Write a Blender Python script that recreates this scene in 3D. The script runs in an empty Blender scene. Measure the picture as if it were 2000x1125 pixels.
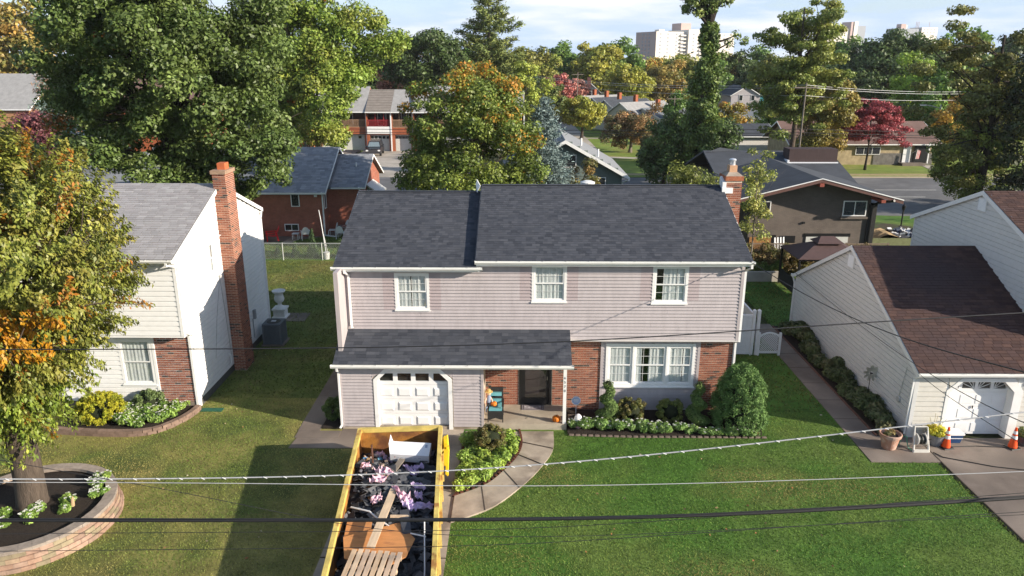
import bpy, bmesh, math, random
import numpy as np
from mathutils import Vector, Matrix
random.seed(7); RNG = np.random.default_rng(7)
R = math.radians
SC = bpy.context.scene
COL = SC.collection

# ------------------------------------------------------------------ camera, sky, sun, exposure
cam_d = bpy.data.cameras.new('camera'); cam = bpy.data.objects.new('camera', cam_d); COL.objects.link(cam)
cam_d.sensor_width = 36.0; cam_d.lens = 36.0 * 1450 / 2000
cam_d.clip_start = 0.1; cam_d.clip_end = 6000
cam.location = (0, 0, 12.0)
cam.rotation_euler = (R(90) - math.atan(447 / 1450), 0, R(0.6))
SC.camera = cam

SUN_EL, SUN_AZ = R(20), R(22)          # azimuth: from +X towards -Y
sdir = Vector((math.cos(SUN_AZ) * math.cos(SUN_EL), -math.sin(SUN_AZ) * math.cos(SUN_EL), math.sin(SUN_EL)))
sl = bpy.data.lights.new('sun', 'SUN'); sl.energy = 5.0; sl.angle = R(0.53); sl.color = (1.0, 0.89, 0.74)
sun = bpy.data.objects.new('sun', sl); COL.objects.link(sun)
sun.rotation_euler = (-sdir).to_track_quat('-Z', 'Y').to_euler(); sun.location = (60, -30, 60)

world = bpy.data.worlds.new('World'); SC.world = world; world.use_nodes = True
wt = world.node_tree; wt.nodes.clear()
def wn(t, **k):
    n = wt.nodes.new(t)
    for a, b in k.items(): setattr(n, a, b)
    return n
sky = wn('ShaderNodeTexSky', sky_type='NISHITA'); sky.sun_disc = False
sky.sun_elevation = SUN_EL; sky.sun_rotation = R(90) + SUN_AZ; sky.altitude = 50; sky.air_density = 1.0; sky.dust_density = 0.6; sky.ozone_density = 1.6
tc = wn('ShaderNodeTexCoord'); mp = wn('ShaderNodeMapping'); mp.inputs['Scale'].default_value = (2.6, 2.6, 17.0)
nz = wn('ShaderNodeTexNoise'); nz.inputs['Scale'].default_value = 1.7; nz.inputs['Detail'].default_value = 7; nz.inputs['Roughness'].default_value = 0.56
rp = wn('ShaderNodeMapRange'); rp.inputs['From Min'].default_value = 0.40; rp.inputs['From Max'].default_value = 0.68; rp.inputs['To Min'].default_value = -0.05; rp.inputs['To Max'].default_value = -0.22
# thin cloud: its cover grows towards the horizon with the length of the view through the layer
sx = wn('ShaderNodeSeparateXYZ'); zc = wn('ShaderNodeMath', operation='MAXIMUM'); zc.inputs[1].default_value = 0.03
dv = wn('ShaderNodeMath', operation='DIVIDE'); ex = wn('ShaderNodeMath', operation='EXPONENT'); om = wn('ShaderNodeMath', operation='SUBTRACT'); om.inputs[0].default_value = 1.0
cr = wn('ShaderNodeMapRange'); cr.inputs['From Min'].default_value = 0.46; cr.inputs['From Max'].default_value = 0.66
cc = wn('ShaderNodeMixRGB'); cc.inputs['Color1'].default_value = (3.4, 4.4, 6.0, 1); cc.inputs['Color2'].default_value = (5.9, 6.0, 6.2, 1)
mx = wn('ShaderNodeMixRGB')
bg = wn('ShaderNodeBackground'); bg.inputs['Strength'].default_value = 0.105
wo = wn('ShaderNodeOutputWorld'); WL = wt.links.new
WL(tc.outputs['Generated'], mp.inputs['Vector']); WL(mp.outputs['Vector'], nz.inputs['Vector']); WL(nz.outputs['Fac'], rp.inputs['Value']); WL(nz.outputs['Fac'], cr.inputs['Value'])
WL(tc.outputs['Generated'], sx.inputs[0]); WL(sx.outputs['Z'], zc.inputs[0]); WL(rp.outputs['Result'], dv.inputs[0]); WL(zc.outputs[0], dv.inputs[1]); WL(dv.outputs[0], ex.inputs[0]); WL(ex.outputs[0], om.inputs[1])
WL(cr.outputs['Result'], cc.inputs['Fac']); WL(cc.outputs['Color'], mx.inputs['Color2']); WL(om.outputs[0], mx.inputs['Fac'])
WL(sky.outputs['Color'], mx.inputs['Color1']); WL(mx.outputs['Color'], bg.inputs['Color']); WL(bg.outputs['Background'], wo.inputs['Surface'])
SC.view_settings.view_transform = 'Standard'; SC.view_settings.look = 'None'; SC.view_settings.gamma = 1.0
SC.view_settings.use_curve_mapping = False
SC.view_settings.exposure = 0.80
SC.render.engine = 'CYCLES'
SC.cycles.max_bounces = 6; SC.cycles.transparent_max_bounces = 8; SC.cycles.diffuse_bounces = 3; SC.cycles.glossy_bounces = 3; SC.cycles.transmission_bounces = 4
SC.cycles.caustics_reflective = False; SC.cycles.caustics_refractive = False
SC.cycles.use_denoising = True

# ------------------------------------------------------------------ materials
MATS = {}
def M(name, col=(.5, .5, .5), rough=.75, var=.14, scale=6.0, bump=0.0, bscale=60.0, attr=False, metal=0.0, spec=.35, col2=None, c2lo=.45, c2hi=.62, c2scale=None, detail=5, stretch=None):
    if name in MATS: return MATS[name]
    m = bpy.data.materials.new(name); m.use_nodes = True; nt = m.node_tree; b = nt.nodes['Principled BSDF']
    def N(t, **k):
        n = nt.nodes.new(t)
        for a, v in k.items(): setattr(n, a, v)
        return n
    L = nt.links.new
    tc = N('ShaderNodeTexCoord'); vec = tc.outputs['Object']
    if stretch:
        mpn = N('ShaderNodeMapping'); mpn.inputs['Scale'].default_value = stretch; L(vec, mpn.inputs['Vector']); vec = mpn.outputs['Vector']
    if attr:
        a = N('ShaderNodeAttribute', attribute_name='Col'); base = a.outputs['Color']
    else:
        rgb = N('ShaderNodeRGB'); rgb.outputs[0].default_value = (*col, 1); base = rgb.outputs[0]
    if col2:
        n2 = N('ShaderNodeTexNoise'); n2.inputs['Scale'].default_value = c2scale or scale * .25; n2.inputs['Detail'].default_value = detail
        L(vec, n2.inputs['Vector'])
        mr = N('ShaderNodeMapRange'); mr.inputs['From Min'].default_value = c2lo; mr.inputs['From Max'].default_value = c2hi; mr.interpolation_type = 'SMOOTHSTEP'
        L(n2.outputs['Fac'], mr.inputs['Value'])
        mxx = N('ShaderNodeMixRGB'); mxx.inputs['Color2'].default_value = (*col2, 1); L(mr.outputs['Result'], mxx.inputs['Fac']); L(base, mxx.inputs['Color1']); base = mxx.outputs['Color']
    if var > 0:
        n = N('ShaderNodeTexNoise'); n.inputs['Scale'].default_value = scale; n.inputs['Detail'].default_value = detail; n.inputs['Roughness'].default_value = .6
        L(vec, n.inputs['Vector'])
        mr = N('ShaderNodeMapRange'); mr.inputs['From Min'].default_value = .3; mr.inputs['From Max'].default_value = .7
        mr.inputs['To Min'].default_value = 1 - var; mr.inputs['To Max'].default_value = 1 + var
        L(n.outputs['Fac'], mr.inputs['Value'])
        mu = N('ShaderNodeVectorMath', operation='SCALE'); L(base, mu.inputs[0]); L(mr.outputs['Result'], mu.inputs['Scale']); base = mu.outputs['Vector']
    L(base, b.inputs['Base Color'])
    b.inputs['Roughness'].default_value = rough; b.inputs['Metallic'].default_value = metal; b.inputs['Specular IOR Level'].default_value = spec
    if bump > 0:
        n = N('ShaderNodeTexNoise'); n.inputs['Scale'].default_value = bscale; n.inputs['Detail'].default_value = 4; L(vec, n.inputs['Vector'])
        bp = N('ShaderNodeBump'); bp.inputs['Strength'].default_value = bump; bp.inputs['Distance'].default_value = .03
        L(n.outputs['Fac'], bp.inputs['Height']); L(bp.outputs['Normal'], b.inputs['Normal'])
    MATS[name] = m; return m

def leafmat(name, trans=.3, rough=.5, gloss=.03):
    if name in MATS: return MATS[name]
    m = bpy.data.materials.new(name); m.use_nodes = True; nt = m.node_tree; b = nt.nodes['Principled BSDF']; out = nt.nodes['Material Output']
    a = nt.nodes.new('ShaderNodeAttribute'); a.attribute_name = 'Col'
    b.inputs['Roughness'].default_value = rough; b.inputs['Specular IOR Level'].default_value = .45
    t = nt.nodes.new('ShaderNodeBsdfTranslucent'); mxs = nt.nodes.new('ShaderNodeMixShader'); mxs.inputs[0].default_value = trans
    nt.links.new(a.outputs['Color'], b.inputs['Base Color']); nt.links.new(a.outputs['Color'], t.inputs['Color'])
    nt.links.new(b.outputs[0], mxs.inputs[1]); nt.links.new(t.outputs[0], mxs.inputs[2]); nt.links.new(mxs.outputs[0], out.inputs['Surface'])
    MATS[name] = m; return m

def glassmat():
    m = bpy.data.materials.new('window_glass'); m.use_nodes = True; nt = m.node_tree; nt.nodes.clear()
    o = nt.nodes.new('ShaderNodeOutputMaterial'); g = nt.nodes.new('ShaderNodeBsdfGlossy'); g.inputs['Roughness'].default_value = .03; g.inputs['Color'].default_value = (.9, .95, 1, 1)
    t = nt.nodes.new('ShaderNodeBsdfTransparent'); t.inputs['Color'].default_value = (.92, .94, .95, 1)
    lw = nt.nodes.new('ShaderNodeLayerWeight'); lw.inputs['Blend'].default_value = .5
    pw = nt.nodes.new('ShaderNodeMath'); pw.operation = 'POWER'; pw.inputs[1].default_value = 5; nt.links.new(lw.outputs['Facing'], pw.inputs[0])
    f = nt.nodes.new('ShaderNodeMath'); f.operation = 'MULTIPLY_ADD'; f.inputs[1].default_value = .93; f.inputs[2].default_value = .06; nt.links.new(pw.outputs[0], f.inputs[0])
    mm = nt.nodes.new('ShaderNodeMixShader'); nt.links.new(f.outputs[0], mm.inputs[0]); nt.links.new(t.outputs[0], mm.inputs[1]); nt.links.new(g.outputs[0], mm.inputs[2]); nt.links.new(mm.outputs[0], o.inputs['Surface'])
    MATS['glass'] = m; return m
GLASS = glassmat()

def brickmat(name, c1, c2, mortar, sx=4.6, bw=1.0):
    """far brick walls: pieces too small to tell apart"""
    if name in MATS: return MATS[name]
    m = bpy.data.materials.new(name); m.use_nodes = True; nt = m.node_tree; b = nt.nodes['Principled BSDF']; L = nt.links.new
    tc = nt.nodes.new('ShaderNodeTexCoord'); sep = nt.nodes.new('ShaderNodeSeparateXYZ'); L(tc.outputs['Object'], sep.inputs[0])
    ad = nt.nodes.new('ShaderNodeMath'); ad.operation = 'ADD'; L(sep.outputs['X'], ad.inputs[0]); L(sep.outputs['Y'], ad.inputs[1])
    cb = nt.nodes.new('ShaderNodeCombineXYZ'); L(ad.outputs[0], cb.inputs['X']); L(sep.outputs['Z'], cb.inputs['Y'])
    br = nt.nodes.new('ShaderNodeTexBrick'); br.inputs['Scale'].default_value = sx; br.inputs['Color1'].default_value = (*c1, 1); br.inputs['Color2'].default_value = (*c2, 1); br.inputs['Mortar'].default_value = (*mortar, 1)
    br.inputs['Mortar Size'].default_value = .018; br.inputs['Brick Width'].default_value = bw; br.inputs['Row Height'].default_value = .33; br.inputs['Bias'].default_value = -.2
    L(cb.outputs[0], br.inputs['Vector'])
    n = nt.nodes.new('ShaderNodeTexNoise'); n.inputs['Scale'].default_value = 1.6; n.inputs['Detail'].default_value = 6; L(tc.outputs['Object'], n.inputs['Vector'])
    mr = nt.nodes.new('ShaderNodeMapRange'); mr.inputs['To Min'].default_value = .7; mr.inputs['To Max'].default_value = 1.3; L(n.outputs['Fac'], mr.inputs['Value'])
    mu = nt.nodes.new('ShaderNodeVectorMath'); mu.operation = 'SCALE'; L(br.outputs['Color'], mu.inputs[0]); L(mr.outputs[0], mu.inputs['Scale']); L(mu.outputs[0], b.inputs['Base Color'])
    b.inputs['Roughness'].default_value = .85; b.inputs['Specular IOR Level'].default_value = .2
    bp = nt.nodes.new('ShaderNodeBump'); bp.inputs['Strength'].default_value = .5; bp.inputs['Distance'].default_value = .02; bp.invert = True
    L(br.outputs['Fac'], bp.inputs['Height']); L(bp.outputs[0], b.inputs['Normal'])
    MATS[name] = m; return m

# ------------------------------------------------------------------ object helpers
OFF = {}            # object name -> world origin used by its meshes
LABELS = {}
def tag(o, label=None, cat=None, group=None, kind=None):
    if label:
        o['label'] = label
        LABELS.setdefault(label, []).append(o.name)
    if cat: o['category'] = cat
    if group: o['group'] = group
    if kind: o['kind'] = kind
    return o
def thing(name, label, cat, loc=(0, 0, 0), rz=0.0, group=None, kind=None):
    o = bpy.data.objects.new(name, None); COL.objects.link(o); o.location = loc; o.rotation_euler = (0, 0, rz); o.empty_display_size = .2
    OFF[o.name] = Vector(loc) if rz == 0 else Vector((0, 0, 0))
    return tag(o, label, cat, group, kind)
def local(o): OFF[o.name] = Vector((0, 0, 0)); return o   # meshes under o are given in o's own frame
def link(name, mesh, parent=None, kind=None, loc=None):
    o = bpy.data.objects.new(name, mesh); COL.objects.link(o)
    if parent is not None:
        o.parent = parent; OFF[o.name] = OFF.get(parent.name, Vector((0, 0, 0)))
    else: OFF[o.name] = Vector((0, 0, 0))
    if kind: o['kind'] = kind
    if loc is not None: o.location = Vector(loc) - OFF[o.name]
    return o
def dup(root, loc, rz=None, label=None, sc=None, group=None):
    r = root.copy(); COL.objects.link(r); r.location = loc
    if rz is not None: r.rotation_euler = (r.rotation_euler[0], r.rotation_euler[1], rz)
    if sc is not None: r.scale = sc if hasattr(sc, '__len__') else (sc, sc, sc)
    if label: tag(r, label)
    if group: r['group'] = group
    for ch in list(root.children):
        c = ch.copy(); COL.objects.link(c); c.parent = r
        for g in ch.children:
            d = g.copy(); COL.objects.link(d); d.parent = c
    return r

class MB:
    def __init__(s): s.v = []; s.f = []; s.c = []; s.cur = None
    def col(s, c): s.cur = c; return s
    def add(s, vs, fs):
        n = len(s.v); s.v.extend([tuple(p) for p in vs])
        for f in fs: s.f.append(tuple(i + n for i in f)); s.c.append(s.cur)
        return s
    def box(s, x0, y0, z0, x1, y1, z1):
        return s.hexa([(x0, y0, z0), (x1, y0, z0), (x1, y1, z0), (x0, y1, z0), (x0, y0, z1), (x1, y0, z1), (x1, y1, z1), (x0, y1, z1)])
    def hexa(s, p):
        return s.add(p, [(3, 2, 1, 0), (4, 5, 6, 7), (0, 1, 5, 4), (1, 2, 6, 5), (2, 3, 7, 6), (3, 0, 4, 7)])
    def obox(s, c, size, rot=(0, 0, 0)):
        """oriented box"""
        m = Matrix.LocRotScale(Vector(c), __import__('mathutils').Euler(rot), None); a, b, d = size[0] / 2, size[1] / 2, size[2] / 2
        return s.hexa([m @ Vector(q) for q in [(-a, -b, -d), (a, -b, -d), (a, b, -d), (-a, b, -d), (-a, -b, d), (a, -b, d), (a, b, d), (-a, b, d)]])
    def prism(s, poly, ext):
        """poly: list of 3d points (planar), ext: vector"""
        n = len(poly); e = Vector(ext); P = [Vector(p) for p in poly]
        return s.add(P + [p + e for p in P], [tuple(range(n))[::-1], tuple(range(n, 2 * n))] + [(i, (i + 1) % n, (i + 1) % n + n, i + n) for i in range(n)])
    def tube(s, pts, r, n=6, cap=True, flat=None):
        P = [Vector(p) for p in pts]; rs = r if hasattr(r, '__len__') else [r] * len(P); rings = []
        prev = None
        for i, p in enumerate(P):
            t = (P[min(i + 1, len(P) - 1)] - P[max(i - 1, 0)]).normalized()
            if prev is None:
                a = t.cross(Vector((0, 0, 1)));
                if a.length < .05: a = t.cross(Vector((0, 1, 0)))
            else: a = prev - t * prev.dot(t)
            a.normalize(); b = t.cross(a); prev = a
            rings.append([p + (a * math.cos(2 * math.pi * k / n) + b * math.sin(2 * math.pi * k / n)) * rs[i] for k in range(n)])
        vs = [q for rg in rings for q in rg]; fs = []
        for i in range(len(P) - 1):
            for k in range(n): fs.append((i * n + k, i * n + (k + 1) % n, (i + 1) * n + (k + 1) % n, (i + 1) * n + k))
        if cap: fs.append(tuple(range(n))[::-1]); fs.append(tuple((len(P) - 1) * n + k for k in range(n)))
        return s.add(vs, fs)
    def lathe(s, prof, c=(0, 0, 0), n=20, sq=None):
        vs = []; fs = []
        for r, z in prof:
            for k in range(n):
                a = 2 * math.pi * k / n; rr = r
                if sq: rr = r * (1 + sq * math.cos(a * 8))
                vs.append((c[0] + rr * math.cos(a), c[1] + rr * math.sin(a), c[2] + z))
        for i in range(len(prof) - 1):
            for k in range(n): fs.append((i * n + k, i * n + (k + 1) % n, (i + 1) * n + (k + 1) % n, (i + 1) * n + k))
        fs.append(tuple(range(n))[::-1]); fs.append(tuple((len(prof) - 1) * n + k for k in range(n)))
        return s.add(vs, fs)
    def mesh(s, name, mat, off=(0, 0, 0), smooth=False):
        me = bpy.data.meshes.new(name); o = Vector(off)
        me.from_pydata([(p[0] - o.x, p[1] - o.y, p[2] - o.z) for p in s.v], [], s.f); 
        if any(c is not None for c in s.c):
            at = me.color_attributes.new('Col', 'FLOAT_COLOR', 'CORNER'); data = []
            for f, c in zip(s.f, s.c):
                c = c or (.5, .5, .5); data.extend((c[0], c[1], c[2], 1.0) * len(f))
            at.data.foreach_set('color', data)
        if mat: me.materials.append(mat)
        if smooth: me.polygons.foreach_set('use_smooth', [True] * len(me.polygons))
        me.update(); return me
    def build(s, name, mat, parent=None, kind=None, smooth=False, label=None):
        off = OFF.get(parent.name, (0, 0, 0)) if parent is not None else (0, 0, 0)
        o = link(name, s.mesh(name, mat, off, smooth), parent, kind)
        if label: tag(o, label)
        return o
def solo(name, mb, mat, label, cat, loc=None, group=None, kind=None, smooth=False):
    """a thing that is one mesh; its origin is put at loc"""
    loc = Vector(loc) if loc is not None else Vector((0, 0, 0))
    o = link(name, mb.mesh(name, mat, loc, smooth)); o.location = loc; OFF[o.name] = loc
    return tag(o, label, cat, group, kind)
def structure(name, mb, mat): return mb.build(name, mat, None, 'structure')
def sheet(poly, z): return [(x, y, z) for x, y in poly]
def slab(name, poly, z, mat, th=.12, kind='structure'):
    return MB().prism(sheet(poly, z - th), (0, 0, th)).build(name, mat, None, kind)
def lerp(a, b, t): return a + (b - a) * t
def npmesh(name, V, nper, mat, cols=None, smooth=False):
    """V (n*nper,3): n polygons of nper own vertices, cols (n,3)"""
    n = len(V) // nper; me = bpy.data.meshes.new(name)
    me.vertices.add(len(V)); me.vertices.foreach_set('co', np.ascontiguousarray(V, np.float32).ravel())
    me.loops.add(len(V)); me.loops.foreach_set('vertex_index', np.arange(len(V), dtype=np.int32))
    me.polygons.add(n); me.polygons.foreach_set('loop_start', np.arange(0, len(V), nper, dtype=np.int32)); me.polygons.foreach_set('loop_total', np.full(n, nper, np.int32))
    if cols is not None:
        at = me.color_attributes.new('Col', 'FLOAT_COLOR', 'CORNER')
        c = np.ones((n, nper, 4), np.float32); c[:, :, :3] = cols[:, None, :]; at.data.foreach_set('color', c.ravel())
    me.materials.append(mat); me.update(); me.validate(); return me
# ------------------------------------------------------------------ building helpers
def aP(ax, pos, u, d, z):
    return (u, pos - d, z) if ax == 'y-' else (u, pos + d, z) if ax == 'y+' else (pos + d, u, z) if ax == 'x+' else (pos - d, u, z)
def abox(mb, ax, pos, u0, d0, z0, u1, d1, z1):
    a = aP(ax, pos, u0, d0, z0); b = aP(ax, pos, u1, d1, z1)
    return mb.box(*[min(p, q) for p, q in zip(a, b)], *[max(p, q) for p, q in zip(a, b)])
def panel(mb, ax, pos, th, u0, u1, z0, z1, holes=()):
    us = sorted({u0, u1, *[v for h in holes for v in h[:2] if u0 < v < u1]}); zs = sorted({z0, z1, *[v for h in holes for v in h[2:4] if z0 < v < z1]})
    for i in range(len(us) - 1):
        for j in range(len(zs) - 1):
            um, zm = (us[i] + us[i + 1]) / 2, (zs[j] + zs[j + 1]) / 2
            if any(h[0] < um < h[1] and h[2] < zm < h[3] for h in holes): continue
            abox(mb, ax, pos, us[i], -th, zs[j], us[i + 1], 0, zs[j + 1])
    return mb
def spans(u0, u1, holes, za, zb):
    segs = [(u0, u1)]
    for h in holes:
        if min(zb, h[3]) - max(za, h[2]) < .4 * (zb - za): continue
        out = []
        for a, b in segs:
            if h[1] <= a or h[0] >= b: out.append((a, b)); continue
            if h[0] - a > .02: out.append((a, h[0]))
            if b - h[1] > .02: out.append((h[1], b))
        segs = out
    return segs
SEAM = random.Random(3)
def siding(parent, ax, pos, u0, u1, z0, z1, mat, course=.117, holes=(), lim=None, name='siding_board', seams=0.0, gap=.012, lap=.042, dutch=False):
    """every course of the cladding is a board of its own"""
    n = max(1, round((z1 - z0) / course)); c = (z1 - z0) / n
    for i in range(n):
        za, zb = z0 + i * c, z0 + (i + 1) * c; a0, b0 = u0, u1
        if lim:
            l = lim((za + zb) / 2)
            if l is None: continue
            a0, b0 = max(u0, l[0]), min(u1, l[1])
            if b0 - a0 < .08: continue
        for a, b in spans(a0, b0, holes, za, zb):
            cuts = [a]
            if seams and b - a > 3.2 and SEAM.random() < seams: cuts.append(SEAM.uniform(a + 1.2, b - 1.2))
            cuts.append(b)
            for k in range(len(cuts) - 1):
                p, q = cuts[k] + (.002 if k else 0), cuts[k + 1] - (.002 if k + 2 < len(cuts) else 0); ex = .002 if k else 0
                pts = [aP(ax, pos, p, .001, za + gap), aP(ax, pos, q, .001, za + gap), aP(ax, pos, q, lap + ex, za + gap * .7), aP(ax, pos, p, lap + ex, za + gap * .7),
                       aP(ax, pos, p, .001, zb - .0005), aP(ax, pos, q, .001, zb - .0005), aP(ax, pos, q, .006 + ex, zb - .0005), aP(ax, pos, p, .006 + ex, zb - .0005)]
                if dutch:   # cove profile: a recess under every lap
                    pr = [(.001, za), (.036, za), (.031, za + c * .76), (.004, za + c * .79), (.004, zb - .001), (.001, zb - .001)]; e_ = Vector(aP(ax, pos, q, 0, 0)) - Vector(aP(ax, pos, p, 0, 0))
                    MB().prism([aP(ax, pos, p, d_, z_) for d_, z_ in pr], e_).build(name, mat, parent)
                else: MB().hexa(pts).build(name, mat, parent)
BRICKC = [(.25, .085, .05), (.29, .105, .062), (.215, .075, .045), (.33, .135, .082), (.18, .065, .045), (.265, .095, .058), (.055, .04, .037)]
BRICKW = [5, 5, 4, 3, 3, 5, 1.8]
BMESH = {}
def brickmesh(ax, k, mat, L=.2, H=.054, tone=1.0):
    key = (ax, k, L, H, mat.name)
    if key not in BMESH:
        mb = MB(); mb.col(tuple(v * tone for v in BRICKC[k])); abox(mb, ax, 0, 0, -.02, 0, L, .007, H); BMESH[key] = mb.mesh('brick', mat)
    return BMESH[key]
def bricks(parent, ax, pos, u0, u1, z0, z1, mat, holes=(), single=300, lim=None, seed=1, rest_name='bricks', flip=False):
    """running bond; the first `single` bricks from the top are objects, the others one mesh"""
    rnd = random.Random(seed); out = []; ch, L, H, J = .0685, .2, .054, .012; n = int((z1 - z0) / ch)
    for i in range(n):
        za = z0 + i * ch + .005
        for a, b in spans(u0, u1, holes, za, za + H):
            u = a - (L + J) / 2 * (i % 2)
            while u < b - .02:
                p, q = max(u, a), min(u + L, b)
                if q - p > .03: out.append((p, q, za, rnd.choices(range(7), BRICKW)[0]))
                u += L + J
    if flip: out = out[::-1]
    for p, q, za, k in out[:single]:
        o = link('brick', brickmesh(ax, k, mat), parent); o.location = Vector(aP(ax, pos, p, rnd.uniform(-.003, .003), za)) - OFF[parent.name]
        if q - p < L - .001: o.scale = ((q - p) / L, 1, 1) if ax[0] == 'y' else (1, (q - p) / L, 1)
    if out[single:]:
        mb = MB()
        for p, q, za, k in out[single:]:
            mb.col(BRICKC[k]); abox(mb, ax, pos, p, -.02, za, q, .007 + rnd.uniform(-.002, .002), za + H)
        mb.build(rest_name, mat, parent, 'stuff')
def shingle_list(w, l, expo, wr, rnd):
    n = max(1, round(l / expo)); e = l / n
    for i in range(n):
        u = -rnd.uniform(0, wr[1])
        while u < w:
            q = u + rnd.uniform(*wr); a, b = max(0, u), min(w, q)
            if b - a > .02: yield a, b, i * e, e
            u = q
def shingles(parent, O, U, V, w, l, mat, palette, expo=.14, wr=(.12, .36), single=0, seed=5, th=.011, clip=None, lift=.004, slot=.001):
    """O corner at the eave, U along it, V up the slope"""
    rnd = random.Random(seed); O = Vector(O); U = Vector(U).normalized(); V = Vector(V).normalized(); Nn = U.cross(V)
    if Nn.z < 0: Nn = -Nn
    mb = MB(); S = [x for x in shingle_list(w, l, expo, wr, rnd)]; cnt = 0
    for a, b, v, e in S:
        c = rnd.choice(palette); f = rnd.uniform(.9, 1.1); c = tuple(x * f for x in c); t = th * rnd.uniform(.75, 1.5)
        A, B = a + slot, b - slot; ov = .02 if slot < .004 else 0
        P = [O + U * x + V * y + Nn * (z + lift) for x, y, z in ((A, v, 0), (B, v, 0), (B, v + e + ov, -.002), (A, v + e + ov, -.002), (A, v, t), (B, v, t), (B, v + e + ov, .003), (A, v + e + ov, .003))]
        if clip and not clip((P[0] + P[2]) / 2): continue
        if cnt < single:
            m1 = MB(); m1.col(c); m1.add(P, [(4, 5, 6, 7), (0, 1, 5, 4), (1, 2, 6, 5), (3, 0, 4, 7), (3, 2, 1, 0)]); m1.build('shingle', mat, parent); cnt += 1
        else:
            mb.col(c); mb.add(P, [(4, 5, 6, 7), (0, 1, 5, 4), (1, 2, 6, 5), (3, 0, 4, 7)])
    if mb.f: mb.build('shingles', mat, parent, 'stuff')
def slope(mb, a, b, c, d, th):
    """roof plane a-b eave, c-d ridge; th vertical thickness below"""
    P = [Vector(p) for p in (a, b, c, d)]; return mb.hexa([p - Vector((0, 0, th)) for p in P] + P)
WHITE = M('white_vinyl', (.78, .78, .77), .45, .05, 3); DARKROOM = M('dark_interior', (.05, .045, .04), .9, .2)  # dark_interior: colour of panels that paint the unlit rooms behind panes
CLOTH = M('curtain_cloth', (.84, .83, .79), .9, .08, 9)
def curtain(win, ax, pos, u0, u1, z0, z1, d=-.036, ph=0, name='curtain', mat=None):
    n = max(8, int((u1 - u0) / .025)); vs = []; 
    for i in range(n + 1):
        u = u0 + (u1 - u0) * i / n; dd = d + .008 * math.sin(i * 1.25 + ph) + .004 * math.sin(i * .61 + ph * 2)
        vs += [aP(ax, pos, u, dd, z0), aP(ax, pos, u, dd, z1), aP(ax, pos, u, dd - .006, z0), aP(ax, pos, u, dd - .006, z1)]
    fs = []
    for i in range(n): k = i * 4; fs += [(k, k + 4, k + 5, k + 1), (k + 2, k + 3, k + 7, k + 6)]
    MB().add(vs, fs).build(name, mat or CLOTH, win, smooth=True)
def window(house, ax, pos, u0, u1, z0, z1, trim=.09, grid=(4, 2), curt=((0, 1),), frame=WHITE, double=True, sill=True, slider=False, proud=.036, label=None, dk=True):
    w = bpy.data.objects.new('window', None); COL.objects.link(w); w.parent = house; OFF[w.name] = OFF[house.name]
    if label: tag(w, label)
    f = MB(); t = trim
    for a, b, c, d in ((u0, u0 + t, z0, z1), (u1 - t, u1, z0, z1), (u0 + t, u1 - t, z1 - t, z1), (u0 + t, u1 - t, z0, z0 + t * .8)): abox(f, ax, pos, a, -.1, c, b, proud, d)
    f.build('frame', frame, w)
    if sill: abox(MB(), ax, pos, u0 - .02, -.02, z0 - .035, u1 + .02, proud + .035, z0 + .012).build('sill', frame, w)
    a, b, c, d = u0 + t, u1 - t, z0 + t * .8, z1 - t; s = .045
    if slider: sashes = [(a, (a + b) / 2 + .02, c, d, .024), ((a + b) / 2 - .02, b, c, d, .004)]
    elif double: m = (c + d) / 2; sashes = [(a, b, m - .02, d, .026), (a, b, c, m + .02, .006)]
    else: sashes = [(a, b, c, d, .01)]
    for k, (p, q, r, v, dd) in enumerate(sashes):
        sm = MB()
        for x in ((p, p + s, r, v), (q - s, q, r, v), (p + s, q - s, v - s, v), (p + s, q - s, r, r + s)): abox(sm, ax, pos, x[0], dd - .025, x[2], x[1], dd, x[3])
        sm.build('sash', frame, w)
        abox(MB(), ax, pos, p + s, dd - .017, r + s, q - s, dd - .011, v - s).build('pane', GLASS, w)
        if grid:
            gm = MB(); gx, gz = grid
            for i in range(1, gx): u = lerp(p + s, q - s, i / gx); abox(gm, ax, pos, u - .005, dd - .009, r + s, u + .005, dd - .003, v - s)
            for i in range(1, gz): z = lerp(r + s, v - s, i / gz); abox(gm, ax, pos, p + s, dd - .0095, z - .005, q - s, dd - .0025, z + .005)
            gm.build('grille', frame, w)
    for k, (f0, f1) in enumerate(curt): curtain(w, ax, pos, lerp(a, b, f0), lerp(a, b, f1), c, d, ph=k * 2.1 + u0)
    if dk: abox(MB(), ax, pos, u0 + .02, -.62, z0 + .02, u1 - .02, -.6, z1 - .02).build('dark_room_panel', DARKROOM, w)  # dark sheet standing in for the shade of the room
    return w
def gutter(parent, p0, p1, mat, size=.11, name='gutter', out=(0, -1, 0)):
    """K-style gutter between two points (top back edge), open on top"""
    a, b = Vector(p0), Vector(p1); o = Vector(out); z = Vector((0, 0, 1)); s = size; prof = [(0, 0), (0, -s), (s * .55, -s), (s * .75, -s * .6), (s, -s * .45), (s, -.005), (s - .012, -.005), (s - .012, -s * .4), (s * .68, -s * .52), (s * .5, -s + .01), (.01, -s + .01), (.01, 0)]
    n = len(prof); vs = [a + o * x + z * y for x, y in prof] + [b + o * x + z * y for x, y in prof]
    fs = [(i, (i + 1) % n, (i + 1) % n + n, i + n) for i in range(n)]
    m = MB().add(vs, fs); e = (b - a).normalized()
    for q, sg in ((a, 1), (b, -1)): m.prism([q + o * x + z * y for x, y in ((0, 0), (0, -s), (s * .55, -s), (s, -s * .45), (s, 0))], e * .004 * sg)
    L = (b - a).length; k = 0
    while k < L: m.obox(a + e * k + o * s * .5 + z * .002, (.02 if abs(e.x) > .5 else s, s if abs(e.x) > .5 else .02, .006)); k += .75
    g = m.build(name, mat, parent); return g
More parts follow.
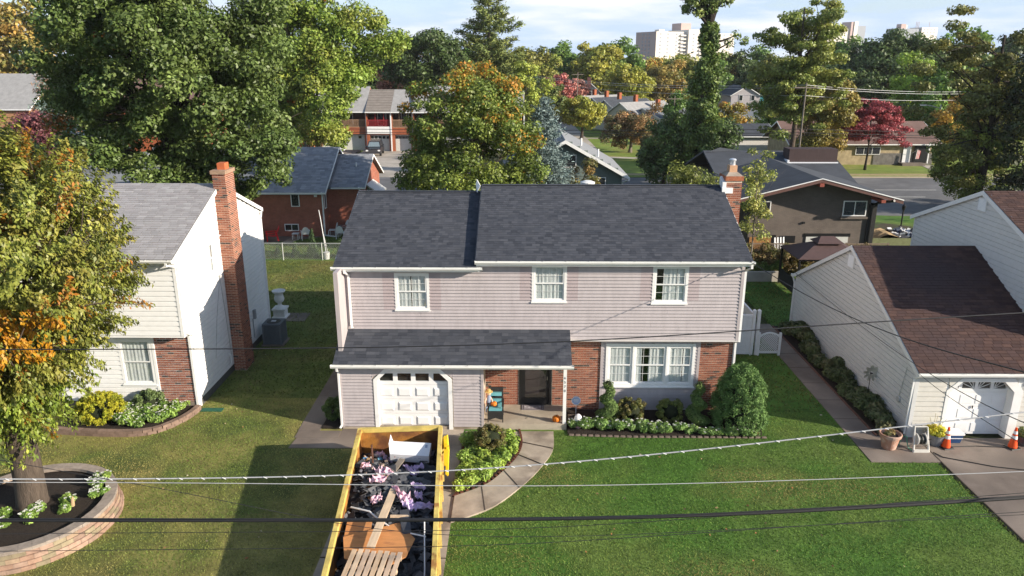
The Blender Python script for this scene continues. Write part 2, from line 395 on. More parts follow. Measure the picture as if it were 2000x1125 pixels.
def pipe(parent, pts, mat, w=.07, d=.05, name='downspout'):
    m = MB()
    for a, b in zip(pts[:-1], pts[1:]):
        a, b = Vector(a), Vector(b); t = (b - a).normalized(); x = Vector((1, 0, 0)) if abs(t.x) < .7 else Vector((0, 1, 0)); x = (x - t * x.dot(t)).normalized(); y = t.cross(x)
        a2, b2 = a - t * .02, b + t * .02
        m.hexa([a2 - x * w / 2 - y * d / 2, a2 + x * w / 2 - y * d / 2, a2 + x * w / 2 + y * d / 2, a2 - x * w / 2 + y * d / 2, b2 - x * w / 2 - y * d / 2, b2 + x * w / 2 - y * d / 2, b2 + x * w / 2 + y * d / 2, b2 - x * w / 2 + y * d / 2])
    return m.build(name, mat, parent)
# ------------------------------------------------------------------ ground, roads, paths
SOIL = M('soil', (.05, .06, .022), .95, .35, .8, col2=(.08, .07, .035), c2scale=.15)
LAWN_G = M('lawn_green', (.062, .145, .018), .95, .30, 1.6, bump=.3, bscale=40, col2=(.105, .165, .03), c2scale=.35, c2lo=.42, c2hi=.62, detail=6)
LAWN_Y = M('lawn_dry', (.235, .21, .065), .95, .30, 1.4, bump=.3, bscale=40, col2=(.085, .115, .028), c2scale=.32, c2lo=.45, c2hi=.62, detail=6)
LAWN_M = M('lawn_mixed', (.10, .135, .03), .95, .30, 1.5, bump=.3, bscale=40, col2=(.155, .155, .045), c2scale=.3, detail=6)
LAWN_FAR = M('lawn_far', (.15, .215, .03), .95, .25, .7, col2=(.22, .23, .05), c2scale=.12)
CONC = M('concrete', (.40, .335, .265), .9, .16, 2.2, bump=.25, bscale=90, col2=(.25, .205, .16), c2scale=.9, detail=7)
CONC2 = M('old_concrete', (.25, .205, .17), .9, .2, 2.0, bump=.3, bscale=90, col2=(.16, .13, .11), c2scale=.5, c2lo=.4, c2hi=.6, detail=7)
CONCL = M('pale_concrete', (.42, .38, .33), .9, .14, 1.0, bump=.2, bscale=60, col2=(.32, .29, .25), c2scale=.3)
ASPH = M('asphalt', (.12, .122, .13), .9, .18, .9, bump=.2, bscale=80, col2=(.165, .165, .17), c2scale=.12)
MULCH = M('mulch', (.028, .02, .015), .95, .5, 22, bump=1.0, bscale=70)
BLOCK = M('retaining_block', (.27, .17, .12), .9, .2, 7, bump=.4, bscale=50, attr=True)
KERB = M('kerb_stone', (.42, .36, .27), .9, .12, 2)
MB().add([(-1800, -400, -.10), (1800, -400, -.10), (1800, 2600, -.10), (-1800, 2600, -.10)], [(0, 1, 2, 3)]).build('ground', SOIL, None, 'structure')
slab('lawn', [(-1.85, 8), (13.0, 8), (13.0, 20.6), (10.98, 20.6), (10.98, 40.3), (7.6, 40.3), (-1.85, 40.3)], 0, LAWN_G, .05)
slab('lawn', [(-40, 8), (-5.0, 8), (-5.0, 25), (-40, 25)], .0, LAWN_Y, .05)
slab('lawn', [(-40, 25.01), (-5.0, 25.01), (-5.0, 44.6), (-40, 44.6)], .0, LAWN_M, .05)
slab('lawn', [(-1.85, 40.3), (-1.85, 44.6), (-5, 44.6), (-5, 40.3)], 0, LAWN_G, .05)
slab('lawn', [(-40, 44.6), (9, 44.6), (9, 61), (-40, 61)], -.004, LAWN_G, .05)
slab('lawn', [(9, 41.0), (60, 41.0), (60, 56), (9, 61)], -.004, LAWN_G, .05)
slab('lawn', [(11.9, 32.5), (40, 32.5), (40, 40.3), (11.9, 40.3)], -.004, LAWN_G, .05)
slab('road', [(-160, 63.5), (22, 63.5), (30, 56.5), (160, 56.5), (160, 79.0), (-160, 79.0)], -.02, ASPH, .06)
for a, b in ((-160, -21.4), (-12.2, 8), (20, 160)): slab('kerb', [(a, 79.0), (b, 79.0), (b, 79.18), (a, 79.18)], .1, KERB, .25)
slab('kerb', [(-160, 63.3), (22, 63.3), (22, 63.5), (-160, 63.5)], .1, KERB, .25)
slab('pavement', [(-160, 80.4), (-21.4, 80.4), (-21.4, 81.7), (-160, 81.7)], .02, CONCL)
slab('pavement', [(8, 80.4), (160, 80.4), (160, 81.7), (8, 81.7)], .02, M('dry_verge', (.33, .27, .14), .95, .2, 2))
slab('lawn', [(-160, 79.2), (-21.5, 79.2), (-21.5, 104), (-160, 104)], 0, LAWN_FAR, .05)
slab('lawn', [(8, 79.2), (160, 79.2), (160, 160), (8, 160)], 0, LAWN_FAR, .05)
slab('driveway', [(-21.4, 79.0), (-5.0, 79.0), (-5.0, 105), (-21.4, 105)], 0.004, CONCL)
slab('path', [(8, 79.3), (11.2, 79.3), (10.0, 160), (7.6, 160)], .012, CONCL)
slab('path', [(10.8, 95.2), (26, 92), (26, 93), (10.8, 96.6)], .016, CONCL)
slab('path', [(10.2, 119), (22, 119), (22, 120.4), (10.2, 120.4)], .016, CONCL)
slab('path', [(45.2, 79.4), (46.6, 79.4), (48.7, 88.6), (47.4, 88.6)], .03, CONCL)
for yy, x0, x1 in ((67.5, 30, 37), (71.3, 33, 40), (66.8, 24, 29)): slab('road_marking', [(x0, yy), (x1, yy), (x1, yy + .12), (x0, yy + .12)], -.012, M('road_paint', (.6, .6, .58), .8, .2, 3), .006)
# our plot
slab('driveway', [(-5.0, 8), (-1.80, 8), (-1.86, 22.62), (-5.0, 22.62)], .006, CONC)
slab('driveway', [(-5.98, 22.0), (-5.0, 22.0), (-5.0, 22.62), (-5.98, 22.62)], .006, CONC2)
for poly in ([(-7.44, 21.30), (-5.0, 21.30), (-5.0, 21.98), (-7.36, 21.98)], [(-7.44, 21.99), (-5.99, 21.99), (-5.99, 22.45), (-7.44, 22.45)], [(-7.46, 22.46), (-6.72, 22.46), (-6.72, 25.2), (-7.46, 25.2)], [(-7.46, 25.21), (-6.72, 25.21), (-6.72, 28.2), (-7.46, 28.2)], [(-7.46, 28.21), (-6.0, 28.21), (-6.0, 32), (-7.46, 32)]):
    slab('path', poly, .02, CONC2)
def arc(p, n=8):
    """Catmull-Rom through 2d points"""
    q = [p[0]] + list(p) + [p[-1]]; out = []
    for i in range(1, len(q) - 2):
        for k in range(n):
            t = k / n; a, b, c, d = (np.array(v, float) for v in q[i - 1:i + 3])
            out.append(tuple(.5 * ((2 * b) + (c - a) * t + (2 * a - 5 * b + 4 * c - d) * t * t + (3 * b - a - 3 * c + d) * t ** 3)))
    out.append(tuple(p[-1])); return out
outer = arc([(1.16, 22.48), (1.10, 21.3), (.74, 20.3), (.15, 19.2), (-.75, 18.0), (-1.84, 17.30)], 6)
inner = arc([(.05, 22.48), (.12, 21.7), (-.02, 20.9), (-.38, 20.1), (-.95, 19.2), (-1.84, 18.55)], 6)
cut = [0, 10, 19, 24, 30]
for a, b in zip(cut[:-1], cut[1:]):   # poured in four sections with open joints
    po = outer[a:b + 1]; pi = inner[a:b + 1]; e = .012
    slab('path', po + pi[::-1], .024 + .001 * a, CONC)
JT = M('joint_dirt', (.07, .055, .04), .95, .3, 10)
for c_ in (6, 12, 19, 25): a_, b_ = Vector((*outer[c_], 0)), Vector((*inner[c_], 0)); d_ = (b_ - a_).normalized(); n_ = Vector((-d_.y, d_.x, 0)) * .009; slab('path_joint', [(p_.x, p_.y) for p_ in (a_ - n_, a_ + n_, b_ + n_, b_ - n_)], .058, JT, .02)
for x0_, x1_, y_ in ((-5.0, -1.83, 19.0), (-5.0, -1.83, 15.8), (13.2, 30, 18.6), (10.98, 13.15, 21.4)): slab('path_joint', [(x0_, y_), (x1_, y_), (x1_, y_ + .018), (x0_, y_ + .018)], .0265, JT, .02)
for y_ in (23.5, 25.0, 26.5, 28.0, 29.5, 31.0): slab('path_joint', [(10.98, y_), (11.85, y_), (11.85, y_ + .014), (10.98, y_ + .014)], .0265, JT, .02)
slab('path_joint', [(13.14, 12), (13.17, 12), (13.17, 22.18), (13.14, 22.18)], .0265, JT, .02)
for i in range(6): slab('paver', [(-1.80 + i * .32, 22.12), (-1.49 + i * .32, 22.12), (-1.49 + i * .32, 22.46), (-1.80 + i * .32, 22.46)], .03, CONC)
slab('mulch_bed', [(-1.74, 18.72), (-.98, 19.32), (-.44, 20.12), (-.08, 20.95), (.05, 21.7), (.0, 22.1), (-1.74, 22.1)], .05, MULCH)
slab('mulch_bed', [(1.63, 22.30), (4, 22.16), (7.0, 22.12), (8.1, 22.3), (8.3, 23.0), (8.0, 24.2), (7.43, 24.2), (7.43, 24.09), (1.63, 24.09)], .05, MULCH)
slab('mulch_bed', [(-6.70, 22.62), (-5.99, 22.62), (-5.99, 26), (-6.70, 26)], .04, MULCH)
# neighbour on the right
slab('path', [(10.98, 20.62), (13.15, 20.62), (13.15, 22.18), (12.0, 22.3), (11.85, 22.4), (11.85, 33.2), (10.98, 33.2)], .02, CONC2)
slab('path', [(9.2, 31.4), (10.97, 31.4), (10.97, 33.0), (9.2, 33.0)], .018, CONC2)
slab('driveway', [(13.16, 8), (30, 8), (30, 22.18), (13.16, 22.18)], .012, CONC2)
slab('mulch_bed', [(11.92, 22.3), (12.80, 22.3), (12.80, 32.9), (11.92, 32.9)], .05, MULCH)
slab('path_edging', [(11.86, 22.3), (11.915, 22.3), (11.915, 32.9), (11.86, 32.9)], .06, M('edging_brick', (.16, .08, .06), .9, .3, 9))
# retaining kerb at the back of the right yard
MB().box(9.4, 40.3, -.05, 14.7, 40.55, .55).build('garden_wall', CONCL, None, 'structure')
# patio behind the brick house
slab('path', [(-19.8, 48.6), (-17.2, 49.2), (-14.0, 51.0), (-12.2, 52.2), (-9.5, 54), (-9.5, 55), (-12, 55), (-13.6, 53), (-20, 51.05)], .02, CONC2)
slab('path', [(-16.3, 48.9), (-15.6, 49.2), (-15.2, 51.0), (-16.0, 51.0)], .03, CONC)
# brown verge by the lamp post
slab('mulch_bed', [(20.9, 44.5), (28, 48), (33, 52), (27.5, 56.3), (24, 54.5), (21.0, 49)], .02, M('verge_soil', (.06, .05, .03), .95, .3, 4, col2=(.05, .08, .02), c2scale=1.0))
slab('path', [(21.2, 47.3), (22.4, 47.3), (24.0, 45.6), (24.6, 44.4), (23.6, 44.4), (22.8, 45.6)], .04, CONC)
# ------------------------------------------------------------------ the house in the middle
SID = M('mauve_siding', (.42, .378, .384), .55, .08, 3, bump=.05, bscale=30, stretch=(2, 2, .5))
SIDG = M('mauve_siding_unfaded', (.375, .315, .32), .55, .05, 5, bump=.05, bscale=30)
SHG = M('asphalt_shingle', rough=.92, var=.16, scale=55, attr=True, spec=.15)
DECK = M('roof_deck', (.06, .062, .068), .95, .2, 20)
GUT = M('gutter_white', (.80, .80, .77), .4, .06, 2)
BRK = M('brick_red', rough=.88, var=.22, scale=25, attr=True, bump=.3, bscale=120, spec=.2)
MORT = M('mortar', (.56, .47, .38), .95, .15, 20)
BLACK = M('black_paint', (.012, .012, .013), .4, .1)
PAL = [(.056, .061, .075), (.063, .068, .082), (.074, .079, .093), (.047, .052, .065), (.059, .064, .078), (.068, .073, .087)]
H = thing('house', 'two-storey mauve sided house with new charcoal shingle roof and brick lower wall', 'house', (0.7, 22.65, 0))
XL, XR, XM, YU, YL, YG, YBK = -5.98, 7.45, -1.32, 23.75, 24.10, 22.65, 32.0
zE1, zR1, zE2, zR2, YE, YR = 5.50, 7.20, 5.72, 7.45, 23.40, 27.92
winU = [(-4.18, -3.02, 3.90, 5.22), (.41, 1.58, 4.20, 5.52), (4.43, 5.62, 4.16, 5.50)]
tri = (3.02, 6.12, .97, 2.58); door = (.06, 1.09, .22, 2.24); gar = (-4.72, -2.36, 0, 2.12)
w = MB()
panel(w, 'y-', YU, .15, XL, XM, 2.86, 5.46, [winU[0]]); panel(w, 'y-', YU, .15, XM, XR, 2.86, 5.66, winU[1:])
panel(w, 'y-', YL, .2, -1.19, XR - .02, 0, 2.86, [tri, door])
panel(w, 'y-', YG, .15, XL, -1.19, 0, 2.52, [(gar[0] - .05, gar[1] + .05, 0, 2.17)])
w.box(XL, YU + .151, 2.70, XR, YU + .6, 2.858)
MB().box(XL, YG + .151, 0, XL + .14, YBK, 5.46).build('side_wall', SID, H); MB().box(XR - .16, YL + .201, 0, XR - .02, YBK - .1, 5.66).build('side_wall', SID, H)
w.box(XL, YBK, 0, XR, YBK + .15, 5.46)
w.box(-1.33, YG + .151, 0, -1.19, YL, 2.45)
w.prism([(XL, YU + .15, 5.461), (XL, YBK, 5.461), (XL, YR, zR1 - .14)], (.14, 0, 0)); w.prism([(XR - .14, YU + .15, 5.661), (XR - .14, YBK, 5.661), (XR - .14, YR, zR2 - .14)], (.14, 0, 0))
w.prism([(XM - .02, YU + .2, 5.661), (XM - .02, YBK, 5.661), (XM - .02, YR, zR2 - .14)], (.12, 0, 0))
wall = w.build('wall', MORT, H)
MB().box(XL, YG - .01, -.05, -1.19, YG + .1, .10).build('foundation', CONC, H)
MB().box(-1.19, YG - .02, -.05, 1.60, YL, .22).build('porch_slab', M('porch_concrete', (.40, .345, .27), .9, .14, 3, bump=.2, bscale=80, col2=(.32, .27, .21), c2scale=.8, detail=7), H)
gh = []
snap = lambda z: 2.86 + .1165 * round((z - 2.86) / .1165)
for a, b, c, d in winU: gh += [(a - .40, a, snap(c + .05), snap(d - .03)), (b, b + .38, snap(c + .05), snap(d - .03))]
for x0, x1, zt, hs in ((XL, XM, 5.46, [winU[0]] + gh[:2]), (XM, XR, 5.66, winU[1:] + gh[2:])):
    siding(wall, 'y-', YU, x0, x1, 2.86, 2.86 + .1165 * round((zt - 2.86) / .1165), SID, .1165, hs, seams=.7)
for i, g in enumerate(gh):
    x0, x1, zt = ((XL, XM, 5.46) if i < 2 else (XM, XR, 5.66))
    siding(wall, 'y-', YU, g[0], g[1], 2.86, 2.86 + .1165 * round((zt - 2.86) / .1165), SIDG, .1165, (), lim=lambda z, g=g: (g[0], g[1]) if g[2] < z < g[3] else None)
siding(wall, 'y-', YG, XL + .07, -1.19 - .07, .1, 2.30, SID, .117, [(gar[0] - .16, gar[1] + .16, 0, 2.24)])
siding(wall, 'y-', YL, 2.93, 6.20, .05, 2.70, SID, .117, [tri])
for x0, x1, y, z0, z1 in ((XL - .01, XL + .07, YU, 2.86, 5.46), (XR - .09, XR + .01, YU, 2.84, 5.66), (XL - .02, XL + .07, YG, .06, 2.34), (-1.27, -1.18, YG, .06, 2.34), (2.84, 2.93, YL, .04, 2.72), (6.20, 6.29, YL, .04, 2.72)):
    MB().box(x0, y - .042, z0, x1, y + .02, z1).build('corner_trim', SID, H)
MB().box(2.93, YL - .042, 2.62, 6.20, YL - .002, 2.72).build('head_trim', SID, H)
MB().box(XL, YU - .035, 2.79, XR, YU + .5, 2.857).build('soffit', M('soffit', (.62, .58, .57), .6, .05), H)
MB().box(XR - .03, YL - .03, .05, XR + .03, YL + .1, 2.78).build('corner_board', WHITE, H)
bricks(wall, 'y-', YL, 1.62, 2.84, .05, 2.74, BRK, (), 140, seed=2, flip=True)
bricks(wall, 'y-', YL, 6.29, XR - .03, .05, 2.74, BRK, (), 140, seed=3, flip=True)
bricks(wall, 'y-', YL, -1.19, 1.62, .22, 2.45, BRK, [(door[0] - .08, door[1] + .08, 0, door[3] + .08)], 0, seed=4)
window(H, 'y-', YU, *winU[0], grid=(4, 2), curt=((0, .45), (.5, 1)))
window(H, 'y-', YU, *winU[1], grid=(4, 2), curt=((0, 1),))
window(H, 'y-', YU, *winU[2], grid=(4, 2), curt=((.28, .72), (.74, 1)))
# triple window: one casing, three double-hung units
cas = MB(); panel(cas, 'y-', YL, .1, tri[0], tri[1], tri[2], tri[3], [(tri[0] + .09, tri[0] + .93, tri[2] + .09, tri[3] - .09), (tri[0] + 1.0, tri[0] + 2.10, tri[2] + .09, tri[3] - .09), (tri[0] + 2.17, tri[1] - .09, tri[2] + .09, tri[3] - .09)])
for v in range(len(cas.v)): pass
cz = cas.build('window_casing', WHITE, H); cz.location.y -= .055
window(H, 'y-', YL, tri[0] + .09, tri[0] + .93, tri[2] + .09, tri[3] - .09, trim=.035, grid=(3, 2), curt=((0, 1),), sill=False)
window(H, 'y-', YL, tri[0] + 1.0, tri[0] + 2.10, tri[2] + .09, tri[3] - .09, trim=.035, grid=(4, 2), curt=((0, .22), (.46, 1)), sill=False)
window(H, 'y-', YL, tri[0] + 2.17, tri[1] - .09, tri[2] + .09, tri[3] - .09, trim=.035, grid=(3, 2), curt=((0, .62), (.66, 1)), sill=False)
MB().box(tri[0] - .03, YL - .10, tri[2] - .04, tri[1] + .03, YL, tri[2] + .0).build('window_sill', WHITE, H)
# entrance: black storm door in a black frame
dr = bpy.data.objects.new('door', None); COL.objects.link(dr); dr.parent = H; OFF[dr.name] = OFF[H.name]
f = MB(); panel(f, 'y-', YL - .03, .1, door[0] - .06, door[1] + .06, .22, door[3] + .06, [(door[0] + .02, door[1] - .02, .23, door[3] - .02)]); f.build('frame', BLACK, dr)
f = MB(); panel(f, 'y-', YL + .01, .04, door[0] + .025, door[1] - .025, .24, door[3] - .025, [(door[0] + .15, door[1] - .15, .48, door[3] - .14)]); f.build('storm_door', BLACK, dr)
MB().box(door[0] + .15, YL + .022, .48, door[1] - .15, YL + .028, door[3] - .14).build('pane', GLASS, dr)
MB().box(door[0] + .02, YL + .1, .22, door[1] - .02, YL + .15, door[3]).build('inner_door', M('dark_door', (.035, .02, .02), .5, .2), dr)
MB().tube([(door[1] - .1, YL - .05, 1.2), (door[1] - .1, YL - .05, 1.32)], .012).build('handle', M('steel', (.5, .5, .5), .3, .05, metal=1), dr)
MB().box(-.13, YL - .1, 1.93, -.03, YL - .012, 2.2).build('porch_lamp', BLACK, H)
# garage door with clipped upper corners
gd = bpy.data.objects.new('garage_door', None); COL.objects.link(gd); gd.parent = H; OFF[gd.name] = OFF[H.name]
GW = M('garage_white', (.80, .80, .80), .45, .04, 3)
yd = YG + .11; gx0, gx1 = gar[0] - .02, gar[1] + .02; gw = (gx1 - gx0)
for i in range(4):
    z0, z1 = i * .53 + .005, (i + 1) * .53 - .005; hs = []
    for k in range(4):
        u0 = gx0 + gw * (k + .09) / 4; u1 = gx0 + gw * (k + .91) / 4
        if i == 3: hs.append((u0 + .02, u1 - .02, z0 + .12, z1 - .12))
    s = MB(); panel(s, 'y-', yd, .05, gx0, gx1, z0, z1, hs); s.build('door_section', GW, gd)
    for k in range(4):
        u0 = gx0 + gw * (k + .12) / 4; u1 = gx0 + gw * (k + .88) / 4
        if i < 3:
            p = MB(); a = .045; zz0, zz1 = z0 + .1, z1 - .1
            p.hexa([(u0, yd - .0005, zz0), (u1, yd - .0005, zz0), (u1, yd + .02, zz0), (u0, yd + .02, zz0), (u0, yd - .0005, zz1), (u1, yd - .0005, zz1), (u1, yd + .02, zz1), (u0, yd + .02, zz1)])
            p.add([(u0, yd - .002, zz0), (u1, yd - .002, zz0), (u1, yd - .002, zz1), (u0, yd - .002, zz1), (u0 + a, yd - .03, zz0 + a), (u1 - a, yd - .03, zz0 + a), (u1 - a, yd - .03, zz1 - a), (u0 + a, yd - .03, zz1 - a)], [(0, 1, 5, 4), (1, 2, 6, 5), (2, 3, 7, 6), (3, 0, 4, 7), (4, 5, 6, 7)])
            p.build('raised_panel', GW, gd)
        else:
            u0 = gx0 + gw * (k + .09) / 4 + .02; u1 = gx0 + gw * (k + .91) / 4 - .02
            MB().box(u0, yd + .02, z0 + .12, u1, yd + .026, z1 - .12).build('pane', GLASS, gd)
            MB().box(u0 - .02, yd + .055, z0 + .1, u1 + .02, yd + .06, z1 - .1).build('dark_room_panel', DARKROOM, gd)
t = MB(); c = .34; o = .13
pin = [(gar[0], 0), (gar[0], 2.12 - c), (gar[0] + c, 2.12), (gar[1] - c, 2.12), (gar[1], 2.12 - c), (gar[1], 0)]
pout = [(gar[0] - o, 0), (gar[0] - o, 2.12 - c + .05), (gar[0] + c - .05, 2.12 + o), (gar[1] - c + .05, 2.12 + o), (gar[1] + o, 2.12 - c + .05), (gar[1] + o, 0)]
for i in range(5):
    q = [pin[i], pin[i + 1], pout[i + 1], pout[i]]; t.prism([(x, YG - .045, z) for x, z in q], (0, .15, 0))
t.build('garage_trim', WHITE, H)
for s, x in ((1, gar[0]), (-1, gar[1])):
    MB().prism([(x, YG - .028, 2.12 - c), (x, YG - .028, 2.26), (x + s * c, YG - .028, 2.26), (x + s * c, YG - .028, 2.12)], (0, .10, 0)).build('corner_infill', SID, H)
    MB().prism([(x - s * .16, YG - .03, 2.12 - c + .12), (x - s * .16, YG - .03, 2.24), (x + s * (c - .1), YG - .03, 2.27), (x + s * (c - .02), YG - .03, 2.22)], (0, .02, 0)).build('corner_infill', SID, H)
# porch post with the house number
MB().box(1.47, YG + .0, .22, 1.58, YG + .11, 2.34).build('porch_post', WHITE, H)
for i, ch in enumerate('6570'):
    cu = bpy.data.curves.new('house_number', 'FONT'); cu.body = ch; cu.size = .125; cu.extrude = .003; cu.align_x = 'CENTER'; cu.materials.append(M('number_grey', (.11, .11, .12), .5, .05))
    tmp = bpy.data.objects.new('tmp', cu); me = bpy.data.meshes.new_from_object(tmp); bpy.data.objects.remove(tmp)
    o_ = link('house_number', me, H, loc=(1.525, YG - .004, 1.86 - i * .155)); o_.rotation_euler = (R(90), 0, 0)
# roofs
roof = MB()
slope(roof, (-6.10, YE, zE1), (XM, YE, zE1), (XM, YR, zR1), (-6.10, YR, zR1), .14); slope(roof, (XM, YBK + .35, zE1), (-6.10, YBK + .35, zE1), (-6.10, YR + .001, zR1), (XM, YR + .001, zR1), .14)
slope(roof, (-1.42, YE, zE2), (7.58, YE, zE2), (7.58, YR, zR2), (-1.42, YR, zR2), .14); slope(roof, (7.58, YBK + .35, zE2), (-1.42, YBK + .35, zE2), (-1.42, YR + .001, zR2), (7.58, YR + .001, zR2), .14)
slope(roof, (-6.06, 22.32, 2.50), (1.70, 22.32, 2.50), (1.70, YU + .02, 3.20), (-6.06, YU + .02, 3.20), .12)
rf = roof.build('roof', DECK, H)
sv1 = (0, YR - YE, zR1 - zE1); sv2 = (0, YR - YE, zR2 - zE2); svp = (0, YU - 22.32, .70)
shingles(rf, (-6.12, YE - .03, zE1), (1, 0, 0), sv1, 4.78, Vector(sv1).length, SHG, PAL, seed=11, wr=(.10, .26))
shingles(rf, (-1.44, YE - .03, zE2), (1, 0, 0), sv2, 9.04, Vector(sv2).length, SHG, PAL, seed=12, wr=(.10, .26))
shingles(rf, (-6.08, 22.29, 2.50), (1, 0, 0), svp, 7.80, Vector(svp).length - .02, SHG, PAL, seed=13, single=300, wr=(.14, .36), expo=.14)
for x0, x1, zr in ((-6.10, -1.44, zR1), (-1.42, 7.58, zR2)):
    MB().box(x0 + .05, YR - .13, zr - .045, x1 - .05, YR + .13, zr + .028).build('ridge_vent', BLACK, rf)
    x = x0
    while x < x1 - .05:
        q = min(x + .26, x1); m = MB(); m.col(random.choice(PAL)); e = random.uniform(0, .006)
        m.prism([(x, YR - .19, zr - .03 + e), (x, YR, zr + .046 + e), (x, YR + .19, zr - .03 + e), (x, YR + .19, zr - .045 + e), (x, YR, zr + .03 + e), (x, YR - .19, zr - .045 + e)], (q - x - .006, 0, 0)); m.build('ridge_cap', SHG, rf); x = q
MB().prism([(-1.47, YE + .02, zE2 - .17), (-1.47, YR, zR2 - .17), (-1.47, YR, zR2 + .005), (-1.47, YE + .02, zE2 - .0)], (.035, 0, 0)).build('rake_board', M('step_flashing', (.10, .10, .105), .6, .1), H)
MB().prism([(-1.60, YR - .30, zR1 + .02), (-1.48, YR - .24, zR2 + .02), (-1.62, YR - .02, zR2 + .22), (-1.66, YR - .02, zR2 + .05)], (.012, .03, .0)).build('rake_flashing', WHITE, H)
MB().prism([(7.585, YE + .02, zE2 - .17), (7.585, YR, zR2 - .17), (7.585, YR, zR2 + .0), (7.585, YE + .02, zE2)], (.03, 0, 0)).build('rake_board', WHITE, H)
MB().prism([(-6.13, YE + .02, zE1 - .17), (-6.13, YR, zR1 - .17), (-6.13, YR, zR1 + .0), (-6.13, YE + .02, zE1)], (.03, 0, 0)).build('rake_board', WHITE, H)
fa = MB(); fa.box(-6.1, YE + .005, zE1 - .18, -1.44, YE + .03, zE1 - .02); fa.box(-1.42, YE + .005, zE2 - .19, 7.58, YE + .03, zE2 - .02); fa.box(-6.06, 22.325, 2.34, 1.70, 22.35, 2.48)
fa.box(-6.06, 22.351, 2.34, 1.70, YG - .03, 2.362); fa.box(-1.19, YG + .12, 2.34, 1.70, YL - .02, 2.362); fa.box(-6.1, YE + .031, zE1 - .18, XM, YU - .01, zE1 - .15); fa.box(XM, YE + .031, zE2 - .19, 7.58, YU - .01, zE2 - .16)
fa.build('fascia', WHITE, H)
MB().prism([(1.70, 22.35, 2.36), (1.70, YU, 2.36), (1.70, YU, 3.17), (1.70, 22.35, 2.46)], (-.05, 0, 0)).build('porch_cheek', WHITE, H)
gutter(H, (-6.18, YE + .003, zE1 - .012), (-1.22, YE + .003, zE1 - .012), GUT); gutter(H, (-1.46, YE + .003, zE2 - .012), (7.66, YE + .003, zE2 - .012), GUT); gutter(H, (-6.14, 22.322, 2.485), (1.78, 22.322, 2.485), GUT, .115)
pipe(H, [(-5.74, YE - .05, zE1 - .12), (-5.74, YE - .05, zE1 - .2), (-5.70, YU - .075, zE1 - .36), (-5.70, YU - .075, 3.42), (-5.66, YU - .16, 3.30)], WHITE)
pipe(H, [(-5.95, 22.27, 2.38), (-5.95, 22.29, 2.28), (-5.99, YG - .06, 2.14), (-5.99, YG - .06, .16), (-6.03, YG - .14, .1)], WHITE, .06, .045)
pipe(H, [(7.56, YE - .05, zE2 - .12), (7.56, YE - .05, zE2 - .22), (7.50, YU + .0, zE2 - .42), (7.50, YU + .0, 2.8), (7.48, YL - .05, 2.66), (7.48, YL - .05, .12)], WHITE)
# chimney on the right gable
ch = bpy.data.objects.new('chimney', None); COL.objects.link(ch); ch.parent = H; OFF[ch.name] = OFF[H.name]
cx0, cx1, cy0, cy1, ctop = 7.66, 8.24, 27.55, 28.35, 7.86
MB().box(cx0, cy0, 0, cx1, cy1, ctop).build('core', MORT, ch)
bricks(ch, 'y-', cy0, cx0 - .01, cx1 + .01, 4.6, ctop - .18, BRK, (), 140, seed=8, flip=True); bricks(ch, 'x-', cx0, cy0, cy1, 6.6, ctop - .18, BRK, (), 60, seed=9, flip=True)
MB().box(cx0 - .045, cy0 - .045, ctop - .17, cx1 + .045, cy1 + .045, ctop + .0).build('brick_collar', M('brick_collar', (.34, .12, .06), .85, .3, 12, bump=.3), ch)
MB().hexa([(cx0 - .03, cy0 - .03, ctop + .001), (cx1 + .03, cy0 - .03, ctop + .001), (cx1 + .03, cy1 + .03, ctop + .001), (cx0 - .03, cy1 + .03, ctop + .001), (cx0 + .12, cy0 + .2, ctop + .12), (cx1 - .12, cy0 + .2, ctop + .12), (cx1 - .12, cy1 - .2, ctop + .12), (cx0 + .12, cy1 - .2, ctop + .12)]).build('crown', CONC, ch)
MB().box(cx0 + .15, cy0 + .22, ctop + .1, cx1 - .15, cy1 - .22, ctop + .36).build('flue', M('clay_flue', (.55, .33, .2), .85, .15, 8), ch)
m = MB().lathe([(.10, 0), (.10, .05), (.085, .06), (.085, .17), (.125, .17), (.13, .2), (.10, .235), (.02, .25)], (7.95, 27.95, ctop + .36), 16)
for k in range(10): a = k * math.pi / 5; m.obox((7.95 + .105 * math.cos(a), 27.95 + .105 * math.sin(a), ctop + .36 + .11), (.012, .012, .13), (0, 0, a))
m.build('flue_cap', M('cap_metal', (.75, .77, .8), .35, .06, metal=.6), ch)
fl = MB(); fl.prism([(7.52, 27.5, 7.34), (7.52, 27.5, 7.62), (7.52, 27.98, 7.80), (7.52, 27.98, 7.5)], (.14, 0, 0)); fl.box(7.5, 27.44, 7.24, 7.9, 27.54, 7.44); fl.build('flashing', WHITE, ch)
MB().tube([(2.6, YR + .5, 7.3), (2.6, YR + .5, 7.5), (2.6, YR + .5, 7.56)], [.26, .28, .12], 16).build('roof_vent', M('vent_white', (.7, .7, .68), .5, .05), H)

# ------------------------------------------------------------------ white house on the left
WSID = M('white_siding', (.80, .80, .79), .5, .04, 5)
SHGREY = [(.30, .29, .295), (.33, .32, .325), (.315, .305, .31), (.345, .335, .34), (.32, .305, .31)]
WH = thing('house', 'white sided two-storey house with pale grey roof and tall red brick chimney', 'house', (-11.5, 24.1, 0))
WX, wy0, wyl, wyb, wyr = -11.5, 23.72, 24.10, 32.05, 27.95; we, wr = 5.72, 7.50; WXL = -22.0
ww = MB(); wwin = [(26.38, 26.86, 4.34, 5.52)]; wfw = [(-14.05, -12.86, .95, 2.70)]; wuw = [(-15.9, -14.7, 3.95, 5.25)]
panel(ww, 'x+', WX, .15, wyl, wyb, 0, 2.93); panel(ww, 'x+', WX, .15, wy0, wyb, 2.93, we - .05, wwin)
ww.prism([(WX, wy0, we - .049), (WX, wyb, we - .049), (WX, wyr, wr - .13)], (-.15, 0, 0))
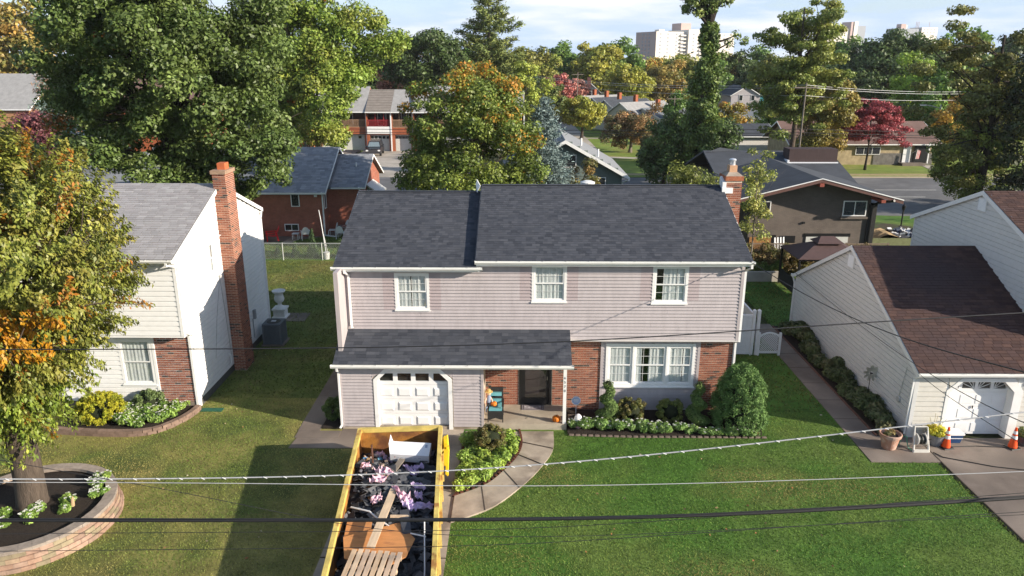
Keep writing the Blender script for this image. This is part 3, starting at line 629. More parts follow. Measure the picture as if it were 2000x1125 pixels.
panel(ww, 'y-', wyl, .15, WXL, WX - .151, 0, 2.93, wfw); panel(ww, 'y-', wy0, .15, WXL, WX - .151, 2.93, we - .05, wuw); ww.box(WXL, wyb - .15, 0, WX - .151, wyb, we - .05); ww.box(WXL, wyl + .151, 0, WXL + .15, wyb - .151, we)
ww.box(WXL, wy0 + .151, 2.80, WX - .151, wy0 + .5, 2.929)
wwall = ww.build('wall', M('sheathing', (.7, .7, .68), .8, .05), WH)
sl_ = (wr - we) / (wyr - (wy0 - .3))
def wlim(z): 
    if z < 2.93: return (wyl, wyb)
    d = max(0, (z - (we - .1)) / sl_); return (wy0 + max(0, d - .2), wyb - max(0, d - .2)) if d < 4.35 else None
siding(wwall, 'x+', WX, wy0 + .06, wyb - .06, .3, 7.4, WSID, .175, wwin, wlim, dutch=True)
siding(wwall, 'y-', wy0, WXL, WX - .06, 2.95, 5.62, WSID, .175, wuw, dutch=True)
siding(wwall, 'y-', wyl, WXL, -12.86, .3, 2.90, WSID, .175, wfw, dutch=True)
MB().box(WXL, wyl - .01, 0, WX + .005, wyl + .1, .29).build('foundation', CONC2, WH)
MB().box(WX - .1, wyl + .11, 0, WX + .012, wyb, .29).build('foundation', M('dark_foundation', (.09, .09, .085), .9, .2), WH)
bricks(wwall, 'y-', wyl, -12.76, WX - .04, .05, 2.92, BRK, (), 280, seed=21)
for b_ in ((-12.86, wyl - .043, .05, -12.77, wyl, 2.92), (WX - .045, wyl - .043, .05, WX + .043, wyl + .07, 2.92), (WX - .07, wy0 - .043, 2.93, WX + .043, wy0 + .07, we - .06), (WX - .05, wyb - .07, .3, WX + .043, wyb + .02, we - .06)): MB().box(*b_).build('corner_trim', WHITE, WH)
MB().box(WXL, wy0 - .03, 2.87, WX + .03, wyl, 2.93).build('soffit', WHITE, WH)
window(WH, 'x+', WX, *wwin[0], trim=.06, grid=None, curt=((0, 1),))
window(WH, 'y-', wyl, *wfw[0], trim=.10, grid=None, curt=((0, 1),)); window(WH, 'y-', wy0, *wuw[0], trim=.1, grid=(4, 2), curt=((0, 1),))
r = MB(); slope(r, (WXL, wy0 - .33, we), (WX + .1, wy0 - .33, we), (WX + .1, wyr, wr), (WXL, wyr, wr), .12); slope(r, (WX + .1, wyb + .3, we), (WXL, wyb + .3, we), (WXL, wyr + .001, wr), (WX + .1, wyr + .001, wr), .12)
wrf = r.build('roof', M('grey_deck', (.09, .09, .09), .9, .1), WH)
sv = (0, wyr - wy0 + .33, wr - we)
shingles(wrf, (-18.6, wy0 - .36, we), (1, 0, 0), sv, 7.2, Vector(sv).length, SHG, SHGREY, seed=22, wr=(.29, .31), expo=.14, single=0, slot=.007, th=.016)
for y_, sg in ((wy0 - .3, 1), (wyb + .27, -1)): MB().prism([(WX + .105, y_, we - .16), (WX + .105, wyr, wr - .16), (WX + .105, wyr, wr - .0), (WX + .105, y_, we)], (.03, 0, 0)).build('rake_board', WHITE, WH)
MB().box(WX + .044, wy0 - .2, we - .14, WX + .105, wyb + .2, we - .12).build('rake_soffit', WHITE, WH)
gutter(WH, (WXL, wy0 - .33, we - .01), (WX + .12, wy0 - .33, we - .01), GUT)
pipe(WH, [(WX - .1, wy0 - .38, we - .12), (WX - .1, wy0 - .36, we - .2), (WX + .06, wy0 + .0, we - .34), (WX + .08, wy0 + .05, 3.0), (WX + .08, wyl + .04, 2.82), (WX + .08, wyl + .04, .12)], WHITE)
pipe(WH, [(WX + .07, wyb + .22, we - .12), (WX + .07, wyb + .05, we - .42), (WX + .07, wyb - .05, .2)], WHITE)
wc = bpy.data.objects.new('chimney', None); COL.objects.link(wc); wc.parent = WH; OFF[wc.name] = OFF[WH.name]
cx0, cx1, cy0, cy1, ct = WX + .03, WX + .50, 27.55, 28.45, 8.02
MB().box(cx0, cy0, 0, cx1, cy1, ct).build('core', MORT, wc)
bricks(wc, 'y-', cy0, cx0, cx1 + .01, .02, ct - .1, BRK, (), 150, seed=23, flip=True); bricks(wc, 'x+', cx1, cy0, cy1, .02, ct - .1, BRK, (), 150, seed=24, flip=True)
MB().box(cx0 - .05, cy0 - .05, ct - .12, cx1 + .05, cy1 + .05, ct + .02).build('brick_collar', M('collar_mortar', (.33, .22, .15), .9, .3, 10), wc)
MB().box(cx0 + .12, cy0 + .25, ct + .02, cx1 - .06, cy1 - .25, ct + .26).build('flue', M('clay_red', (.48, .13, .05), .85, .15, 8), wc)
m = MB(); m.tube([(WX + .05, 27.1, 4.05), (WX + .05, 27.25, 2.5), (WX + .05, 27.35, .6)], .012); m.tube([(WX + .05, 27.1, 4.05), (WX + .05, 26.4, 2.6), (WX + .05, 25.9, 1.2)], .008); m.lathe([(.05, 0), (.06, .1), (.02, .13)], (WX + .08, 27.1, 4.02), 8); m.build('cable', M('cable_grey', (.45, .45, .44), .6, .1), WH)
m = MB(); m.tube([(WX + .08, 29.9, .5), (WX + .08, 29.9, 1.35), (WX + .08, 30.1, 1.35)], .02); m.box(WX + .04, 30.05, 1.3, WX + .14, 30.2, 1.7); m.build('disconnect_box', M('box_grey', (.3, .31, .32), .6, .1), WH)
m = MB(); m.tube([(WX + .06, 27.0, .45), (WX + .16, 27.0, .5), (WX + .16, 27.0, .9), (WX + .06, 27.0, .95)], .025); m.tube([(WX + .06, 29.3, .5), (WX + .15, 29.3, .55), (WX + .15, 29.45, .95), (WX + .06, 29.45, 1.0)], .025); m.build('vent_pipe', WHITE, WH)

# ------------------------------------------------------------------ cream house on the right
CSID = M('cream_siding', (.62, .60, .55), .55, .05, 5); BSID = M('pale_siding', (.62, .62, .61), .55, .05, 5)
RH = thing('house', 'cream sided house with brown shingle roof and white garage door', 'house', (12.84, 22.2, 0))
RX, ry0, ryb, ryr = 12.84, 22.2, 33.1, 27.8; re_, rr = 2.45, 5.18; X2 = 17.43; g2e, g2r, g2y0, g2yb, g2yr = 5.40, 7.30, 23.2, 32.3, 27.75
sl2 = (rr - re_) / (ryr - ry0 + .25); rg = (13.98, 16.05, 0, 2.04)
ww = MB(); panel(ww, 'x-', RX, .15, ry0, ryb, 0, re_); ww.prism([(RX, ry0, re_ + .001), (RX, ryb, re_ + .001), (RX, ryr, rr - .1)], (.15, 0, 0))
panel(ww, 'y-', ry0, .15, RX + .151, 30, 0, re_, [(rg[0] - .05, rg[1] + .1, 0, 2.09)]); ww.box(RX + .151, ryb - .15, 0, 30, ryb, re_)
panel(ww, 'x-', X2, .15, g2y0, g2yb, 2.4, g2e); ww.prism([(X2, g2y0, g2e + .001), (X2, g2yb, g2e + .001), (X2, g2yr, g2r - .1)], (.15, 0, 0)); panel(ww, 'y-', g2y0, .15, X2 + .151, 30, 2.4, g2e); ww.box(X2 + .151, g2yb - .15, 2.4, 30, g2yb, g2e)
rw = ww.build('wall', M('sheathing', (.7, .7, .68), .8, .05), RH)
siding(rw, 'x-', RX, ry0 + .05, ryb - .05, .12, rr - .1, BSID, .175, (), lambda z: (ry0 + max(0, (z - re_) / sl2 - .15), ryb - max(0, (z - re_) / sl2 * .98 - .15)) if z < rr - .15 else None, dutch=True)
s22 = (g2r - g2e) / (g2yr - g2y0 + .25)
def lim2(z):
    d = max(0, (z - g2e) / s22 - .15); lo = g2y0 + d; hi = g2yb - d
    zt = lambda y: rr - sl2 * abs(y - ryr)
    # only above the low roof
    if z < rr:
        return (ryr + (rr - z) / sl2, hi) if hi > ryr + (rr - z) / sl2 else None
    return (lo, hi) if hi - lo > .1 else None
siding(rw, 'x-', X2, g2y0, g2yb, 3.2, g2r - .1, BSID, .175, (), lim2, dutch=True)
siding(rw, 'x-', X2, g2y0, g2yb, 3.2, rr, BSID, .175, (), lambda z: (g2y0, ryr - (rr - z) / sl2) if ryr - (rr - z) / sl2 > g2y0 + .1 else None, dutch=True)
siding(rw, 'y-', ry0, RX + .08, 18, .12, re_ - .06, CSID, .175, [(rg[0] - .14, rg[1] + .28, 0, 2.2)], dutch=True)
for b_ in ((RX - .043, ry0 - .043, .05, RX + .09, ry0 + .09, re_ - .05), (RX - .043, ryb - .09, .05, RX + .05, ryb + .03, re_ - .05), (X2 - .043, g2yb - .09, 3.0, X2 + .05, g2yb + .03, g2e)): MB().box(*b_).build('corner_trim', BSID, RH)
MB().box(RX - .005, ry0 + .1, 0, RX + .1, ryb, .11).build('foundation', CONC2, RH)
r = MB(); slope(r, (RX - .1, ry0 - .28, re_), (22, ry0 - .28, re_), (22, ryr, rr), (RX - .1, ryr, rr), .1); slope(r, (22, ryb + .28, re_), (RX - .1, ryb + .28, re_), (RX - .1, ryr + .001, rr), (22, ryr + .001, rr), .1)
slope(r, (X2 - .1, g2y0 - .28, g2e), (30, g2y0 - .28, g2e), (30, g2yr, g2r), (X2 - .1, g2yr, g2r), .1); slope(r, (30, g2yb + .28, g2e), (X2 - .1, g2yb + .28, g2e), (X2 - .1, g2yr + .001, g2r), (30, g2yr + .001, g2r), .1)
rrf = r.build('roof', M('brown_deck', (.03, .02, .02), .95, .2), RH)
BPAL = [(.088, .053, .046), (.078, .048, .042), (.10, .06, .051), (.07, .044, .041), (.083, .052, .048)]
SHB = M('brown_shingle', rough=.93, var=.16, scale=40, attr=True, spec=.12, col2=(.07, .05, .05), c2scale=.30, c2lo=.40, c2hi=.70)
sv = (0, ryr - ry0 + .28, rr - re_); shingles(rrf, (RX - .12, ry0 - .31, re_), (1, 0, 0), sv, 4.75, Vector(sv).length, SHB, BPAL, seed=31, wr=(.295, .31), single=300, expo=.145, slot=.006, th=.015)
sv = (0, g2yr - g2y0 + .28, g2r - g2e); shingles(rrf, (X2 - .12, g2y0 - .31, g2e), (1, 0, 0), sv, 4.5, Vector(sv).length, SHB, BPAL, seed=32, wr=(.295, .31), expo=.145, slot=.006, th=.015)
m = MB()
for x, y0, yr, yb, e, rz in ((RX - .13, ry0 - .25, ryr, ryb + .25, re_, rr), (X2 - .13, g2y0 - .25, g2yr, g2yb + .25, g2e, g2r)):
    for y_ in (y0, yb): MB().prism([(x, y_, e - .17), (x, yr, rz - .17), (x, yr, rz), (x, y_, e)], (.03, 0, 0)).build('rake_board', WHITE, RH)


gutter(RH, (RX - .15, ry0 - .28, re_ - .012), (22, ry0 - .28, re_ - .012), GUT); MB().box(RX - .1, ry0 - .275, re_ - .16, 22, ry0 - .25, re_ - .02).build('fascia', WHITE, RH)
gutter(RH, (RX - .15, ryb + .28, re_ - .012), (18, ryb + .28, re_ - .012), GUT, out=(0, 1, 0))
pipe(RH, [(RX - .06, ry0 - .3, re_ - .1), (RX - .08, ry0 - .02, re_ - .3), (RX - .08, ry0 + .02, .15)], WHITE, .06, .05); pipe(RH, [(RX - .08, ryb + .3, re_ - .1), (RX - .08, ryb + .02, re_ - .35), (RX - .08, ryb + .02, .15)], WHITE, .06, .05)
for x, y, z in ((RX, ryr, 4.32), (X2, g2yr, 6.55)):
    v = MB(); v.box(x - .05, y - .28, z - .02, x - .02, y + .28, z + .5); v.build('gable_vent', BSID, RH)
    for k in range(9): MB().hexa([(x - .075, y - .24, z + k * .052), (x - .045, y - .24, z + k * .052), (x - .045, y + .24, z + k * .052), (x - .075, y + .24, z + k * .052), (x - .055, y - .24, z + .04 + k * .052), (x - .045, y - .24, z + .04 + k * .052), (x - .045, y + .24, z + .04 + k * .052), (x - .055, y + .24, z + .04 + k * .052)]).build('louvre', WHITE, RH)
gd = bpy.data.objects.new('garage_door', None); COL.objects.link(gd); gd.parent = RH; OFF[gd.name] = OFF[RH.name]
yd = ry0 + .3; gx0, gx1 = rg[0] - .1, rg[1] + .3; gw = rg[1] - rg[0]
for i in range(4):
    z0, z1 = i * .51 + .004, (i + 1) * .51 - .004; hs = [(rg[0] + gw * (k + .1) / 4, rg[0] + gw * (k + .9) / 4, z0 + .12, z1 - .1) for k in range(4)] if i == 3 else []
    s = MB(); panel(s, 'y-', yd, .05, gx0, gx1, z0, z1, hs); s.build('door_section', GW, gd)
    for k in range(4):
        u0, u1 = rg[0] + gw * (k + .12) / 4, rg[0] + gw * (k + .88) / 4
        if i < 3: MB().box(u0, yd - .014, z0 + .1, u1, yd - .001, z1 - .1).build('raised_panel', GW, gd)
        else:
            MB().box(u0 - .01, yd + .02, z0 + .12, u1 + .01, yd + .026, z1 - .1).build('pane', GLASS, gd); MB().box(u0 - .03, yd + .06, z0 + .1, u1 + .03, yd + .065, z1 - .08).build('dark_room_panel', DARKROOM, gd)
            ry = MB(); cxx = (rg[0] + rg[1]) / 2 + (-.0 if k in (0, 3) else 0); base = (rg[0] + gw * .5, z0 + .10)
            cc = (u1, z0 + .12) if k < 2 else (u0, z0 + .12); sg = -1 if k < 2 else 1
            for a in (25, 50, 72):
                L = min((u1 - u0) / math.cos(R(a)), .29 / math.sin(R(a))) * .98; ry.obox((cc[0] + sg * math.cos(R(a)) * L / 2, yd + .012, cc[1] + math.sin(R(a)) * L / 2), (L, .012, .02), (0, -sg * R(a), 0))
            ry.build('sunburst_grille', GW, gd)
MB().tube([(15.0, yd - .03, .95), (15.0, yd - .03, 1.05)], .02).build('handle', BLACK, gd)
t = MB(); c = .36; o = .12
pin = [(rg[0], 0), (rg[0], 2.04 - c), (rg[0] + c, 2.04), (rg[1] - c, 2.04), (rg[1], 2.04 - c), (rg[1], 0)]; pout = [(rg[0] - o, 0), (rg[0] - o, 2.04 - c + .05), (rg[0] + c - .05, 2.04 + o), (rg[1] - c + .3, 2.04 + o), (rg[1] + .28, 2.04 - c + .05), (rg[1] + .28, 0)]
for i in range(5): t.prism([(x, ry0 - .045, z) for x, z in [pin[i], pin[i + 1], pout[i + 1], pout[i]]], (0, .36, 0))
t.build('garage_trim', WHITE, RH)
for s, x in ((1, rg[0]), (-1, rg[1])): MB().prism([(x, ry0 - .028, 2.04 - c), (x - s * .1, ry0 - .028, 2.2), (x + s * c, ry0 - .028, 2.2), (x + s * c, ry0 - .028, 2.04)], (0, .2, 0)).build('corner_infill', CSID, RH)
m = MB(); m.lathe([(.11, 0), (.12, .03), (.10, .06)], (0, 0, 0), 16); mm = link('electric_meter', m.mesh('electric_meter', M('meter_grey', (.45, .45, .44), .5, .1)), RH, loc=(RX - .03, 22.95, 1.06)); mm.rotation_euler = (0, R(-90), 0)
MB().tube([(RX - .05, 22.75, 2.3), (RX - .05, 22.95, 1.2)], .012).build('meter_conduit', M('cable_grey'), RH)
# ------------------------------------------------------------------ houses behind
DGLASS = M('dark_glass', (.02, .024, .03), .12, .2, 2, spec=.8)
def swin(house, ax, pos, u0, u1, z0, z1, frame=WHITE, t=.07, mull=1, name='window', sill=False):
    w = bpy.data.objects.new(name, None); COL.objects.link(w); w.parent = house; OFF[w.name] = OFF[house.name]
    f = MB(); hs = [(lerp(u0, u1, k / mull) + t * (.8 if k == 0 else .35), lerp(u0, u1, (k + 1) / mull) - t * (.8 if k == mull - 1 else .35), z0 + t * .8, z1 - t * .8) for k in range(mull)]
    panel(f, ax, pos, -.05, u0, u1, z0, z1, hs)
    f.build('frame', frame, w)
    for h in hs: abox(MB(), ax, pos, h[0], .005, h[2], h[1], .02, h[3]).build('pane', DGLASS, w)
    return w
def gable_house(label, x0, x1, y0, y1, ze, zr, ridge, wallm, roofm, cat='house', ov=.3, trim=WHITE, group=None, z0=0, loc=None, rz=0, name='house', th=.16):
    """ridge 'x': ridge along X; 'y': gables face the camera. With rz the numbers are in the house's own frame about loc."""
    h = thing(name, label, cat, loc or ((x0 + x1) / 2, (y0 + y1) / 2, 0), rz, group)
    if rz: OFF[h.name] = Vector((0, 0, 0))
    w = MB(); xm, ym = (x0 + x1) / 2, (y0 + y1) / 2
    if ridge == 'x': w.prism([(x0, y0, z0), (x0, y1, z0), (x0, y1, ze), (x0, ym, zr - .1), (x0, y0, ze)], (x1 - x0, 0, 0))
    else: w.prism([(x0, y0, z0), (x1, y0, z0), (x1, y0, ze), (xm, y0, zr - .1), (x0, y0, ze)], (0, y1 - y0, 0))
    h['_w'] = 1; del h['_w']
    wl = w.build('wall', wallm, h); r = MB()
    if ridge == 'x':
        k = (zr - ze) / (ym - y0); e = ze - ov * k
        slope(r, (x0 - ov, y0 - ov, e), (x1 + ov, y0 - ov, e), (x1 + ov, ym, zr), (x0 - ov, ym, zr), th); slope(r, (x1 + ov, y1 + ov, e), (x0 - ov, y1 + ov, e), (x0 - ov, ym + .001, zr), (x1 + ov, ym + .001, zr), th)
    else:
        k = (zr - ze) / (xm - x0); e = ze - ov * k
        slope(r, (x0 - ov, y1 + ov, e), (x0 - ov, y0 - ov, e), (xm, y0 - ov, zr), (xm, y1 + ov, zr), th); slope(r, (x1 + ov, y0 - ov, e), (x1 + ov, y1 + ov, e), (xm + .001, y1 + ov, zr), (xm + .001, y0 - ov, zr), th)
    rf_ = r.build('roof', roofm, h)
    if trim:
        g = e - th
        if ridge == 'x':
            MB().box(x0 - ov, y0 - ov - .09, e - .12, x1 + ov, y0 - ov - .002, e - .01).build('gutter', trim, h)
            for x, dx in ((x1 + ov + .002, .03), (x0 - ov - .002, -.03)):
                for yy in (y0 - ov, y1 + ov): MB().prism([(x, yy, e - th), (x, ym, zr - th), (x, ym, zr + .01), (x, yy, e + .01)], (dx, 0, 0)).build('rake_board', trim, h)
        else:
            for xx in (x0 - ov, x1 + ov): MB().prism([(xx, y0 - ov - .002, e - th), (xm, y0 - ov - .002, zr - th), (xm, y0 - ov - .002, zr + .01), (xx, y0 - ov - .002, e + .01)], (0, -.03, 0)).build('rake_board', trim, h)
    return h, wl, rf_
GREYROOF = M('bluegrey_shingles', (.15, .165, .185), .92, .2, 1.5, bump=.3, bscale=12, col2=(.20, .215, .235), c2scale=.5)
SLATE = M('dark_shingles', (.055, .062, .075), .9, .2, 1.2, bump=.3, bscale=12)
TANROOF = M('tan_roof', (.21, .185, .165), .92, .16, 2, bump=.3, bscale=10)
LGROOF = M('light_grey_roof', (.30, .295, .29), .92, .14, 2, bump=.3, bscale=10)
BRROOF = M('brown_roof', (.16, .10, .085), .92, .2, .8, bump=.3, bscale=10)
RBRICK = brickmat('far_red_brick', (.36, .12, .078), (.27, .095, .065), (.32, .24, .19))
OBRICK = brickmat('far_orange_brick', (.34, .10, .045), (.27, .08, .04), (.30, .20, .14))
GBRICK = brickmat('grey_painted_brick', (.15, .125, .108), (.13, .11, .096), (.095, .083, .075))
# red brick house behind the left neighbour's yard
BPALG = [(.235, .245, .27), (.275, .285, .31), (.215, .225, .25), (.30, .31, .335), (.255, .265, .285)]
bh, bw_, br_ = gable_house('low red brick house with blue-grey shingle roof behind the chain-link fence', -27, -13.75, 51.1, 60.3, 3.35, 5.75, 'x', RBRICK, GREYROOF)
sv = (0, 4.9, 2.557); k = Vector(sv).length
shingles(br_, (-18.8, 50.77, 3.19), (1, 0, 0), sv, 5.35, k, SHG, BPALG, seed=41, wr=(.25, .4), expo=.19)
w = MB(); w.prism([(-13.75, 52.6, 0), (-13.75, 59.6, 0), (-13.75, 59.6, 3.45), (-13.75, 56.1, 5.1), (-13.75, 52.6, 3.45)], (2.45, 0, 0)); w.build('wing_wall', RBRICK, bh)
r = MB(); slope(r, (-13.72, 52.3, 3.32), (-11.0, 52.3, 3.32), (-11.0, 56.1, 5.2), (-13.72, 56.1, 5.2), .14); slope(r, (-11.0, 59.9, 3.32), (-13.72, 59.9, 3.32), (-13.72, 56.101, 5.2), (-11.0, 56.101, 5.2), .14); wr_ = r.build('wing_roof', GREYROOF, bh)
sv = (0, 3.8, 1.88); shingles(wr_, (-13.42, 52.27, 3.32), (1, 0, 0), sv, 2.44, Vector(sv).length, SHG, BPALG, seed=42, wr=(.25, .4), expo=.19)
MB().box(-13.4, 52.2, 3.2, -10.98, 52.298, 3.3).build('gutter', WHITE, bh)
for y_ in (52.3, 59.9): MB().prism([(-10.995, y_, 3.17), (-10.995, 56.1, 5.05), (-10.995, 56.1, 5.21), (-10.995, y_, 3.33)], (.03, 0, 0)).build('rake_board', WHITE, bh)
swin(bh, 'y-', 51.1, -15.95, -15.35, 2.15, 3.2, mull=1); swin(bh, 'y-', 51.1, -16.55, -15.55, .42, .92, mull=2); swin(bh, 'x+', -13.75, 51.5, 52.0, 1.9, 3.1); swin(bh, 'x+', -11.3, 54.6, 56.6, 1.6, 2.9, mull=3)
MB().prism([(-11.28, 54.3, 3.2), (-11.28, 54.3, 3.1), (-10.3, 54.3, 2.4), (-10.3, 54.3, 2.5)], (0, 2.6, 0)).build('awning', M('awning_white', (.62, .62, .6), .6, .06), bh)
MB().box(-14.28, 50.95, 2.85, -14.1, 51.09, 3.05).build('floodlight', WHITE, bh)
pipe(bh, [(-13.7, 50.8, 3.2), (-13.72, 51.02, 2.9), (-13.72, 51.02, .12), (-12.9, 50.9, .06)], WHITE, .09, .07); pipe(bh, [(-11.4, 52.2, 3.3), (-11.35, 52.5, 2.9), (-11.35, 52.5, .2)], WHITE, .09, .07)
MB().tube([(-12.0, 54.6, 4.4), (-12.0, 54.6, 4.75)], .06, 8).build('roof_vent', WHITE, bh)
# grey house half hidden by the oak
gx, gw_, gr_ = gable_house('grey sided house with grey roof half hidden behind the big oak', -37, -22, 60, 70, 2.3, 4.3, 'x', M('grey_lap', (.14, .145, .16), .7, .1, 3), GREYROOF)
siding(gw_, 'y-', 60, -37, -27, .2, 2.2, M('grey_lap'), .30, name='siding_board')
MB().prism([(-33.6, 59.6, 1.7), (-32.0, 59.6, 2.3), (-30.4, 59.6, 1.7), (-30.4, 59.6, 1.6), (-33.6, 59.6, 1.6)], (0, .3, 0)).build('porch_gable', WHITE, gx)
# row of brick townhouses across the street
TY = 102.0
def townhouse(label, x0, x1, ze, zr, roofm, rail, wallm, gy=0.0, garage='white', lint=None, awn=False):
    y0 = TY + gy; h = thing('townhouse', label, 'townhouse', ((x0 + x1) / 2, y0, 0), 0, 'brick townhouses across the street')
    w = MB(); bal = (x0 + .15, x1 - .15, 3.15, ze - .15); ga = (x0 + .4, x1 - .35, 0, 2.25)
    panel(w, 'y-', y0, .25, x0, x1, 0, ze, [bal, ga]); w.box(x0, y0 + 1.3, 0, x1, y0 + 8, ze); w.box(x0, y0 + .251, 0, x0 + .14, y0 + 1.299, ze); w.box(x1 - .14, y0 + .251, 0, x1 - .001, y0 + 1.299, ze); w.box(x0 + .15, y0 + .251, 2.3, x1 - .15, y0 + 1.299, 3.1)
    w.prism([(x0, y0, ze), (x0, y0 + 8, ze), (x0, y0 + 4, zr - .1)], (x1 - x0 - .002, 0, 0)); w.build('wall', wallm, h)
    if lint: MB().box(x0 + .1, y0 - .06, 2.35, x1 - .1, y0 - .002, 3.3).build('lintel_panel', lint, h)
    r = MB(); slope(r, (x0, y0 - .4, ze - .2), (x1 - .01, y0 - .4, ze - .2), (x1 - .01, y0 + 4, zr), (x0, y0 + 4, zr), .14); slope(r, (x1 - .01, y0 + 8.4, ze - .2), (x0, y0 + 8.4, ze - .2), (x0, y0 + 4.001, zr), (x1 - .01, y0 + 4.001, zr), .14); rf_ = r.build('roof', roofm, h)
    for k in range(9 if roofm is TANROOF else 0): t = (k + .5) / 9; MB().box(x0 + .02, y0 - .4 + 4.4 * t, ze - .2 + (zr - ze + .2) * t, x1 - .03, y0 - .34 + 4.4 * t, ze - .17 + (zr - ze + .2) * t + .02).build('roof_course', M('tan_roof_edge', (.16, .14, .125), .9, .1), rf_)
    MB().box(x0, y0 - .5, ze - .32, x1 - .01, y0 - .402, ze - .2).build('gutter', WHITE, h)
    MB().box(x1 - .12, y0 - .12, 0, x1 + .04, y0 - .02, ze - .3).build('downspout', WHITE, h)
    b = MB(); b.box(x0 + .15, y0 + .02, 3.16, x1 - .15, y0 + .1, 3.26); b.box(x0 + .15, y0 + .02, 4.1, x1 - .15, y0 + .1, 4.2); n = int((x1 - x0) / .16)
    for k in range(n): u = lerp(x0 + .2, x1 - .2, k / (n - 1)); b.box(u - .03, y0 + .035, 3.261, u + .03, y0 + .08, 4.099)
    b.build('balcony_railing', rail, h)
    for k in (.36, .7): MB().box(lerp(x0, x1, k) - .05, y0 + .11, 3.15, lerp(x0, x1, k) + .05, y0 + .2, ze - .15).build('balcony_post', rail, h)
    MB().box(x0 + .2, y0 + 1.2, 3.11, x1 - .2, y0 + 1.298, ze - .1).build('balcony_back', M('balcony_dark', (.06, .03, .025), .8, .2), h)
    swin(h, 'y-', y0 + 1.2, lerp(x0, x1, .4), lerp(x0, x1, .75), 3.3, ze - .3)
    s = MB(); s.box(ga[0], y0 + .5, 0, ga[1], y0 + .58, 2.24); g_ = s.build('garage_door', M('garage_far', (.55, .55, .52), .6, .1, 4), h)
    for k in range(5): u = lerp(ga[0], ga[1], (k + .5) / 5); MB().box(u - .2, y0 + .47, 1.65, u + .2, y0 + .499, 2.0).build('pane', DGLASS, g_)
    return h
RED = M('red_rail', (.26, .025, .03), .6, .1); BRN = M('brown_rail', (.30, .19, .12), .7, .1)
townhouse('brick townhouse with red balcony railing and white panel over its garage', -20.75, -17.35, 5.45, 8.0, TANROOF, RED, OBRICK, lint=WHITE)
townhouse('brick townhouse with light grey roof and brown balcony railing', -17.34, -14.4, 5.45, 8.0, LGROOF, BRN, OBRICK)
townhouse('taller brick townhouse with wide pale roof behind the orange maple', -14.39, -6.2, 5.45, 8.5, LGROOF, BRN, OBRICK, gy=-.3)
townhouse('end brick townhouse with white eave seen right of the orange maple', -6.19, .6, 5.3, 7.9, LGROOF, BRN, OBRICK)
townhouse('brick townhouse mostly hidden behind the light green oak', -29, -20.76, 5.45, 8.4, LGROOF, BRN, OBRICK, gy=.4)
# green gabled house
GSID = M('green_siding', (.13, .165, .145), .7, .08, 3)
gh_, gw2, gr2 = gable_house('sage green gabled house with grey roof and white rake boards', -1.0, 8.0, 58.3, 68.5, 3.55, 6.05, 'y', GSID, M('grey_shingles2', (.22, .23, .245), .92, .16, 3, bump=.3, bscale=14), ov=.5, th=.26)
siding(gw2, 'y-', 58.3, -1, 8.0, .2, 5.9, GSID, .34, [(5.6, 6.75, 2.3, 3.15)], lambda z: (-1 + max(0, (z - 3.55) / .556), 8.0 - max(0, (z - 3.55) / .556)) if z < 5.8 else None)
swin(gh_, 'y-', 58.28, 5.6, 6.75, 2.3, 3.15, mull=2); swin(gh_, 'y-', 58.28, 3.0, 4.4, 3.9, 4.9)
MB().box(8.42, 57.7, 2.95, 8.55, 69, 3.2).build('gutter', WHITE, gh_); pipe(gh_, [(8.45, 57.8, 3.0), (8.05, 58.2, 2.75), (8.05, 58.2, .2)], WHITE, .1, .08)
for x_, y_, z_ in ((5.1, 62.5, 5.0), (6.35, 60.8, 4.3)): MB().tube([(x_, y_, z_), (x_, y_, z_ + .75)], .07, 8).build('vent_pipe', WHITE, gh_)
# grey brick house with low gable
RUST = M('rust_fascia', (.12, .06, .05), .7, .1)
qh, qw, qr = gable_house('grey painted brick house with low dark roof and rust coloured gable boards', 13.8, 20.95, 44.0, 51, 4.50, 5.42, 'y', GBRICK, SLATE, ov=1.25, trim=RUST, z0=-.2, th=.2)
for xx in (12.55, 22.2): MB().prism([(xx, 42.71, 4.18), (17.375, 42.71, 5.42), (17.375, 42.71, 5.47), (xx, 42.71, 4.24)], (0, -.03, 0)).build('drip_edge', WHITE, qh)
MB().box(17.25, 42.66, 4.98, 17.5, 43.99, 5.18).build('ridge_beam', M('beam_red', (.25, .065, .045), .7, .1), qh); MB().box(20.9, 42.66, 4.05, 21.15, 43.99, 4.22).build('purlin', M('beam_red'), qh)
w = MB(); w.box(13.9, 49.8, 0, 22.2, 60, 3.95); w.build('rear_wall', GBRICK, qh)
r = MB(); slope(r, (13.4, 49.4, 3.95), (22.6, 49.4, 3.95), (22.6, 55, 5.62), (13.4, 55, 5.62), .14); slope(r, (22.6, 60.6, 3.95), (13.4, 60.6, 3.95), (13.4, 55.001, 5.62), (22.6, 55.001, 5.62), .14); r.build('rear_roof', SLATE, qh)
MB().prism([(13.6, 54.6, 5.55), (14.6, 54.9, 5.85), (16.2, 55.0, 5.6)], (.0, .5, -.3)).build('hip_end', SLATE, qh)
MB().box(19.0, 53.0, 4.6, 22.4, 54.3, 5.95).build('roof_box', M('box_brown', (.05, .03, .03), .7, .2, 3, stretch=(6, 6, .5)), qh)
fl = MB(); fl.box(18.9, 52.86, 4.78, 22.45, 52.995, 5.05); fl.box(18.85, 52.8, 4.75, 18.99, 54.3, 5.2); fl.build('flashing', M('flash_bright', (.75, .77, .8), .4, .05), qh)
swin(qh, 'y-', 43.99, 19.3, 20.7, 3.02, 3.94, mull=2); swin(qh, 'y-', 43.99, 13.95, 15.0, 3.05, 3.92, mull=2)
MB().box(19.2, 43.85, 2.86, 20.8, 43.99, 2.99).build('window_sill', GBRICK, qh)
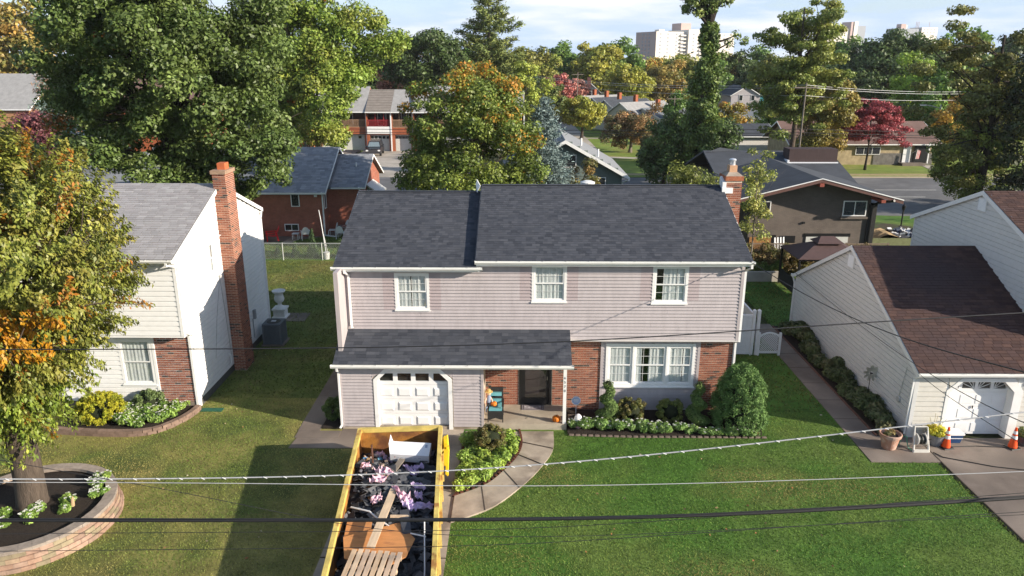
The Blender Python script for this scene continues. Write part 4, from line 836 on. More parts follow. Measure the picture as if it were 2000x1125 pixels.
for k in range(3): MB().box(17.3 + k * .85, 43.93, .0, 18.13 + k * .85, 43.99, 1.75).build('garage_door_panel', M('garage_far'), qh)
MB().box(17.2, 43.95, 1.751, 19.95, 43.985, 1.95).build('garage_head', BLACK, qh)
MB().box(13.9, 43.93, 0, 15.2, 43.99, 1.72).build('wooden_door', M('wood_orange', (.30, .15, .05), .6, .3, 3, stretch=(2, 2, 9)), qh); MB().box(15.2, 43.95, 0, 15.5, 43.99, 1.85).build('door_jamb', BLACK, qh)
MB().box(15.8, 43.94, 0, 16.65, 43.99, 1.8).build('dark_door', BLACK, qh)
MB().tube([(21.6, 42.6, 4.2), (21.2, 43.6, 3.9), (21.02, 43.9, 3.7), (21.02, 43.9, .1)], .08, 8).build('downspout', BLACK, qh); MB().box(20.85, 43.88, 0, 21.3, 44.4, 3.75).build('corner_pier', M('dark_pier', (.02, .02, .02), .8, .1), qh)
MB().box(17.0, 43.9, 2.55, 17.12, 43.99, 2.67).build('wall_lamp', BLACK, qh)
# brown ranch house with the red maple in front
rn, rnw, rnr = gable_house('tan ranch house with brown roof behind the red maple', 33.5, 50.2, 89.2, 98, 2.75, 4.75, 'x', M('tan_stone', (.36, .29, .18), .85, .25, 2, bump=.4, bscale=6), BRROOF, ov=.6)
MB().box(43.2, 89.12, .0, 50.2, 89.19, 1.35).build('stone_skirt', M('grey_stone', (.15, .14, .13), .9, .3, 3, bump=.5, bscale=8), rn)
swin(rn, 'y-', 89.1, 41.0, 43.9, 1.2, 2.1, mull=3); swin(rn, 'y-', 89.1, 36.0, 38.0, 1.2, 2.1, mull=2)
MB().box(46.6, 89.05, .3, 47.5, 89.11, 2.3).build('door', WHITE, rn); MB().box(46.2, 88.0, 0, 48.9, 89.1, .3).build('step', CONC2, rn); MB().box(47.9, 89.0, .3, 49.6, 89.1, 2.4).build('porch_shade_panel', BLACK, rn); MB().box(49.1, 88.2, .3, 49.22, 88.32, 2.7).build('porch_post', WHITE, rn)  # the black panel paints the porch's shade onto the wall
MB().tube([(47.6, 88.9, 1.4), (47.9, 88.3, 1.9)], .02).build('flag_staff', WHITE, rn)
m = MB(); 
for k in range(6): m.col((.5, .04, .04) if k % 2 else (.7, .68, .66)); m.prism([(47.85 + .07 * k, 88.3, 1.85 - .02 * k), (47.92 + .07 * k, 88.3, 1.83 - .02 * k), (47.92 + .07 * k - .1, 88.3, .8), (47.85 + .07 * k - .1, 88.3, .8)], (0, .02, 0))
m.build('flag', M('flag_cloth', attr=True, rough=.9, var=.1), rn); rn.location.x -= 1.3
# farther houses
OFFW = M('far_white', (.62, .6, .57), .7, .08); PINKW = M('far_pinkish', (.42, .39, .41), .7, .06)
fh, fw_, fr_ = gable_house('far white gabled house with brown chimney between red and yellow trees', 12.7, 17.3, 168, 182, 5.4, 7.4, 'y', OFFW, TANROOF, ov=.4)
MB().box(14.6, 167.4, 0, 15.4, 167.99, 8.2).build('chimney', M('chim_maroon', (.12, .05, .05), .8, .2), fh)
for u in (13.4, 16.1): swin(fh, 'y-', 167.98, u, u + .7, 3.9, 5.0)
ph, _, _ = gable_house('far pinkish gabled house with two small windows among dark trees', 44.0, 50.0, 160, 170, 4.9, 6.7, 'y', PINKW, SLATE, ov=.3)
for u in (45.6, 48.1): swin(ph, 'y-', 159.98, u, u + .8, 3.7, 4.9)
MB().box(50.0, 160.5, 2.2, 51.7, 166, 5.0).build('teal_annex', M('teal', (.04, .25, .3), .7, .1), ph); MB().box(45.7, 159.5, .0, 50.7, 159.98, 2.2).build('brick_base', RBRICK, ph)
gable_house('far white cottage with blue-grey roof below the pinkish house', 34.2, 39.2, 122, 132, 2.2, 4.2, 'x', OFFW, GREYROOF, ov=.4)
gable_house('dark roofed garage beyond the grey brick house', 26.6, 33.6, 100, 108, 2.4, 3.6, 'x', OFFW, SLATE, ov=.4)
for i, (x_, y_, rm, lab) in enumerate(((15.9, 152, LGROOF, 'pale roofed row house farthest in the diagonal row'), (17.5, 145, SLATE, 'dark roofed row house with white gable band, upper of the two dark ones'), (18.9, 137, SLATE, 'dark roofed row house with white gable band, lower of the two dark ones'), (20.6, 129, LGROOF, 'pale roofed row house nearest in the diagonal row'), (24.2, 128, GREYROOF, 'small blue-grey roofed house right of the diagonal row'))):
    hh, _, _ = gable_house(lab, -5, 5, -3.6, 3.6, 3.1, 5.2 if i < 4 else 4.4, 'x', OFFW, rm, ov=.4, loc=(x_, y_, 0), rz=R(38), group='row houses on the diagonal street')
    MB().box(-1.2, .4, 4.5, -.6, 1.0, 6.3 if i < 4 else 5.6).build('chimney', OBRICK, hh)
gable_house('tan house with grey roof and orange gable wall behind the blue spruce', -72, -54.5, 84, 95, 6.9, 10.4, 'x', M('orange_wall', (.40, .21, .11), .8, .1), LGROOF, ov=.3)
gable_house('house with plain brown roof right of the far spruce', -53, -40, 93, 103, 6.5, 10.2, 'x', OBRICK, BRROOF, ov=.3)
gable_house('white house glimpsed below the purple plum tree', -56, -42, 70, 80, 3.0, 5.0, 'x', OFFW, LGROOF, ov=.3)
# ------------------------------------------------------------------ high-rises on the horizon
def tower(label, loc, rz, parts, wallm, floors, fh=2.9):
    t = thing('apartment_tower', label, 'tower', loc, rz); OFF[t.name] = Vector((0, 0, 0)); wm = None
    for (x0, x1, y0, y1, h, mt) in parts: MB().box(x0, y0, 0, x1, y1, h).build('block', mt, t)
    return t
PW = M('tower_white', (.72, .66, .58), .8, .05); PB = M('tower_brown', (.46, .34, .31), .8, .06); TW = M('tower_window_hazed', (.30, .32, .36), .4, .1)  # window tone lightened: distance haze is put into its colour
t = tower('white and brown apartment tower on the horizon behind the ivy tree', (104, 600, 0), R(25), [(0, 28, 0, 27.5, 34.3, PW), (28.01, 47, -3, 24, 36.0, PW), (47.01, 76, 1, 24, 33.5, PW), (28.5, 38, 8, 20, 41.5, PB), (8, 13, 8, 14, 36.2, PW)], PW, 12)
MB().box(-.15, 0.1, 0, -.02, 27.5, 34.3).build('side_wall', PB, t); t.scale = (1, 1, .94)
wm1 = MB().box(-.3, -.7, -.75, 0, .7, .75).mesh('window', TW); wm2 = MB().box(-.75, -.15, -.6, .75, .05, .6).mesh('window', TW)
for k in range(11):
    z = 32.4 - k * 2.9
    for y_ in (9, 13.5, 18): link('window', wm1, t).location = (-.16, y_, z)
    for x_ in (4, 11, 19, 33, 52, 58, 66, 72): link('window', wm2, t).location = (x_, {True: -3.02, False: -.02 if x_ < 28 else .98}[28 < x_ < 47], z)
    for x0, x1, yy in ((22, 27.5, 0), (38, 44.5, -3)): MB().box(x0, yy - 1.6, z - 1.5, x1, yy - .01, z - .45).build('balcony', PW, t); MB().box(x0 + .3, yy - .2, z - .44, x1 - .3, yy - .012, z + .9).build('balcony_opening', TW, t)
t = tower('far tan apartment block with twin stair shafts above the green trees', (377, 900, 0), R(22), [(0, 3.4, 0, 14, 52.5, PB), (3.8, 9, -1, 14, 52.8, PW), (9.1, 24, 2, 14, 48.5, M('tower_grey', (.3, .32, .35), .8, .05)), (-40, -.1, 2, 14, 45.5, PW)], PW, 12)
for k in range(3):
    for x_ in (-33, -26, -19, -12, -5): link('window', wm2, t).location = (x_, 1.98, 43.5 - k * 3)
t = tower('long grey and white apartment block with rooftop masts on the right horizon', (430, 900, 0), R(20), [(0, 42, 0, 16, 45.5, M('tower_grey')), (8, 15, 3, 10, 50.5, PB), (15.1, 17, 3, 10, 49.5, PW), (34, 58, -2, 15, 47.0, PW)], PW, 12)
for k in range(3):
    for x_ in range(4, 34, 5): link('window', wm2, t).location = (x_, -.02, 43.5 - k * 3)
    for x_ in (38, 43, 48, 53): link('window', wm2, t).location = (x_, -2.02, 44.7 - k * 3)
for x_ in (33, 35, 37, 53): MB().tube([(x_, 6, 45), (x_, 6, 53.5)], .25, 5).build('mast', PB, t)
LEAFK = 2.3
# ------------------------------------------------------------------ vegetation
def unit(n, rng):
    v = rng.normal(size=(n, 3)); return v / np.linalg.norm(v, axis=1, keepdims=True)
def leafquads(P, Nrm, size, aspect, rng, sj=.35, tang=None):
    n = len(P); Nrm = Nrm / (np.linalg.norm(Nrm, axis=1, keepdims=True) + 1e-9)
    t = unit(n, rng) if tang is None else tang + .45 * unit(n, rng); t -= Nrm * (t * Nrm).sum(1, keepdims=True); t /= np.linalg.norm(t, axis=1, keepdims=True) + 1e-9
    b = np.cross(Nrm, t); L = size * rng.uniform(1 - sj, 1 + sj, (n, 1)); W = L * aspect; bend = Nrm * L * .12
    V = np.empty((n, 4, 3)); V[:, 0] = P - t * L / 2 - bend; V[:, 1] = P + b * W / 2 - t * L * .06; V[:, 2] = P + t * L / 2 - bend; V[:, 3] = P - b * W / 2 - t * L * .06
    return V.reshape(-1, 3)
def clumpleaves(C, Rr, n, size, aspect, rng, up=.35, shell=.45, tang=None):
    """n leaves over clumps C (k,3) with radii Rr (k,3); returns V, P, clump index"""
    w = (Rr ** 2).sum(1); idx = rng.choice(len(C), n, p=w / w.sum()); d = unit(n, rng); P = C[idx] + d * Rr[idx] * (rng.uniform(0, 1, (n, 1)) ** shell)
    N = d * .8 + np.array([0, 0, up]) + .75 * unit(n, rng)
    return leafquads(P, N, size, aspect, rng, tang=tang), P, idx
def pal(cols, idx, P, rng, jit=.22, cj=.16, weights=None):
    """clump tint plus leaf jitter"""
    cols = np.array(cols); k = idx.max() + 1; ct = cols[rng.choice(len(cols), k, p=weights)] * (1 + cj * rng.normal(size=(k, 1))); own = cols[rng.choice(len(cols), len(idx), p=weights)]
    c = ct[idx] * .6 + own * .4; return np.clip(LEAFK * c * (1 + jit * rng.normal(size=(len(idx), 1))), .004, .9)
def envelope(k, c, rad, rng, lo=.5, lump=.22, low=-1.0, power=1.0):
    """clump centres inside a lumpy ellipsoid"""
    d = unit(k * 3, rng); d = d[d[:, 2] > low][:k]; ph = rng.uniform(0, 6.28, 6); f = np.zeros(len(d))
    for i in range(6): ax_ = unit(1, rng)[0]; f += np.cos(3.2 * (d @ ax_) * 1.5 + ph[i])
    f = 1 + lump * f / 2.4; r = rng.uniform(lo, 1, len(d)) ** .7 * f
    return np.array(c) + d * np.array(rad) * r[:, None], d
BARK = M('bark', (.085, .065, .05), .95, .35, 7, bump=1.0, bscale=22, stretch=(2.2, 2.2, .5)); BARKD = M('dark_bark', (.035, .028, .023), .95, .3, 6, bump=.8, bscale=20, stretch=(2, 2, .5)); BARKG = M('pale_bark', (.20, .17, .14), .95, .3, 5, bump=.6, bscale=20)
LEAF = leafmat('leaf', .28); NEEDLE = leafmat('needle', .1, .75); PETAL = leafmat('petal', .2, .7)
def trunk_mesh(mb, base, h, r, C, rng, nlimb=14, lean=(0, 0), start=.35, thin=.3):
    top = np.array([base[0] + lean[0], base[1] + lean[1], base[2] + h]); b = np.array(base)
    pts = [b + (top - b) * t + np.array([math.sin(t * 5 + base[0]) * r * .5, math.cos(t * 4) * r * .4, 0]) * (t > 0) for t in np.linspace(0, 1, 9)]
    rs = [r * (1.35 if i == 0 else 1.0) * (1 - .82 * i / 8) for i in range(9)]; mb.tube(pts, rs, 10)
    if len(C):
        sel = C[rng.choice(len(C), min(nlimb, len(C)), replace=False)]
        for c in sel:
            t = np.clip(start + (.9 - start) * rng.uniform() * max(.15, min(1, (c[2] - b[2]) / h)), start * .7, .92); s = b + (top - b) * t; L = np.linalg.norm(c - s)
            m1 = s + (c - s) * .35 + np.array([0, 0, .08 * L]); m2 = s + (c - s) * .7 + np.array([0, 0, .06 * L]) + rng.normal(size=3) * .04 * L; r0 = r * thin * (1 - t * .5)
            mb.tube([s, m1, m2, c], [r0, r0 * .75, r0 * .5, r0 * .2], 6)
            for q in range(2):
                e = m2 + (c - s) * .25 + rng.normal(size=3) * L * .16; mb.tube([m1 if q else m2, (m2 + e) / 2, e], [r0 * .4, r0 * .28, r0 * .1], 5)
def tree(label, loc, z0, z1, rx, ry, cols, name='tree', nclump=90, cr=1.0, nleaf=20000, size=.3, aspect=.6, seed=1, trunk_r=.25, bark=None, lump=.22, low=-1.0, lo=.5, weights=None, group=None, colfn=None, lean=(0, 0), nlimb=14, cj=.16, squash=.75, cat='tree', up=.35, extra=None, trunk_h=None, cen=(0, 0), mat=None):
    nleaf = int(nleaf * .85); size *= 1.06; rng = np.random.default_rng(seed); t = thing(name, label, cat, loc, 0, group); local(t)
    C, d = envelope(nclump, (cen[0], cen[1], (z0 + z1) / 2), (rx - cr * .6, ry - cr * .6, (z1 - z0) / 2 - cr * .5), rng, lo, lump, low)
    Rr = cr * rng.uniform(.6, 1.3, (len(C), 1)) * np.array([[1, 1, squash]])
    if extra is not None: C = np.vstack([C, np.array([e[:3] for e in extra])]); Rr = np.vstack([Rr, np.array([e[3:6] for e in extra])])
    V, P, idx = clumpleaves(C, Rr, nleaf, size, aspect, rng, up)
    col = pal(cols, idx, P, rng, weights=weights, cj=cj)
    if colfn: col = colfn(P, idx, col, rng)
    tm = MB(); trunk_mesh(tm, (0, 0, -.1), trunk_h or (z0 + (z1 - z0) * .8), trunk_r, C, rng, nlimb, lean); tm.build('trunk', bark or BARK, t, smooth=True)
    link('crown', npmesh('crown', V, 4, mat or LEAF, col), t)
    return t
OAK = [(.044, .068, .016), (.058, .082, .020), (.036, .058, .014), (.072, .096, .026), (.05, .072, .018)]
OLIVE = [(.095, .11, .02), (.12, .125, .025), (.08, .10, .018), (.14, .13, .028)]
AUT = [(.20, .115, .02), (.27, .13, .02), (.13, .12, .022), (.24, .10, .016), (.10, .11, .02)]
DKG = [(.031, .05, .014), (.040, .062, .017), (.027, .043, .013), (.049, .07, .02)]
MIDG = [(.06, .11, .02), (.075, .125, .022), (.05, .09, .018), (.09, .135, .026)]
YEL = [(.17, .17, .03), (.14, .15, .025), (.20, .18, .03), (.11, .13, .022)]
REDS = [(.15, .03, .036), (.19, .042, .047), (.115, .024, .03), (.22, .055, .06)]
# the tree in the ring planter: arching shoots set with narrow drooping leaves
def shoot_tree():
    rng = np.random.default_rng(5); t = thing('tree', 'front yard tree with narrow green and orange leaves in the block ring planter', 'tree', (-13.2, 17.4, 0)); local(t)
    cz, rx, ry, rz = 6.35, 3.85, 3.7, 4.3; ns = 1950; d = unit(ns * 2, rng); d = d[d[:, 2] > -.93][:ns]
    ph = rng.uniform(0, 6, 4); f = 1 + .10 * sum(np.cos(4 * (d @ unit(1, rng)[0]) + p) for p in ph) / 2
    f = f * np.interp(d[:, 2], [-1, -.7, -.35, .0, .4, .75, 1], [.5, .54, .76, 1.0, 1.1, 1.25, 1.2])
    S = np.array([-.45, 0, cz]) + d * np.array([rx, ry, rz]) * (rng.uniform(.4, .92, (ns, 1))) * np.stack([f, f, np.ones(len(f))], 1)
    upk = np.clip(d[:, 2:3] + .35, .05, 1); dr = d * np.array([1, 1, .5]) * .8 + np.array([0, 0, 1]) * upk * 1.2 + rng.normal(size=(ns, 3)) * .22; dr /= np.linalg.norm(dr, axis=1, keepdims=True)
    L = rng.uniform(.5, 1.15, (ns, 1)) * (1 + .5 * np.clip(d[:, 2:3], 0, 1)); per = 105; tt = rng.uniform(0, 1, (ns, per, 1)); droop = np.array([0, 0, -.28])
    P = S[:, None] + dr[:, None] * L[:, None] * tt + droop * (tt ** 2) * L[:, None] + rng.normal(size=(ns, per, 3)) * .085 * (1.15 - .6 * tt); idx = np.repeat(np.arange(ns), per); P = P.reshape(-1, 3)
    tang = np.tile([[0, 0, -.8]], (len(P), 1)) + np.repeat(dr, per, 0) * .4; N = np.repeat(d, per, 0) * .8 + np.array([0, 0, .3]) + .7 * unit(len(P), rng)
    V = leafquads(P, N, .12, .45, rng, tang=tang)
    cols = [(.085, .10, .018), (.105, .115, .02), (.072, .088, .016), (.125, .125, .024), (.14, .125, .026)]; col = 1.02 * pal(cols, idx, P, rng)
    orng = rng.uniform(size=ns) < .06; o = np.array([(.36, .17, .02), (.42, .16, .02), (.28, .15, .02)])[rng.integers(0, 3, len(P))]; mk = orng[idx] & (rng.uniform(size=len(P)) < .75); col[mk] = o[mk]
    # one limb has turned wholly yellow-orange
    lim = np.linalg.norm((P - np.array([2.0, -2.3, 5.9])) / np.array([1.6, 1.5, .8]), axis=1) < 1; mk = lim & (rng.uniform(size=len(P)) < .9); g = np.array([(.50, .26, .015), (.55, .30, .02), (.46, .20, .015)])[rng.integers(0, 3, len(P))]; col[mk] = g[mk]
    lowp = P[:, 2] < 4.2; col[lowp & ~lim] *= np.array([.92, 1.12, .9])
    tm = MB(); tm.tube([(0, 0, .3), (.02, 0, .6), (.05, .0, 1.2), (.02, .05, 2.0), (.0, .0, 2.7)], [.46, .38, .36, .35, .32], 14)
    for k in range(9):
        a = k * .7 + .3; e = Vector((math.cos(a) * 1.7 - .4, math.sin(a) * 1.7, 5.2 + (k % 3) * 1.4)); s = Vector((0, 0, 2.2 + .05 * k)); tm.tube([s, s.lerp(e, .4) + Vector((0, 0, .25)), s.lerp(e, .75) + Vector((0, 0, .2)), e], [.20, .15, .10, .03], 7)
    tm.lathe([(.02, -.02), (.11, .0), (.13, .02), (.08, .035), (.09, .06), (.03, .05)], (0, 0, 0), 10); 
    tm.build('trunk', BARK, t, smooth=True)
    st = MB()
    for i in range(0, ns, 2): a = Vector(S[i]); b = a + Vector(dr[i]) * float(L[i, 0]); st.tube([a - Vector(dr[i]) * .6, a, b + Vector((0, 0, -.28 * float(L[i, 0])))], [.02, .014, .004], 4, cap=False)
    st.build('twigs', BARK, t, 'stuff'); link('crown', npmesh('crown', V, 4, LEAF, col), t)
shoot_tree()
# big oak behind the white house
def oakcol(P, idx, col, rng):
    k = (rng.uniform(size=idx.max() + 1) < .012)[idx] & (rng.uniform(size=len(idx)) < .6); col[k] = (.34, .13, .02); return col
tree('huge dark green oak towering behind the white house', (-19.4, 42.5, 0), 3.2, 18.6, 7.25, 6.2, OAK, nclump=360, cr=1.0, nleaf=180000, size=.215, aspect=.55, seed=11, trunk_r=.55, bark=BARKD, lump=.2, lo=.45, colfn=oakcol, nlimb=40, cj=.2, squash=.7)
tree('tall yellowish green oak between the dark oak and the townhouses', (-18.2, 67, 0), 4.0, 19.0, 7.0, 5.5, [(.085, .125, .02), (.105, .14, .024), (.07, .108, .018), (.13, .14, .025)], nclump=190, cr=1.25, nleaf=70000, size=.27, seed=12, trunk_r=.4, lump=.28, lo=.4, colfn=oakcol, nlimb=26)
tree('tall bronze autumn tree at the far left edge', (-73, 112, 0), 3, 22.5, 8.5, 6, [(.16, .12, .03), (.12, .11, .03), (.20, .12, .03), (.09, .10, .025)], nclump=120, cr=1.6, nleaf=18000, size=.56, seed=13, lump=.3)
tree('purple leaved plum tree left of the big oak', (-39.5, 61, 0), 2.2, 8.6, 3.6, 3, [(.085, .03, .035), (.11, .035, .04), (.06, .03, .03)], nclump=60, cr=.8, nleaf=14000, size=.25, seed=14)
tree('bushy dark green tree at the left edge behind the front yard tree', (-37.3, 54, 0), .5, 8.0, 2.9, 3, DKG, nclump=60, cr=.9, nleaf=15000, size=.24, seed=15)
tree('yellow green shrub below the far blue spruce', (-46.1, 72, 0), .3, 6.6, 2.2, 2, YEL, nclump=40, cr=.7, nleaf=8000, size=.25, seed=16, cat='shrub', name='shrub')
# orange maple in the centre
def mapcol(P, idx, col, rng):
    z = np.clip((P[:, 2] - 5.2) / 6.0, 0, 1); side = np.clip((P[:, 0] + 2.0) / 6, 0, 1); p = np.clip(z * .52 + side * .12 - .08, 0, .7); cl = rng.uniform(size=idx.max() + 1)[idx]
    k = (cl * .6 + rng.uniform(size=len(idx)) * .4) < p; o = np.array([(.46, .24, .03), (.52, .23, .03), (.36, .24, .035), (.55, .30, .04), (.30, .24, .035)])[rng.integers(0, 5, len(idx))]; col[k] = o[k]; return col
tree('broad maple turning orange at its top in the middle behind the ridge', (-3.0, 48.5, 0), .6, 11.7, 5.4, 4.6, [(.075, .10, .018), (.095, .115, .02), (.06, .085, .016)], nclump=210, cr=.85, nleaf=80000, size=.19, seed=17, trunk_r=.28, colfn=mapcol, lump=.18, nlimb=24)
tree('rust tinged bush in front of the green house', (4.3, 54.5, 0), .2, 4.9, 2.1, 1.8, [(.085, .07, .02), (.06, .065, .018), (.12, .075, .022)], nclump=45, cr=.6, nleaf=14000, size=.17, seed=18, name='bush', cat='bush')
# conifers
def conifer(label, loc, h, r, cols, seed, n=24, per=9, size=.34, bare=.04, droop=.25, gap=0.0, taper=1.0, name='spruce_tree', asp=.22, cat='tree', spray=26, topcol=None, bark=BARKD, tuft=.14, group=None):
    rng = np.random.default_rng(seed); t = thing(name, label, cat, loc, 0, group); local(t); Ps = []; T = []; idx = []; tm = MB(); tm.tube([(0, 0, 0), (0, 0, h * .5), (0, 0, h * .98)], [h * .016, h * .011, .01], 8); b = 0
    for i in range(n):
        f = (i + .5) / n; z = h * (bare + (1 - bare) * f); Rm = r * (1 - f) ** taper * (1 + .15 * rng.normal()) + .12; m = max(4, int(per * (1 - .5 * f)))
        for k in range(m):
            a = 2 * math.pi * (k + rng.uniform(-.3, .3)) / m + i * 1.1; L = Rm * rng.uniform(.72, 1.15)
            if rng.uniform() < gap: continue
            d = np.array([math.cos(a), math.sin(a), 0]); up = (.35 - droop) if f > .7 else -droop
            e = np.array([0, 0, z]) + d * L + np.array([0, 0, up * L + .12 * L]); s = np.array([0, 0, z]); mid = s + d * L * .55 + np.array([0, 0, up * L * .45 - .03 * L])
            tm.tube([s, mid, e], [.012 * h * (1 - f) * .4 + .012, .012, .005], 4, cap=False)
            q = max(5, int(spray * L / max(r, .1) * 1.6)); tt = rng.uniform(.12, 1.0, (q, 1)) ** .8; P = s * (1 - tt) ** 2 + 2 * mid * tt * (1 - tt) + e * tt ** 2
            side = np.cross(d, [0, 0, 1]); P = P + side * rng.normal(size=(q, 1)) * L * .16 * (1.1 - tt * .7) + rng.normal(size=(q, 3)) * tuft * .35; Ps.append(P); T.append(np.tile(d * .9 + side * 0, (q, 1)) + side * rng.normal(size=(q, 1)) * .6 + np.array([0, 0, .12])); idx.append(np.full(q, b)); b += 1
    P = np.vstack(Ps); T = np.vstack(T); idx = np.concatenate(idx); V = []; C = []
    for j in range(3):
        N = unit(len(P), rng) * .8 + np.array([0, 0, .6]); PP = P + rng.normal(size=P.shape) * tuft * .5; V.append(leafquads(PP, N, size, asp, rng, tang=T + .6 * unit(len(P), rng))); c = pal(cols, idx, PP, rng, jit=.25)
        if topcol is not None: k = (P[:, 2] > h * .72) & (rng.uniform(size=len(P)) < .7); c[k] = topcol
        C.append(c)
    tm.build('trunk', bark, t); link('crown', npmesh('crown', np.vstack(V), 4, NEEDLE, np.vstack(C)), t); return t
BLUE = [(.068, .094, .092), (.085, .115, .112), (.056, .08, .078), (.105, .135, .13)]
conifer('blue spruce standing beside the orange maple', (1.6, 50.5, 0), 9.5, 3.3, BLUE, 21, n=36, per=14, size=.28, spray=34, droop=.12, tuft=.24, taper=.85)
conifer('far blue spruce with rusty tip by the tan house', (-48.5, 78, 0), 11.4, 4.2, [(.10, .14, .125), (.13, .17, .15), (.08, .115, .10)], 22, n=30, per=11, size=.42, spray=22, droop=.12, topcol=(.26, .16, .10), tuft=.25)
conifer('tall white pine with layered boughs on the horizon', (-5.0, 126, 0), 24.5, 6.6, [(.085, .10, .026), (.065, .085, .022), (.11, .12, .03), (.05, .07, .02)], 23, n=18, per=7, size=.62, spray=95, droop=-.06, gap=.12, bare=.3, taper=.6, asp=.24, name='pine_tree', tuft=.42, bark=BARK)
# ivy covered tree
def ivy():
    rng = np.random.default_rng(31); t = thing('tree', 'ivy smothered narrow tree with feathery top in front of the tower', 'tree', (17.2, 72, 0)); local(t); k = 150; z = rng.uniform(1.5, 15.2, k); rr = np.interp(z, [1, 6, 11, 13, 15.5], [1.7, 1.6, 1.15, .75, .5]); a = rng.uniform(0, 6.28, k); u = rng.uniform(.3, 1, k)
    C = np.stack([np.cos(a) * rr * u + .03 * (z - 8), np.sin(a) * rr * u, z], 1); R_ = np.tile([[.75, .75, .85]], (k, 1)) * np.interp(z, [1, 12, 15], [1, .8, .6])[:, None]
    V, P, idx = clumpleaves(C, R_, 34000, .26, .8, rng); col = pal([(.05, .08, .018), (.035, .06, .015), (.07, .10, .022), (.09, .12, .028)], idx, P, rng); link('ivy', npmesh('ivy', V, 4, LEAF, col), t)
    k = 46; d = unit(k, rng); C = np.array([-.6, 0, 17.3]) + d * np.array([3.4, 2.4, 1.7]) * rng.uniform(.4, 1, (k, 1)); C = np.vstack([C, [[2.6, 0, 14.1], [3.4, 0, 13.6], [2.0, 0, 13.4], [1.6, .3, 12.4]]])
    V, P, idx = clumpleaves(C, np.tile([[.62, .62, .5]], (len(C), 1)), 5200, .25, .6, rng, shell=.7); col = pal([(.08, .11, .028), (.11, .13, .035), (.06, .09, .025)], idx, P, rng); link('crown', npmesh('crown', V, 4, LEAF, col), t)
    tm = MB(); tm.tube([(0, 0, 0), (.05, 0, 8), (.2, 0, 14), (.3, 0, 18.6)], [.5, .42, .3, .1], 9)
    for c in C[::2]: tm.tube([(.2, 0, min(14.6, c[2] - .6)), (c[0] * .5, c[1] * .5, c[2] - .5), c], [.15, .1, .03], 5)
    tm.build('trunk', BARKD, t)
ivy()
# tall open honey locust
tree('tall airy locust with bare upper limbs beside the utility pole', (28.4, 79, 0), 2.5, 20.5, 5.6, 4.6, [(.09, .115, .025), (.12, .135, .03), (.075, .10, .022), (.15, .15, .035)], nclump=150, cr=1.0, nleaf=40000, size=.27, seed=33, lump=.38, lo=.25, trunk_r=.34, nlimb=44, squash=.5, cj=.22)
tree('smaller bronze green tree under the locust', (33.0, 82, 0), 2.0, 10.8, 3.3, 3.0, [(.11, .10, .022), (.085, .09, .02), (.15, .105, .025)], nclump=80, cr=.95, nleaf=18000, size=.28, seed=34, lump=.25)
tree('red leaved maple in front of the brown ranch house', (39.1, 84.8, 0), 1.5, 7.9, 4.3, 3.4, REDS, nclump=140, cr=.7, nleaf=22000, size=.21, seed=35, lump=.16, trunk_r=.14, bark=BARKD, squash=.45, lo=.4, low=-.6)
tree('tall twisted bronze green tree at the right edge', (37.9, 61.5, 0), 1.5, 17.0, 5.8, 4.6, [(.075, .08, .022), (.095, .095, .026), (.055, .062, .018), (.12, .11, .028)], nclump=120, cr=.9, nleaf=30000, size=.24, seed=36, lump=.45, lo=.25, trunk_r=.4, bark=BARKD, nlimb=36, squash=.5, cj=.25)
tree('yellow green leafy tree low in front of the twisted tree', (37.8, 62.5, 0), .3, 7.8, 3.6, 3.0, [(.12, .14, .025), (.09, .115, .022), (.15, .15, .03), (.06, .085, .02)], nclump=100, cr=.75, nleaf=24000, size=.2, seed=37, lump=.3, cj=.25)
tree('dark shaded evergreen cut off by the right edge of the picture', (40.1, 58.5, 0), .2, 13.5, 2.9, 3.2, [(.022, .03, .012), (.03, .04, .014), (.018, .025, .01)], nclump=100, cr=1.0, nleaf=14000, size=.3, seed=38)
tree('slim sapling with yellow green leaves beside the brick chimney', (13.1, 40.9, 0), 1.6, 7.6, 1.25, 1.1, [(.14, .15, .035), (.11, .13, .03), (.19, .18, .05)], nclump=44, cr=.4, nleaf=3400, size=.15, seed=39, lump=.4, trunk_r=.06, lo=.2, bark=BARKG, nlimb=20)
tree('wispy willow bush between the green and grey houses', (10.4, 46.5, 0), .2, 6.0, 2.6, 2.0, [(.085, .10, .022), (.065, .085, .02), (.11, .12, .028)], nclump=90, cr=.6, nleaf=18000, size=.24, aspect=.25, seed=40, name='bush', cat='bush', squash=1.3, lump=.25)
tree('round clipped yellow green tree on the far lawn', (9.7, 119, 0), 1.6, 6.7, 3.9, 3.4, YEL, nclump=80, cr=.9, nleaf=14000, size=.34, seed=41, lump=.12)
tree('wide rust brown ornamental tree across the street', (14.8, 101, 0), .8, 5.9, 4.6, 3.6, [(.12, .07, .03), (.09, .075, .03), (.16, .085, .035), (.06, .07, .025)], nclump=90, cr=.85, nleaf=15000, size=.28, seed=42, lump=.3, lo=.35, nlimb=26, bark=BARKG)
tree('pink and red autumn tree before the far white house', (7.7, 152, 0), 1.5, 9.8, 3.6, 3.0, [(.26, .08, .075), (.20, .07, .06), (.30, .13, .10)], nclump=60, cr=1.0, nleaf=9000, size=.42, seed=43)
tree('second pink autumn tree touching the far white house', (12.2, 160, 0), 1.5, 8.3, 3.0, 3.0, [(.22, .09, .08), (.17, .09, .07), (.27, .13, .10)], nclump=50, cr=.9, nleaf=7000, size=.42, seed=44)
tree('green tree right of the orange maple with reddish tips', (4.7, 138, 0), .8, 8.2, 4.3, 3.5, [(.06, .085, .022), (.09, .08, .025), (.05, .075, .02)], nclump=70, cr=1.1, nleaf=11000, size=.4, seed=45)
